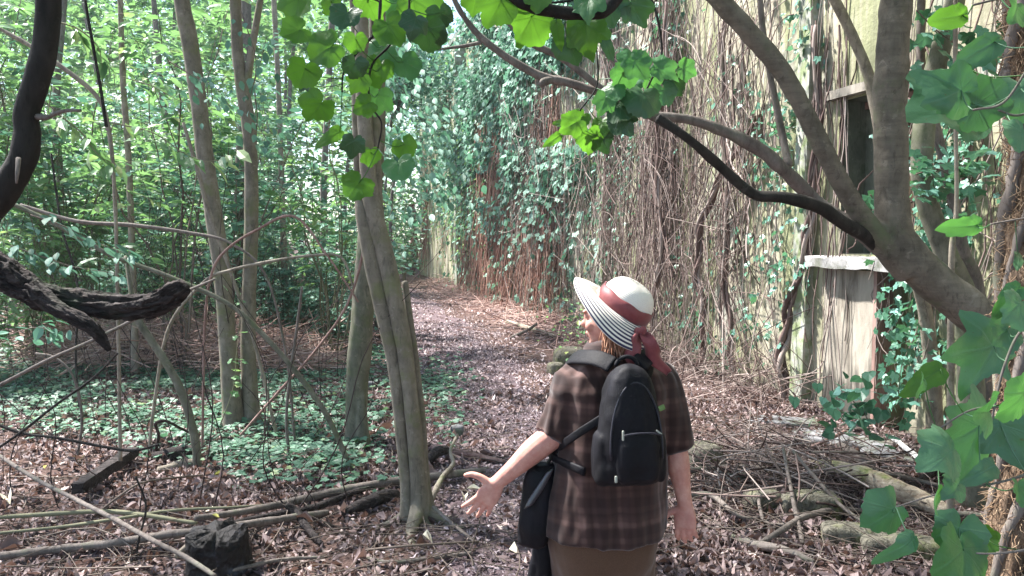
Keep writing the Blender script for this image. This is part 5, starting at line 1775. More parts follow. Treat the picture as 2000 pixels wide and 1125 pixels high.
leafy_twig('ivy patch beside the little wall niche', 'ivy', VT, [(1540, 340, 8.1), (1550, 300, 8.1), (1530, 250, 8.1), (1560, 200, 8.1)], 90, .085, (LF_IVY_V, LF_IVY_F), M['leaf_ivy'], M['twig'], 27, .6, 'ivy_strand', .13)
leafy_twig('low green weed at the wall foot behind the mossy block', 'ivy', VT, [(1130, 690, 9.6), (1125, 650, 9.6), (1115, 620, 9.6), (1125, 590, 9.6)], 110, .085, OV, M['leaf_light'], M['twig'], 28, .4, 'ivy_strand', .16)

# ---------------------------------------------------------------- stones, beam, slabs, stump
def rock(name, cat, lab, px, py, size, mat, rz=0.0, seed=0, grp=None, lift=None, cut=3.2):
    g = G(px, py)
    b_ = Batch()
    rings = []
    for i in range(14):
        ph = -PI / 2 + .05 + (PI - .1) * i / 13
        e = lambda v, p_: math.copysign(abs(v) ** p_, v)
        cz = e(math.sin(ph), .45)
        cr_ = abs(math.cos(ph)) ** .45
        rings.append(ell_ring((0, 0, cz * size[2] / 2), (cr_ * size[0] / 2, 0, 0), (0, cr_ * size[1] / 2, 0), 28, cut))
    r3 = np.array(rings)
    r3 = r3 * (1 + .09 * fbm(r3 * 9 + seed * 3.3, seed)[..., None])
    c, s = math.cos(rz), math.sin(rz)
    r3 = r3 @ np.array([[c, s, 0], [-s, c, 0], [0, 0, 1]])
    r3 = r3 + g + np.array([0, 0, size[2] * (.38 if lift is None else lift - .12)])
    lathe_rings(b_, r3)
    return tag(obj(name, b_, mat, base=g), lab, cat, grp)


SG = 'blocks and slabs of masonry'
rock('mossy_block', 'stone', 'squared mossy stone block beside the path behind the hiker', 1115, 722, (.46, .36, .34), M['stone_moss'], .1, 1, SG, .45, 6)
rock('mossy_block', 'stone', 'small dark mossy stone left of the squared block', 1085, 730, (.2, .2, .16), M['stone_moss'], .4, 2, SG)
rock('kerb_stone', 'stone', 'yellow green mossy kerb stone at the lower right', 1660, 1065, (.30, .16, .15), M['stone_moss'], -.25, 3, SG, .4, 6)
rock('kerb_stone', 'stone', 'grey kerb stone under the brushwood tangle', 1580, 1010, (.36, .18, .2), M['stone_moss'], -.1, 4, SG, .4, 6)
rock('kerb_stone', 'stone', 'small greenish block left of the tangle', 1490, 1000, (.22, .16, .18), M['stone_moss'], .2, 5, SG, .4, 6)
rock('kerb_stone', 'stone', 'brown kerb stone hidden under the lower leaves', 1760, 1085, (.4, .2, .14), M['stone_moss'], -.25, 6, SG, .4, 6)
rock('mossy_block', 'stone', 'moss covered round stone behind the right hand', 1370, 912, (.28, .24, .2), M['stone_moss'], .3, 7, SG)
rock('mossy_block', 'stone', 'mossy knob of stone left in the tangle', 1500, 912, (.13, .12, .12), M['stone_moss'], .3, 12, SG, .6)
rock('stone_slab', 'slab', 'large grey slab lying before the doorway', 1650, 862, (.9, .5, .05), M['stone'], -.5, 8, SG, .6, 5)
rock('stone_slab', 'slab', 'flat slab on the litter before the pilaster', 1530, 830, (.6, .3, .05), M['stone'], -.3, 9, SG, .8, 5)
rock('stone_slab', 'slab', 'bluish white slab beside the right hand', 1415, 935, (.3, .3, .06), M['stone'], .5, 10, SG, .8, 5)
rock('stone_slab', 'slab', 'small grey slab right of the doorway clump', 1750, 895, (.5, .22, .04), M['stone'], -.8, 11, SG, .7, 5)
rock('pale_stone', 'stone', 'pale stone at the ivy edge left of the path', 893, 850, (.12, .1, .1), M['stone'], 0, 14, SG)
rock('pale_stone', 'stone', 'pinkish white stone beside the second trunk', 722, 760, (.12, .1, .1), M['stone'], 0, 15, SG)
# timber beam
a_, b2_ = G(152, 982), G(262, 905)


def plank(name, cat, lab, A, B, w, h, mat, lift=.03, grp=None):
    A = np.array(A) + [0, 0, lift]
    B = np.array(B) + [0, 0, lift]
    d = unit(B - A)
    sd = unit(np.cross(d, [0, 0, 1.0]))
    up = np.cross(sd, d)
    b_ = Batch()
    rings = []
    for i in range(24):
        t_ = i / 23
        c = A + (B - A) * t_
        j = .004 * vnoise(np.array([[t_ * 13, k, 2.0] for k in range(8)]), 4)
        hw_, hh_ = w / 2, h / 2
        prof = [(-hw_, -hh_), (0, -hh_), (hw_, -hh_), (hw_, 0), (hw_, hh_), (0, hh_), (-hw_, hh_), (-hw_, 0)]
        rings.append([c + sd * (x + j[k]) + up * (z + j[(k + 3) % 8]) for k, (x, z) in enumerate(prof)])
    lathe_rings(b_, np.array(rings))
    return tag(obj(name, b_, mat, base=A, smooth=False), lab, cat, grp)


plank('old_beam', 'beam', 'squared dark timber beam lying among the left litter', a_, b2_, .075, .07, M['bark_rough'], .09)
plank('white_batten', 'batten', 'narrow white painted batten lying right of the doorway', G(1739, 866), G(1832, 940), .035, .02, M['white_paint'], .06)
plank('fallen_plank', 'plank', 'brown weathered plank lying along the wall foot right', G(1700, 868), G(1860, 890), .07, .05, M['bark_grey'], .02)
# charred stump
g = G(430, 1118)
b_ = Batch()
rings = []
for i in range(30):
    t_ = i / 29
    z = .28 * t_ - .05
    rr = .165 - .03 * t_
    ring = ell_ring((0, 0, z), (rr, 0, 0), (0, rr, 0), 48)
    if i == 29:
        ring[:, :2] *= .5
    a = np.arange(48) * 2 * PI / 48
    k = 1 + .07 * vnoise(np.stack([np.cos(a) * 3, np.sin(a) * 3, np.full(48, z * 3)], -1), 3) + .05 * vnoise(np.stack([np.cos(a) * 9, np.sin(a) * 9, np.full(48, z * 9)], -1), 8)
    ring[:, :2] *= k[:, None]
    if i > 24:
        ring[:, 2] += .03 * vnoise(np.stack([np.cos(a) * 4, np.sin(a) * 4, 0 * a + 5], -1), 9)
    rings.append(ring)
r3 = np.array(rings)
r3 = r3 * (1 + .035 * fbm(r3 * 22, 4)[..., None])
rx = .16
r3 = r3 @ np.array([[1, 0, 0], [0, math.cos(rx), math.sin(rx)], [0, -math.sin(rx), math.cos(rx)]]) + g
lathe_rings(b_, r3)
m, nt, out = new_mat('charred_wood')
v_ = mapping(nt)
vo = nt.nodes.new('ShaderNodeTexVoronoi')
vo.inputs['Scale'].default_value = 26
nt.links.new(v_, vo.inputs['Vector'])
nn = noise(nt, v_, 5, 4)
c_ = ramp(nt, nn, [(0.004, 0.004, 0.004), (0.014, 0.012, 0.012), (0.10, 0.115, 0.16)], [.3, .58, .74])
bsdf(nt, out, c_, .7, math_(nt, 'ADD', vo.outputs['Distance'], noise(nt, mapping(nt, (30, 30, 8)), 1, 5)), .9, .02, .25)
M['char'] = m
tag(obj('charred_stump', b_, M['char'], base=g), 'black charred stump with a broken top at the bottom left', 'stump')

# ---------------------------------------------------------------- the hiker
PY = 2.70
hk = np.array([0.345, 2.72, 0.0])
hk[2] = float(H(hk[0], hk[1]))
GZ = hk[2]
YAW = math.radians(9)
CYW, SYW = math.cos(YAW), math.sin(YAW)


def W(px, py, dy=0.0):
    return P(px, py, PY + dy)


def Lc(x, y, z):
    """hiker frame: x to her right, y forward, z up -> world"""
    return np.array([hk[0] - .012 + x * CYW - y * SYW, hk[1] + x * SYW + y * CYW, z])


person = root('person', hk, 'hiker seen from behind in brown checked shirt and striped sun hat, arm swinging', 'person')
skin_m, nt, out = new_mat('skin')
nz = noise(nt, mapping(nt), 30, 4)
c = ramp(nt, nz, [(0.46, 0.21, 0.17), (0.60, 0.34, 0.27)], [.3, .7])
c = mixc(nt, math_(nt, 'MULTIPLY', ramp(nt, noise(nt, mapping(nt), 75, 3), [(0, 0, 0), (1, 1, 1)], [.5, .7]), .35), c, (0.50, 0.17, 0.14))
pp_ = bsdf(nt, out, c, .55, noise(nt, mapping(nt), 160, 3), .12, .002, .35)
pp_.inputs['Subsurface Weight'].default_value = .12
pp_.inputs['Subsurface Radius'].default_value = (.02, .008, .005)

sk = Batch()


def cap(pts, rad, n=14, S=16, flat=1.0):
    q = cr(np.hstack([np.array(pts), np.array(rad)[:, None]]), n)
    sweep(sk, q[:, :3], q[:, 3], S)
    ellipsoid(sk, q[-1, :3], [q[-1, 3] * 1.0] * 3, S=14, M=9)
    ellipsoid(sk, q[0, :3], [q[0, 3] * 1.0] * 3, S=14, M=9)


# head: looks to image left and a little away
HC = W(1196, 622, .0)
hf = unit(np.array([-.90, .42, -.04]))     # face forward
hr = unit(np.cross(hf, [0, 0, 1.0]))       # her right
hu = np.cross(hr, hf)
HR = np.stack([hr, hf, hu], 1)             # columns: right, forward, up


def hp(x, y, z):
    return HC + hr * x + hf * y + hu * z


ellipsoid(sk, hp(0, -.008, .03), (.076, .094, .088), HR, 28, 18)
ellipsoid(sk, hp(0, .028, -.025), (.060, .062, .078), HR, 24, 16)
ellipsoid(sk, hp(0, .062, -.080), (.026, .022, .020), HR)       # chin
ellipsoid(sk, hp(0, .040, -.068), (.046, .040, .026), HR)       # jaw
ellipsoid(sk, hp(0, .099, -.018), (.011, .016, .014), HR)       # nose tip
ellipsoid(sk, hp(0, .090, .002), (.009, .012, .026), HR)        # nose bridge
ellipsoid(sk, hp(0, .084, .026), (.050, .012, .010), HR)        # brow
ellipsoid(sk, hp(0, .086, -.048), (.022, .010, .007), HR)       # upper lip
ellipsoid(sk, hp(0, .083, -.058), (.018, .010, .006), HR)       # lower lip
for sx in (-1, 1):
    ellipsoid(sk, hp(sx * .042, .062, -.022), (.020, .020, .022), HR)   # cheek
    ellipsoid(sk, hp(sx * .031, .077, .010), (.013, .010, .009), HR)    # closed eyelid and ball
    ellipsoid(sk, hp(sx * .078, -.006, -.008), (.008, .017, .030), HR)  # ear
# neck
q = cr(np.array([[*hp(0, -.02, -.02), .058], [*hp(0, -.025, -.075), .056], [*Lc(0.005, -.01, 1.285), .062], [*Lc(0.0, 0, 1.23), .09]]), 14)
sweep(sk, q[:, :3], q[:, 3], 20)
# inner torso
rings = []
for z, a, b2 in ((1.25, .07, .06), (1.20, .14, .09), (1.1, .16, .11), (.9, .165, .125), (.75, .185, .135), (.66, .18, .13)):
    rings.append(ell_ring(Lc(0, 0, z), np.array([CYW, SYW, 0]) * a, np.array([-SYW, CYW, 0]) * b2, 28))
lathe_rings(sk, np.array(rings)[::-1])
# arms
SHL, ELL, WRL = W(1128, 735, .0), W(1078, 852, -.03), W(972, 942, -.02)
SHR, ELR, WRR = W(1292, 745, .02), W(1318, 872, .02), W(1338, 985, -.02)
cap([SHL, (SHL + ELL) / 2, ELL], [.055, .050, .043])
cap([ELL, ELL * .66 + WRL * .34 + [0, 0, .004], ELL * .3 + WRL * .7, WRL], [.044, .043, .032, .0255])
cap([SHR, (SHR + ELR) / 2, ELR], [.054, .048, .044])
cap([ELR, ELR * .66 + WRR * .34, ELR * .3 + WRR * .7, WRR], [.042, .040, .030, .0245])


def hand(wr, d, side, spread, curl_, thumb_dir, length=.165):
    """wr wrist, d pointing direction, side = across the palm (towards index), n = palm normal"""
    d = unit(d)
    side = unit(side - d * np.dot(side, d))
    n = np.cross(d, side)
    pl = length * .50
    rings = []
    for t_, w, h in ((-.12, .024, .019), (.1, .028, .018), (.35, .036, .016), (.7, .040, .0145), (.95, .038, .012), (1.04, .033, .009)):
        c = wr + d * pl * t_
        rings.append(ell_ring(c, side * w, n * h, 22, 2.6))
    lathe_rings(sk, np.array(rings)[:, ::-1])
    ellipsoid(sk, wr, (.024, .022, .024), S=14, M=9)
    lens = [.92, 1.0, .94, .74]
    for k in range(4):
        u = (1.5 - k) / 1.5
        st = wr + d * pl * (.93 - .05 * abs(u - .2)) + side * u * .027
        sp = spread * u
        L = length * .5 * lens[k]
        dirn = unit(d + side * sp)
        pts = [st - dirn * .012]
        cpt, cd_ = st, dirn
        for j, (fr, ben) in enumerate(((.45, curl_ * .6 + .05 * k), (.30, curl_), (.25, curl_ * .8))):
            ang = ben
            cd_ = unit(cd_ * math.cos(ang) + n * math.sin(ang))
            cpt = cpt + cd_ * L * fr
            pts.append(cpt)
        r0 = [.0092, .0095, .009, .0078][k]
        cap(pts, [r0 * 1.08, r0, r0 * .9, r0 * .72], 16, 12)
    # thumb from the side of the palm
    st = wr + d * pl * .22 + side * .026
    td = unit(thumb_dir)
    p1 = st + unit(td * .8 + side * .4) * .032
    p2 = p1 + unit(td + d * .25) * .030
    p3 = p2 + unit(td * .7 + d * .6) * .022
    cap([st - side * .012, p1, p2, p3], [.015, .0125, .0105, .008], 16, 12)


# her left hand: open, fingers down and outward, thumb up and away from the body
dl = unit(W(940, 985, .0) - W(968, 945, 0))
hand(WRL, dl, unit(W(930, 950, -.02) - W(968, 945, 0)) + np.array([0, .25, 0]), .30, .22, unit(W(938, 925, 0) - W(966, 942, 0)) + np.array([0, .1, 0]))
# her right hand: hanging, half curled, thumb forward towards the body
dr_ = unit(np.array([.01, -.03, -1.0]))
hand(WRR, dr_, np.array([-.85, .5, 0]), .12, .38, unit(np.array([-.75, .15, -.75])), .160)
# legs
for sx, dy, ff in ((-1, .10, .0), (1, -.08, 0.0)):
    hip = Lc(sx * .09, 0, .66)
    kn = Lc(sx * .085, .05 + dy * .6, .37)
    an = Lc(sx * .08, dy, .085)
    cap([hip, kn, an], [.085, .052, .036], 20, 18)
body = remesh(sk, .0042, 2)
obj('body', body, skin_m, person)

# hair: short reddish hair showing under the hat
hair_m = stem_mat('hair', [(0.28, 0.12, 0.07), (0.42, 0.22, 0.14), (0.52, 0.32, 0.22)], .5)
hb = Batch()
r_ = np.random.default_rng(17)
n = 2200
a = r_.uniform(-.52 * PI, .52 * PI, n)        # around the back and sides, 0 = back
st = np.array([hp(math.sin(t_) * .079, -.008 - math.cos(t_) * .092, zz) for t_, zz in zip(a, r_.uniform(-.05, .03, n))])
L = r_.uniform(.05, .09, n)
tt = np.linspace(0, 1, 7)[None, :, None]
dn = -hu[None] + r_.normal(0, .16, (n, 3)) + (HC - st) * .9
hp_ = st[:, None] + unit(dn)[:, None] * L[:, None, None] * tt + unit(st - HC)[:, None] * .012 * np.sin(tt * PI * .9)
HAX0 = unit(np.array([math.sin(math.radians(33)), -.20, math.cos(math.radians(33))]))
keep = (((hp_ - W(1210, 610, .0)) @ HAX0).max(1) < -.004)
hp_ = hp_[keep]
n = len(hp_)
tubes(hb, hp_, .0028 * (1 - .7 * tt[..., 0]) * np.ones((n, 1)), 4)
ellipsoid(hb, hp(0, -.012, .018), (.079, .090, .078), HR, 28, 18)
obj('hair', hb, hair_m, person)

# shirt
def shirt_disp(v):
    a = fbm(v * np.array([9, 9, 3.2]), 21, 3)
    b3 = fbm(v * np.array([22, 22, 8]), 25, 2)
    c4 = vnoise(v * np.array([26, 26, 5]), 29)
    return .015 * a + .006 * b3 + .004 * c4


sb = Batch()
XR, YF = np.array([CYW, SYW, 0]), np.array([-SYW, CYW, 0])
rings = []
for z, a, b2, cx_, cy_ in ((1.285, .068, .066, .0, -.005), (1.262, .095, .078, .0, -.005), (1.235, .145, .096, 0, -.005), (1.205, .180, .112, 0, -.01), (1.15, .196, .130, 0, -.01), (1.06, .186, .142, 0, 0), (.96, .182, .148, -.004, 0),
                           (.86, .190, .156, -.008, 0), (.76, .204, .168, -.015, 0), (.69, .212, .175, -.02, 0), (.655, .214, .176, -.022, 0)):
    rings.append(ell_ring(Lc(cx_, cy_, z), XR * a * 1.06, YF * b2 * 1.04, 48, 2.3))
lathe_rings(sb, np.array(rings)[::-1])


def sleeve(sh, el, r0, r1, frac):
    end = sh + (el - sh) * frac
    ellipsoid(sb, sh, (r0 * .98, r0 * .98, r0 * .92))
    q = cr(np.array([[*(sh + (sh - end) * .12 + np.array([0, 0, .01])), r0 * .9], [*sh, r0], [*((sh + end) / 2), (r0 + r1) / 2 + .004], [*end, r1]]), 18)
    sweep(sb, q[:, :3], q[:, 3], 28)


sleeve(SHL + np.array([.02, 0, 0]), ELL, .072, .066, 1.02)
sleeve(SHR + np.array([-.012, 0, .0]), ELR, .074, .066, 1.0)
sh_b = remesh(sb, .006, 5, shirt_disp)
m, nt, out = new_mat('checked_cotton')
tc = nt.nodes.new('ShaderNodeTexCoord')
sp = nt.nodes.new('ShaderNodeSeparateXYZ')
wob = nt.nodes.new('ShaderNodeMapping')
nt.links.new(tc.outputs['Object'], sp.inputs[0])
nzz = noise(nt, tc.outputs['Object'], 7, 3)


def stripes(coord, freq, lo, hi):
    v = math_(nt, 'ADD', math_(nt, 'MULTIPLY', coord, freq), math_(nt, 'MULTIPLY', nzz, 1.6))
    v = math_(nt, 'SINE', v)
    v = math_(nt, 'MULTIPLY', math_(nt, 'ADD', v, 1), .5)
    return ramp(nt, v, [(0, 0, 0), (1, 1, 1)], [lo, hi])


vx = stripes(math_(nt, 'ADD', sp.outputs['X'], math_(nt, 'MULTIPLY', sp.outputs['Y'], .5)), 150, .45, .9)
vx2 = stripes(sp.outputs['X'], 47, .6, .95)
vz = stripes(sp.outputs['Z'], 130, .5, .9)
vz2 = stripes(sp.outputs['Z'], 52, .6, .95)
f_ = math_(nt, 'ADD', math_(nt, 'MULTIPLY', vx, .22), math_(nt, 'MULTIPLY', vz, .22))
f_ = math_(nt, 'ADD', f_, math_(nt, 'ADD', math_(nt, 'MULTIPLY', vx2, .28), math_(nt, 'MULTIPLY', vz2, .28)))
c = ramp(nt, f_, [(0.022, 0.010, 0.009), (0.048, 0.024, 0.020), (0.13, 0.074, 0.064)], [0, .45, 1])
wv_ = noise(nt, mapping(nt, (400, 400, 400)), 1, 2)
bsdf(nt, out, c, .85, wv_, .3, .001, .2, .25)
M['shirt'] = m
shirt = obj('shirt', sh_b, M['shirt'], person)
# collar
cb = Batch()
q = []
S = 40
for k, (rr, zz) in enumerate(((.070, 1.272), (.073, 1.300), (.079, 1.308), (.090, 1.290), (.098, 1.268))):
    ring = ell_ring(Lc(.0, -.006, zz), XR * rr, YF * rr * .95, S)
    a = np.arange(S) * 2 * PI / S
    ring[:, 2] += -.012 * np.sin(a) * (1 if k > 0 else 0) + .003 * np.sin(a * 5)
    q.append(ring)
lathe_rings(cb, np.array(q), cap=False)
obj('collar', cb, M['shirt'], shirt)

# trousers
tb = Batch()
rings = []
for z, a, b2 in ((.50, .150, .125), (.56, .172, .150), (.61, .182, .160), (.66, .186, .162), (.74, .184, .155), (.80, .17, .14)):
    rings.append(ell_ring(Lc(-.02, 0, z), XR * a * 1.05, YF * b2, 40, 2.2))
lathe_rings(tb, np.array(rings))
for sx, dy in ((-1, .10), (1, -.08)):
    q = cr(np.array([[*Lc(sx * .088 - .02, 0, .68), .092], [*Lc(sx * .088 - .015, .01, .56), .098], [*Lc(sx * .085 - .01, .05 + dy * .6, .37), .078], [*Lc(sx * .08, dy + .01, .12), .068], [*Lc(sx * .08, dy, .055), .070]]), 30)
    sweep(tb, q[:, :3], q[:, 3], 28)
tr_b = remesh(tb, .0075, 5, lambda v: .006 * fbm(v * np.array([11, 11, 6]), 31, 3))
obj('trousers', tr_b, simple_mat('khaki_cotton', (0.065, 0.036, 0.021), (0.105, 0.06, 0.036), .9, 300, .2, .001, .15, .2), person)
# shoes
shoe_m = simple_mat('shoe', (0.05, 0.045, 0.045), (0.09, 0.08, 0.08), .6, 30)
for sx, dy in ((-1, .10), (1, -.08)):
    b_ = Batch()
    rings = []
    for y_, w, h in ((-.075, .028, .05), (-.05, .040, .085), (0, .042, .095), (.05, .044, .075), (.10, .047, .055), (.15, .040, .042), (.175, .022, .03)):
        c = Lc(sx * .08, dy + y_, GZ + h * .5 + .002)
        rings.append(ell_ring(c, XR * w, np.array([0, 0, h * .5]), 22, 2.6))
    lathe_rings(b_, np.array(rings))
    obj('shoe', b_, shoe_m, person)

# hat
hat_m, nt, out = new_mat('striped_straw')
at = nt.nodes.new('ShaderNodeAttribute')
at.attribute_name = 'braid'
sp = nt.nodes.new('ShaderNodeSeparateXYZ')
nt.links.new(at.outputs['Vector'], sp.inputs[0])
s1 = math_(nt, 'MULTIPLY', math_(nt, 'ADD', math_(nt, 'SINE', math_(nt, 'MULTIPLY', sp.outputs['X'], 2 * PI)), 1), .5)
thr = math_(nt, 'SUBTRACT', s1, sp.outputs['Y'])
fst = ramp(nt, thr, [(0, 0, 0), (1, 1, 1)], [.49, .56])
c = mixc(nt, fst, (0.78, 0.73, 0.66), (0.035, 0.03, 0.075))
fine = math_(nt, 'SINE', math_(nt, 'MULTIPLY', sp.outputs['Z'], 2 * PI))
bsdf(nt, out, c, .7, fine, .35, .0015, .3)
band_m = simple_mat('red_ribbon', (0.17, 0.032, 0.036), (0.23, 0.05, 0.054), .55, 60, .15, .001, .4, .2)

hax = unit(np.array([math.sin(math.radians(33)), -.20, math.cos(math.radians(33))]))   # hat axis
hc0 = W(1210, 610, .0)                    # centre of the brim plane
hx = unit(np.cross(np.array([0, 1.0, 0]), hax))     # in-plane, image right and down
hy = np.cross(hax, hx)                    # away from the camera


def hatp(r, ang, h):
    return hc0 + hx * r * math.cos(ang) + hy * r * math.sin(ang) + hax * h


def hat_surface(prof, S=96, thick=None):
    """prof: list of (t, function(ang)->(r,h)), braid x, y, z"""
    V, A = [], []
    for (fn, bx, by, bz) in prof:
        for k in range(S):
            an = 2 * PI * k / S
            r, h = fn(an)
            V.append(hatp(r, an, h))
            A.append((bx, by(an), bz))
    Mn = len(prof)
    i = np.arange(Mn - 1)[:, None] * S
    j = np.arange(S)[None, :]
    k = (j + 1) % S
    f = np.stack([i + j, i + k, i + S + k, i + S + j], -1).reshape(-1, 4)
    return np.array(V), f, np.array(A)


def braid_obj(name, V, F, A, mat, parent):
    b_ = Batch()
    b_.add(V, F)
    me = b_.mesh(name, mat, wloc(parent))
    at_ = me.attributes.new('braid', 'FLOAT_VECTOR', 'POINT')
    at_.data.foreach_set('vector', A.ravel().astype(np.float32))
    o = bpy.data.objects.new(name, me)
    COL.objects.link(o)
    o.parent = parent
    md = o.modifiers.new('t', 'SOLIDIFY')
    md.thickness = .0025
    md.offset = -1
    return o


RC = .094
# crown: domed, slightly flattened top
prof = []
for i in range(36):
    t_ = i / 35
    ph = t_ * PI / 2
    rr = RC * (math.cos(ph) ** .62 if ph < PI / 2 - 1e-6 else 0.001)
    rr = max(rr, .001)
    hh = .012 + .105 * math.sin(ph) ** .9
    prof.append((lambda an, rr=rr, hh=hh: (rr * (1 + .02 * math.cos(2 * an)), hh), 0.25, lambda an: 1.0, t_ * 22))
V, F, A = hat_surface(prof)
hat = root('hat', hc0, None, None)
for kk in list(hat.keys()):
    del hat[kk]
hat.parent = person
hat.location = tuple(hc0 - hk)
crown_o = braid_obj('hat_crown', V, F, A, hat_m, hat)
# brim: droops round the back and side, turned up a little in front (image left)
prof = []
NB = 60


def brim_fn(t_):
    def fn(an):
        front = .5 * (1 - math.cos(an))               # 1 towards image left
        near = max(0, -math.sin(an))                  # towards the camera
        w = .074 + .020 * front + .006 * near
        droop = (.060 - .060 * front + .030 * near) * (1 + .12 * math.sin(3 * an + .5))
        r = RC * (1 + .02 * math.cos(2 * an)) + w * (t_ ** 1.0) * (1 - .22 * t_ * (1 - front))
        h = .012 - droop * t_ ** 1.35 + .012 * front * math.sin(t_ * PI)
        return r, h
    return fn


def navy(an):
    front = .5 * (1 - math.cos(an))
    return .42 - .0 * front


for i in range(NB):
    t_ = i / (NB - 1)
    prof.append((brim_fn(t_), t_ * 9 + .6, (lambda an, t_=t_: .06 - .35 * (t_ - .2) + .50 * .5 * (1 - math.cos(an)) - .10 * max(0, -math.sin(an))), t_ * 18))
V, F, A = hat_surface(prof)
braid_obj('brim', V, F[:, ::-1], A, hat_m, hat)
# band
bb = Batch()
rings = []
for i, (rr, hh) in enumerate(((.0955, .010), (.0985, .012), (.0985, .034), (.0965, .058), (.092, .059))):
    rings.append([hatp(rr * (1 + .02 * math.cos(2 * 2 * PI * k / 72)), 2 * PI * k / 72, hh + .002 * math.sin(7 * 2 * PI * k / 72)) for k in range(72)])
lathe_rings(bb, np.array(rings), cap=False)
band = obj('hat_band', bb, band_m, hat)


def ribbon(name, pts, wid, nrm, parent, seed=0):
    q = cr(np.hstack([np.array(pts), np.array(wid)[:, None]]), 36)
    c = q[:, :3]
    t = unit(np.gradient(c, axis=0))
    sd = unit(np.cross(t, nrm))
    rings = []
    nn_ = np.cross(sd, t)
    for i in range(36):
        tw = .5 * math.sin(i * .22 + seed)
        s2 = sd[i] * math.cos(tw) + nn_[i] * math.sin(tw)
        n2 = np.cross(t[i], s2)
        prof = []
        for u in (-1, -.5, 0, .5, 1):
            prof.append(c[i] + s2 * q[i, 3] * u + n2 * (.006 * math.cos(u * 3 + i * .15) + .0012))
        for u in (1, .5, 0, -.5, -1):
            prof.append(c[i] + s2 * q[i, 3] * u + n2 * (.006 * math.cos(u * 3 + i * .15) - .0012))
        rings.append(prof)
    b_ = Batch()
    lathe_rings(b_, np.array(rings))
    return obj(name, b_, band_m, parent)


kn = W(1250, 648, -.10)
nr = np.array([0, -1.0, .1])
ribbon('ribbon', [kn, W(1243, 664, -.12), W(1234, 690, -.12), W(1232, 712, -.115)], [.012, .020, .026, .010], nr, hat)
ribbon('ribbon', [kn + np.array([.005, 0, 0]), W(1268, 668, -.13), W(1280, 700, -.12), W(1306, 728, -.10)], [.012, .022, .024, .012], nr, hat, 1.5)
b_ = Batch()
for (c0, c1, w) in ((kn, W(1263, 642, -.13), .016), (kn, W(1240, 646, -.12), .014)):
    c0, c1 = np.array(c0), np.array(c1)
    ellipsoid(b_, (c0 + c1) / 2, (.012, .010, w), None, 14, 9)
ellipsoid(b_, kn, (.013, .012, .015))
obj('bow', remesh(b_, .003, 3), band_m, hat)

# backpack
pk = root('backpack', Lc(.03, -.24, .92), 'small black daypack with zipped front pocket on the back of the hiker', 'backpack')
black, nt, out = new_mat('black_nylon')
nz = noise(nt, mapping(nt), 10, 4)
wv_ = noise(nt, mapping(nt), 500, 2)
bsdf(nt, out, ramp(nt, nz, [(0.002, 0.002, 0.003), (0.007, 0.007, 0.011)], [.3, .7]), .65, math_(nt, 'ADD', nz, math_(nt, 'MULTIPLY', wv_, .15)), .5, .01, .2)
grey_m = simple_mat('zip_tape', (0.012, 0.012, 0.018), (0.03, 0.03, 0.04), .4, 200)
tag_m = simple_mat('pale_tag', (0.26, 0.27, 0.24), (0.4, 0.42, 0.36), .6, 60)
gtag_m = simple_mat('green_tag', (0.12, 0.2, 0.06), (0.16, 0.26, 0.09), .6, 60)


PKX = -.032


def PZ(z):
    return .895 + (z - .795) * .86


def pk_loft(prof, yc, cx_=.03, e=3.2, S=44):
    rings = []
    for z, a, b2 in prof:
        z = PZ(z)
        a = a * .70
        b2 = b2 * .85
        rings.append(ell_ring(Lc(.03 + (cx_ - .03) * .70 + PKX, yc(z) if callable(yc) else yc, z), XR * a, YF * b2, S, e))
    return np.array(rings)


b_ = Batch()
lathe_rings(b_, pk_loft([(.795, .105, .06), (.81, .128, .085), (.86, .137, .10), (.95, .137, .105), (1.05, .128, .10), (1.13, .112, .085), (1.18, .09, .066), (1.212, .062, .045), (1.222, .03, .02)], -.235)[:, :])
for sx in (-1, 1):    # side pockets
    lathe_rings(b_, pk_loft([(.80, .022, .05), (.82, .03, .06), (.90, .032, .062), (.965, .026, .055), (.975, .02, .05)], -.235, .03 + sx * .13, 2.4, 28))
pb_ = remesh(b_, .006, 6, lambda v: .009 * fbm(v * np.array([11, 11, 7]), 55, 3))
obj('pack_body', pb_, black, pk)
b_ = Batch()
lathe_rings(b_, pk_loft([(.81, .070, .03), (.83, .090, .045), (.88, .098, .050), (.95, .094, .046), (.99, .082, .034), (1.008, .06, .016)], -.300, .035, 3.4))
fp = obj('front_pocket', remesh(b_, .005, 5, lambda v: .004 * fbm(v * 13, 57, 3)), black, pk)
b_ = Batch()
lathe_rings(b_, pk_loft([(1.035, .050, .018), (1.045, .066, .028), (1.09, .066, .030), (1.125, .055, .022), (1.135, .04, .012)], -.285, .035, 3.2))
obj('upper_pocket', remesh(b_, .005, 5, lambda v: .003 * fbm(v * 15, 58, 3)), black, pk)
b_ = Batch()
an = np.linspace(-.12, PI + .12, 26)
z_ = np.array([Lc(.03 + PKX - math.cos(t_) * .082, -.312 + .02 * math.sin(t_), PZ(.93 + .24 * math.sin(t_))) for t_ in an])
sweep(b_, z_, np.full(26, .0035), 8)
o_ = obj('zip', b_, grey_m, pk)
b_ = Batch()
z_ = np.array([Lc(.035 + PKX + x_, -.355 + abs(x_) * .12, PZ(1.005) - x_ * x_ * 2.2) for x_ in np.linspace(-.06, .06, 20)])
sweep(b_, z_, np.full(20, .003), 8)
obj('zip', b_, grey_m, pk)


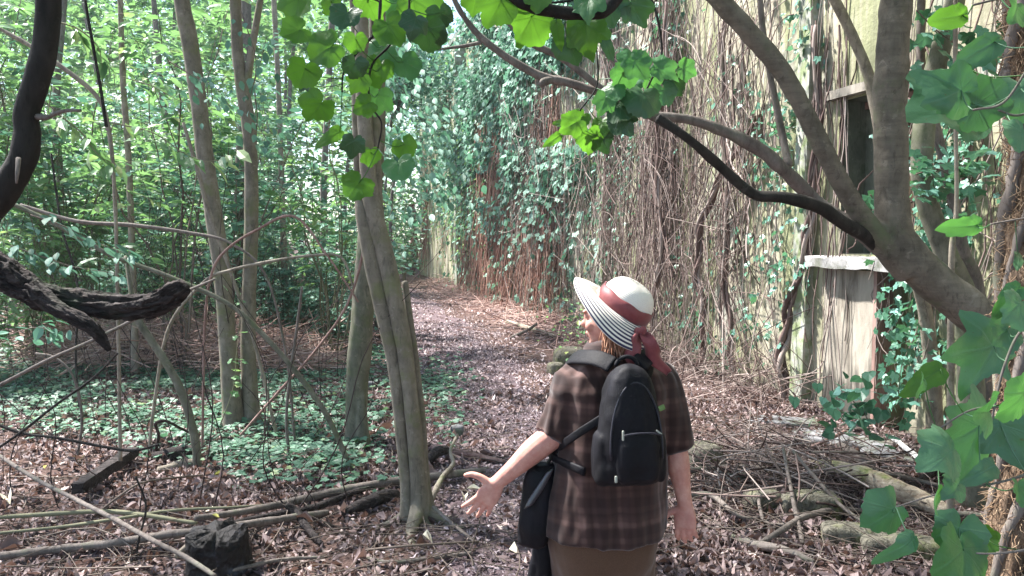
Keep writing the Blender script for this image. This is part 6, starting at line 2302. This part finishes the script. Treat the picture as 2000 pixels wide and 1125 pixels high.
def small_box(name, c, w, h, d, mat, parent, rot=0.0):
    b2_ = Batch()
    X2 = XR * math.cos(rot) + np.array([0, 0, math.sin(rot)])
    Z2 = np.array([0, 0, math.cos(rot)]) - XR * math.sin(rot)
    rings = []
    for t_, k in ((-1, .7), (-.85, 1), (.85, 1), (1, .7)):
        rings.append(ell_ring(np.array(c) + Z2 * h * .5 * t_, X2 * w * .5 * k, YF * d * .5, 12, 5))
    lathe_rings(b2_, np.array(rings))
    return obj(name, b2_, mat, parent)


small_box('zip_pull', Lc(-.058, -.352, 1.07), .006, .030, .004, tag_m, pk)
small_box('zip_pull', Lc(-.075, -.34, .935), .008, .020, .004, tag_m, pk)
small_box('zip_pull', Lc(.055, -.348, 1.075), .006, .022, .004, tag_m, pk, .9)
small_box('side_tab', Lc(.078, -.305, 1.14), .020, .016, .004, gtag_m, pk, .4)
for zz_, ww in ((1.09, .085), (.965, .092)):
    b_ = Batch()
    pts_ = np.array([Lc(.03 + PKX + ww * math.cos(t_), -.232 - .10 * math.sin(t_), zz_ + .012 * math.cos(t_)) for t_ in np.linspace(-.35, .75, 14)])
    rings = []
    tg_ = unit(np.gradient(pts_, axis=0))
    for i in range(14):
        rings.append(ell_ring(pts_[i], np.array([0, 0, .008]), unit(np.cross(tg_[i], [0, 0, 1.0])) * .002, 10, 4))
    lathe_rings(b_, np.array(rings))
    obj('side_strap', b_, grey_m, pk)
b_ = Batch()
z_ = np.array([Lc(.03 + PKX + .035 * math.cos(t_), -.20, PZ(1.21) + .032 * math.sin(t_)) for t_ in np.linspace(.1, PI - .1, 16)])
sweep(b_, z_, np.full(16, .007), 10)
obj('carry_loop', b_, black, pk)
for sx in (-1, 1):
    pts = [Lc(.0 + sx * .04, -.18, 1.25), Lc(.0 + sx * .075, -.14, 1.265), Lc(sx * .108, -.08, 1.262), Lc(sx * .125, .0, 1.245), Lc(sx * .128, .09, 1.19), Lc(sx * .12, .155, 1.08), Lc(sx * .13, .165, .97), Lc(sx * .165, .12, .93), Lc(sx * .19, .0, .92), Lc(sx * .12, -.16, .91)]
    q = cr(np.array(pts), 50)
    t = unit(np.gradient(q, axis=0))
    cen = Lc(0, 0, 1.05)
    b_ = Batch()
    rings = []
    for i in range(50):
        outw = q[i] - np.array([*Lc(0, 0, 0)[:2], min(q[i][2], 1.13)])
        outw = unit(outw - t[i] * np.dot(outw, t[i]))
        sd = np.cross(t[i], outw)
        w = .030 if i < 30 else .014
        rings.append(ell_ring(q[i] + outw * .010, sd * w, outw * .007, 16, 3))
    lathe_rings(b_, np.array(rings))
    obj('strap', b_, black, pk)

# shoulder bag on the left hip and a dark jacket hanging with it
bag = root('shoulder_bag', W(1052, 985, -.02), 'black shoulder bag hanging at the left hip of the hiker', 'bag')
b_ = Batch()
rings = []
for (px, py, w, d) in ((1062, 905, 20, .03), (1058, 915, 26, .05), (1054, 940, 32, .065), (1050, 985, 34, .07), (1047, 1030, 33, .065), (1044, 1055, 30, .055), (1044, 1066, 22, .03)):
    c = W(px, py, -.01)
    rings.append(ell_ring(c, np.array([.95, -.3, 0]) * w / FPX * PY, np.array([.3, .95, 0]) * d, 36, 2.8))
lathe_rings(b_, np.array(rings)[::-1])
obj('bag_body', remesh(b_, .005, 4, lambda v: .007 * fbm(v * np.array([16, 16, 9]), 61, 3)), black, bag)
gloss = simple_mat('glossy_black', (0.012, 0.012, 0.016), (0.03, 0.03, 0.04), .28, 20, .2, .004, .6)
b_ = Batch()
rings = []
for (px, py, w) in ((1075, 918, 10), (1062, 940, 14), (1045, 968, 16), (1032, 990, 12)):
    c = W(px, py, -.075)
    rings.append(ell_ring(c, np.array([.8, -.2, .5]) * w / FPX * PY, np.array([.1, .3, .05]) * .03, 20, 2.4))
lathe_rings(b_, np.array(rings))
obj('bag_flap', remesh(b_, .004, 3), gloss, bag)
q = cr(np.array([W(1068, 915, -.02), W(1090, 880, -.03), Lc(-.15, -.13, 1.02), Lc(-.02, -.172, 1.12), Lc(.08, -.14, 1.2), Lc(.12, -.06, 1.255), Lc(.12, .03, 1.235), Lc(.06, .14, 1.12), Lc(-.10, .185, .97), Lc(-.22, .12, .88), W(1066, 920, .03)]), 70)
t = unit(np.gradient(q, axis=0))
b_ = Batch()
rings = []
for i in range(70):
    outw = q[i] - np.array([*Lc(0, 0, 0)[:2], min(q[i][2], 1.13)])
    outw = unit(outw - t[i] * np.dot(outw, t[i]))
    rings.append(ell_ring(q[i] + outw * .006, np.cross(t[i], outw) * .013, outw * .003, 12, 3))
lathe_rings(b_, np.array(rings))
obj('strap', b_, black, bag)
b_ = Batch()
rings = []
for (px, py, w, d) in ((1062, 1050, 10, .02), (1060, 1070, 16, .03), (1056, 1100, 22, .035), (1052, 1150, 27, .04), (1050, 1200, 28, .04), (1052, 1260, 24, .035)):
    c = W(px, py, .03)
    rings.append(ell_ring(c, np.array([1, -.2, 0]) * w / FPX * PY, np.array([.2, 1, 0]) * d, 30, 2.2))
lathe_rings(b_, np.array(rings)[::-1])
jk = remesh(b_, .006, 3, lambda v: .010 * fbm(v * np.array([18, 18, 5]), 66, 3))
tag(obj('jacket', jk, black, base=W(1055, 1050, .03)), 'dark jacket folded and hanging below the shoulder bag', 'jacket')

# ---------------------------------------------------------------- big leaves close to the camera
def big_leaf_mat(name, a, b2, tcol, tw, rough=.45):
    m, nt, out = new_mat(name)
    at = nt.nodes.new('ShaderNodeAttribute')
    at.attribute_name = 'vein'
    oi = nt.nodes.new('ShaderNodeObjectInfo')
    c = ramp(nt, oi.outputs['Random'], [a, b2])
    n1 = noise(nt, mapping(nt), 45, 5)
    n2 = noise(nt, mapping(nt), 9, 3)
    c = mixc(nt, n1, c, (0.5, 0.5, 0.5), 'OVERLAY')
    c = mixc(nt, math_(nt, 'MULTIPLY', ramp(nt, n2, [(0, 0, 0), (1, 1, 1)], [.6, .75]), .35), c, tuple(x * .6 for x in a))
    sp_ = ramp(nt, noise(nt, mapping(nt), 120, 1), [(0, 0, 0), (1, 1, 1)], [.74, .77])
    c = mixc(nt, math_(nt, 'MULTIPLY', sp_, .7), c, (.10, .07, .03))
    vf = at.outputs['Fac']
    c = mixc(nt, math_(nt, 'MULTIPLY', vf, .3), c, tuple(min(1, x * 1.7 + .05) for x in b2))
    p = nt.nodes.new('ShaderNodeBsdfPrincipled')
    nt.links.new(c, p.inputs['Base Color'])
    p.inputs['Roughness'].default_value = rough
    bn = nt.nodes.new('ShaderNodeBump')
    bn.inputs['Strength'].default_value = .6
    bn.inputs['Distance'].default_value = .003
    nt.links.new(math_(nt, 'SUBTRACT', n1, math_(nt, 'MULTIPLY', vf, .6)), bn.inputs['Height'])
    nt.links.new(bn.outputs[0], p.inputs['Normal'])
    t = nt.nodes.new('ShaderNodeBsdfTranslucent')
    tc = mixc(nt, math_(nt, 'MULTIPLY', vf, .5), tcol, tuple(x * .35 for x in tcol))
    tc = mixc(nt, n1, tc, (0.5, 0.5, 0.5), 'OVERLAY')
    nt.links.new(tc, t.inputs[0])
    mx = nt.nodes.new('ShaderNodeMixShader')
    mx.inputs[0].default_value = tw
    nt.links.new(p.outputs[0], mx.inputs[1])
    nt.links.new(t.outputs[0], mx.inputs[2])
    nt.links.new(mx.outputs[0], out.inputs[0])
    return m


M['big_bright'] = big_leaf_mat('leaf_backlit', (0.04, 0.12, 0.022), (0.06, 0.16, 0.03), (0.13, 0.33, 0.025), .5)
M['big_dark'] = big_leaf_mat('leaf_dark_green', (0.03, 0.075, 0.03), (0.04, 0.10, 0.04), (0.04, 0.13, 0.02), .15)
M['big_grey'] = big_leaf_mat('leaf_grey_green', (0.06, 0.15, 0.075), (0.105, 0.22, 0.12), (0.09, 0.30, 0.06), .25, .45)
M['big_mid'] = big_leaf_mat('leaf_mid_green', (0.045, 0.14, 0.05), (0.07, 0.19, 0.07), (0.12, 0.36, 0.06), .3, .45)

LOBES = {
    'ivy3': [(0, 1.0), (16, .86), (34, .74), (52, .84), (66, .76), (88, .62), (115, .60), (145, .48), (168, .26), (180, .10)],
    'ivy5': [(0, 1.0), (20, .72), (34, .62), (50, .92), (68, .62), (84, .52), (102, .70), (125, .48), (155, .34), (172, .15), (180, .08)],
    'round': [(0, .86), (30, .80), (60, .76), (90, .72), (120, .66), (150, .52), (170, .25), (180, .1)],
    'narrow': [(0, 1.25), (12, .95), (25, .62), (45, .42), (80, .28), (120, .22), (160, .14), (180, .08)],
}


def big_leaf(parent, name, px, py, Y, size, rot, mat, kind='ivy3', tilt=.3, roll=0.0, seed=0, stem_to=None, yaw=0.0):
    """size = leaf width in photo pixels; rot = direction of the tip, degrees clockwise from straight down"""
    r = np.random.default_rng(seed * 13 + int(px) + int(py))
    L = size * Y / FPX * .62
    out = LOBES[kind]
    A = np.radians(np.linspace(-180, 180, 73)[:-1])
    ro = np.interp(np.abs(A), np.radians([a for a, _ in out]), [q for _, q in out])
    ro = ro * (1 + .05 * np.sin(A * 7 + seed) + .03 * r.normal(0, 1, len(A)))
    asym = 1 + .08 * r.normal() * np.sign(A)
    ro = ro * asym
    fr = np.array([0, .12, .25, .38, .5, .62, .74, .86, 1.0])
    x = np.sin(A)[None] * ro[None] * fr[:, None]
    y = np.cos(A)[None] * ro[None] * fr[:, None]
    va = np.radians([0, 50, -50, 100, -100])
    dd = np.min(np.abs((A[:, None] - va[None] + PI) % (2 * PI) - PI), axis=1)
    vein = np.clip(1 - dd[None] * fr[:, None] / .03, 0, 1) * (1 - .6 * fr[:, None])
    side = (np.abs(np.sin((y * 1.0 - np.abs(x) * .8) * 22)) < .10) * .22
    vein = np.maximum(vein, side * (fr[:, None] > .1))
    vein[0] = 1
    z = -.20 * (x ** 2 + y ** 2) * (1 + .8 * r.normal()) + .14 * (1 + .6 * r.normal()) * np.abs(x) + .09 * np.sin(x * 5 + seed) * np.cos(y * 4 + seed * 2) * fr[:, None] + .022 * fbm(np.stack([x * 5, y * 5, x * 0 + seed], -1), 5, 2) - .010 * vein
    pc = np.stack([x, y, z], -1).reshape(-1, 3) * L
    a = math.radians(rot)
    tipd = np.array([-math.sin(a), 0, -math.cos(a)])
    n0 = np.array([0, -1.0, 0])
    sdv = np.cross(tipd, n0)
    # tilt: raise or drop tip towards the camera; roll about the midrib
    ct, st_ = math.cos(tilt), math.sin(tilt)
    tip2 = tipd * ct + n0 * st_
    n1 = n0 * ct - tipd * st_
    cr_, sr_ = math.cos(roll), math.sin(roll)
    sd2 = sdv * cr_ + n1 * sr_
    n2 = np.cross(sd2, tip2) * -1
    n2 = n1 * cr_ - sdv * sr_
    c = P(px, py, Y) - tip2 * L * .25
    v = c + pc[:, 0:1] * sd2 + pc[:, 1:2] * tip2 + pc[:, 2:3] * n2
    S = len(A)
    i = np.arange(len(fr) - 1)[:, None] * S
    j = np.arange(S)[None, :]
    k = (j + 1) % S
    f = np.stack([i + j, i + S + j, i + S + k, i + k], -1).reshape(-1, 4)
    b_ = Batch()
    b_.add(v, f)
    nv = len(v)
    at_extra = 0
    if stem_to is not None:
        w = np.array([c, (c * .6 + stem_to * .4) + np.array([0, 0, -.008]), stem_to])
        w = cr(w, 10)
        sweep(b_, w, np.full(10, .0011), 6)
        at_extra = b_.n - nv
    me = b_.mesh(name, mat, wloc(parent))
    at_ = me.attributes.new('vein', 'FLOAT', 'POINT')
    at_.data.foreach_set('value', np.concatenate([vein.ravel(), np.ones(at_extra)]).astype(np.float32))
    o = bpy.data.objects.new(name, me)
    COL.objects.link(o)
    o.parent = parent
    return o


def spray(lab, cat, stems_, leaves, Yd, smat='bark_dark', seed=0, scl=1.12):
    w0 = P(*stems_[0][0][:3])
    rt = root('leaf_spray', w0, lab, cat)
    allp = []
    for sp in stems_:
        w = cr(np.array([[*P(a, b2, c), rr * c / FPX] for a, b2, c, rr in [(s + (2.2,))[:4] if len(s) == 3 else s for s in sp]]), 40)
        b_ = Batch()
        sweep(b_, w[:, :3], np.maximum(w[:, 3], .0008), 8, bump=.15, bscale=60)
        obj('stem', b_, M[smat], rt)
        allp.append(w[:, :3])
    allp = np.vstack(allp)
    r = np.random.default_rng(seed)
    for k, lf in enumerate(leaves):
        px, py, sz, rot, mt = lf[:5]
        kind = lf[5] if len(lf) > 5 else 'ivy3'
        tilt = lf[6] if len(lf) > 6 else r.uniform(-.5, .6)
        Y = Yd + r.uniform(-.12, .12)
        c = P(px, py, Y)
        d = np.linalg.norm(allp - c, axis=1)
        big_leaf(rt, 'leaf', px, py, Y, sz * scl, rot, M[mt], kind, tilt, r.uniform(-.5, .5), seed * 50 + k, allp[np.argmin(d)])


B_, D_, G_, Q_ = 'big_bright', 'big_dark', 'big_grey', 'big_mid'
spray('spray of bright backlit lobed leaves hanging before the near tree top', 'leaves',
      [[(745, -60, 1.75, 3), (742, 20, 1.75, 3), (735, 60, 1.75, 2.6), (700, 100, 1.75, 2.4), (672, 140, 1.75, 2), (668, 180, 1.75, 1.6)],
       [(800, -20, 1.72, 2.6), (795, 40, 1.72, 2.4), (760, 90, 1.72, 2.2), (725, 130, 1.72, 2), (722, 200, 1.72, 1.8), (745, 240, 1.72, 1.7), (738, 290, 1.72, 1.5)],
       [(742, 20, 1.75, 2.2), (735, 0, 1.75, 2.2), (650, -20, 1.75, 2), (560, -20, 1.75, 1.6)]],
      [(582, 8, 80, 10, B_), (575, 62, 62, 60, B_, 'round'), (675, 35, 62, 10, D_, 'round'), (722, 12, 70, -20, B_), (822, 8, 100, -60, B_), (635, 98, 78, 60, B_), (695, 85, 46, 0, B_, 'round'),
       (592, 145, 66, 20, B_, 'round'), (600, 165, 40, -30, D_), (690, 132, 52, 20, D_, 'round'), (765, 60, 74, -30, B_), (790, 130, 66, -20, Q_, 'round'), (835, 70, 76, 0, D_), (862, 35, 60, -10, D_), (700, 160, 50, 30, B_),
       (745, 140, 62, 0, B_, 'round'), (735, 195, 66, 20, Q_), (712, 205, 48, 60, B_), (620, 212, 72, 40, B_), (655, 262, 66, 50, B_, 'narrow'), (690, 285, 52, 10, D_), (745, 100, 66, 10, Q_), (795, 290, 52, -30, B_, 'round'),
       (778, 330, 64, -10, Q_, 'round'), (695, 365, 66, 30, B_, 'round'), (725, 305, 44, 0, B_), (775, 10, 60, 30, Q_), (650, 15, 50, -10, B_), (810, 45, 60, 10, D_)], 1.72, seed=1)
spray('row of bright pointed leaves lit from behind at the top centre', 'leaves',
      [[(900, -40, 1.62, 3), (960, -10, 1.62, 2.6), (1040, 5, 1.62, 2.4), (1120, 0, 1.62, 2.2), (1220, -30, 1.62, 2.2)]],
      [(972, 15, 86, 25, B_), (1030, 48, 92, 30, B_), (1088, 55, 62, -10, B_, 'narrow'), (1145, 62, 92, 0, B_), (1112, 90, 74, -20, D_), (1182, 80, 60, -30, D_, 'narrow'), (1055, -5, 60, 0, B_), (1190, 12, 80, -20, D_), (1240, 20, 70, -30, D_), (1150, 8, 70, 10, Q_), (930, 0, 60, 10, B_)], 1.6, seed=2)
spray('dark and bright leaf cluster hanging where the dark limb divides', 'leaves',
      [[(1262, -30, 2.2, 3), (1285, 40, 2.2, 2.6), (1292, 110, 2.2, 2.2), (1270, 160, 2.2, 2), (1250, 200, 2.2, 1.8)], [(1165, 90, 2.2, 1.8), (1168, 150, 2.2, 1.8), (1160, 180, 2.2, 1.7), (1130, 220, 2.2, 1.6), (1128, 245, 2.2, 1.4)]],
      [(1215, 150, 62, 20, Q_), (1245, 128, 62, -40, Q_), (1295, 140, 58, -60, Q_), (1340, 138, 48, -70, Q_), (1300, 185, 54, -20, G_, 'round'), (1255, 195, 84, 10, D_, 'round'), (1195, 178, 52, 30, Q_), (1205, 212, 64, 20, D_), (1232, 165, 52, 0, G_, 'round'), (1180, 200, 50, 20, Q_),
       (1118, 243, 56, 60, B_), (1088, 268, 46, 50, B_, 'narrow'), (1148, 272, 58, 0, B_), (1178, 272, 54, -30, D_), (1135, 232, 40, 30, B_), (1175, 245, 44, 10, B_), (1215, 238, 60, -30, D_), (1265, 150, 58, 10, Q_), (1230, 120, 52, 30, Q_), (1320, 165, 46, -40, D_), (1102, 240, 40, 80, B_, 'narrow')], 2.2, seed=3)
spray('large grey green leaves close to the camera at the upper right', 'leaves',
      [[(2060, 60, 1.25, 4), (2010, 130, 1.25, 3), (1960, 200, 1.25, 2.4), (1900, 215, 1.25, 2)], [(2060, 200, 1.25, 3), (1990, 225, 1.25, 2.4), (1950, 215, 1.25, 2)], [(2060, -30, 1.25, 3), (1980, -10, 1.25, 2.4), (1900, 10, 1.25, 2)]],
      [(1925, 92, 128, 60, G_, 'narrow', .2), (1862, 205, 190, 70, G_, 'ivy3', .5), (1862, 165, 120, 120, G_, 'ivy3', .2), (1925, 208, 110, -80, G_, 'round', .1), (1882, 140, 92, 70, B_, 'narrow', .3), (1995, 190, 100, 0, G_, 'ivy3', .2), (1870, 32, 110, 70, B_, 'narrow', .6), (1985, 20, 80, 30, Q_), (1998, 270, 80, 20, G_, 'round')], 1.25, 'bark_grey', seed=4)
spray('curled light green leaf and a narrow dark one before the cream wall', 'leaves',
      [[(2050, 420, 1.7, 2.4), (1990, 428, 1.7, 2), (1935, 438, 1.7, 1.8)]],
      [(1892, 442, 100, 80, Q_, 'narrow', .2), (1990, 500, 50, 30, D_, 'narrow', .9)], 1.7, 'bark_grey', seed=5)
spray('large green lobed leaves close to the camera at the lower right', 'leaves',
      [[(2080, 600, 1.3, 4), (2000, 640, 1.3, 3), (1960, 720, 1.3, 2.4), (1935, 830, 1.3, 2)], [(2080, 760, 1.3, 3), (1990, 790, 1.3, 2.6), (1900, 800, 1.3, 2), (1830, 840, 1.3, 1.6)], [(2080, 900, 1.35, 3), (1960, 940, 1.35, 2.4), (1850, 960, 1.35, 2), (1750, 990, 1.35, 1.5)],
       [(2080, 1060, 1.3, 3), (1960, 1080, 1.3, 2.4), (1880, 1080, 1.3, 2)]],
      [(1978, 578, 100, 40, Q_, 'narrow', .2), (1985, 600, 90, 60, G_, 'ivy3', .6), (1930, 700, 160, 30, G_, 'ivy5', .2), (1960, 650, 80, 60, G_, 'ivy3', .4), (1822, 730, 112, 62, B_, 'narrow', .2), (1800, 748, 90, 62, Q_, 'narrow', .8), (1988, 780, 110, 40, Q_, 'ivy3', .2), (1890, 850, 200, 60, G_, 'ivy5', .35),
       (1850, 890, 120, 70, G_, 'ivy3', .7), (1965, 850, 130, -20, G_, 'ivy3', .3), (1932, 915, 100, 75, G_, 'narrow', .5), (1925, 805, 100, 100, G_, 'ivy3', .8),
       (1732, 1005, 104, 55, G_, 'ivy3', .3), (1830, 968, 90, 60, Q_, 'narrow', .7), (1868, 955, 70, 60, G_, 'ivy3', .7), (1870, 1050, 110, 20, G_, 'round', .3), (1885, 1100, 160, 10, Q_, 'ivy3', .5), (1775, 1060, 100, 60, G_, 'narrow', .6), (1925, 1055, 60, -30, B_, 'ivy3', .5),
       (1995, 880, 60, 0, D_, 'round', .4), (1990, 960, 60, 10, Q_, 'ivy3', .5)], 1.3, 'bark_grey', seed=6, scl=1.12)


# ---------------------------------------------------------------- thin damp air under the trees
hzb = Batch()
box(hzb, (-160, -65, -1.6), (160, 310, 14.5))
hm, nt, out = new_mat('haze_air')
pv = nt.nodes.new('ShaderNodeVolumePrincipled')
pv.inputs['Color'].default_value = (0.90, 0.94, 0.97, 1)
pv.inputs['Density'].default_value = 0.001
pv.inputs['Anisotropy'].default_value = 0.3
nt.links.new(pv.outputs[0], out.inputs['Volume'])
tag(obj('haze', hzb, hm, smooth=False), 'thin pale haze hanging in the woodland air', 'haze', kind='stuff')
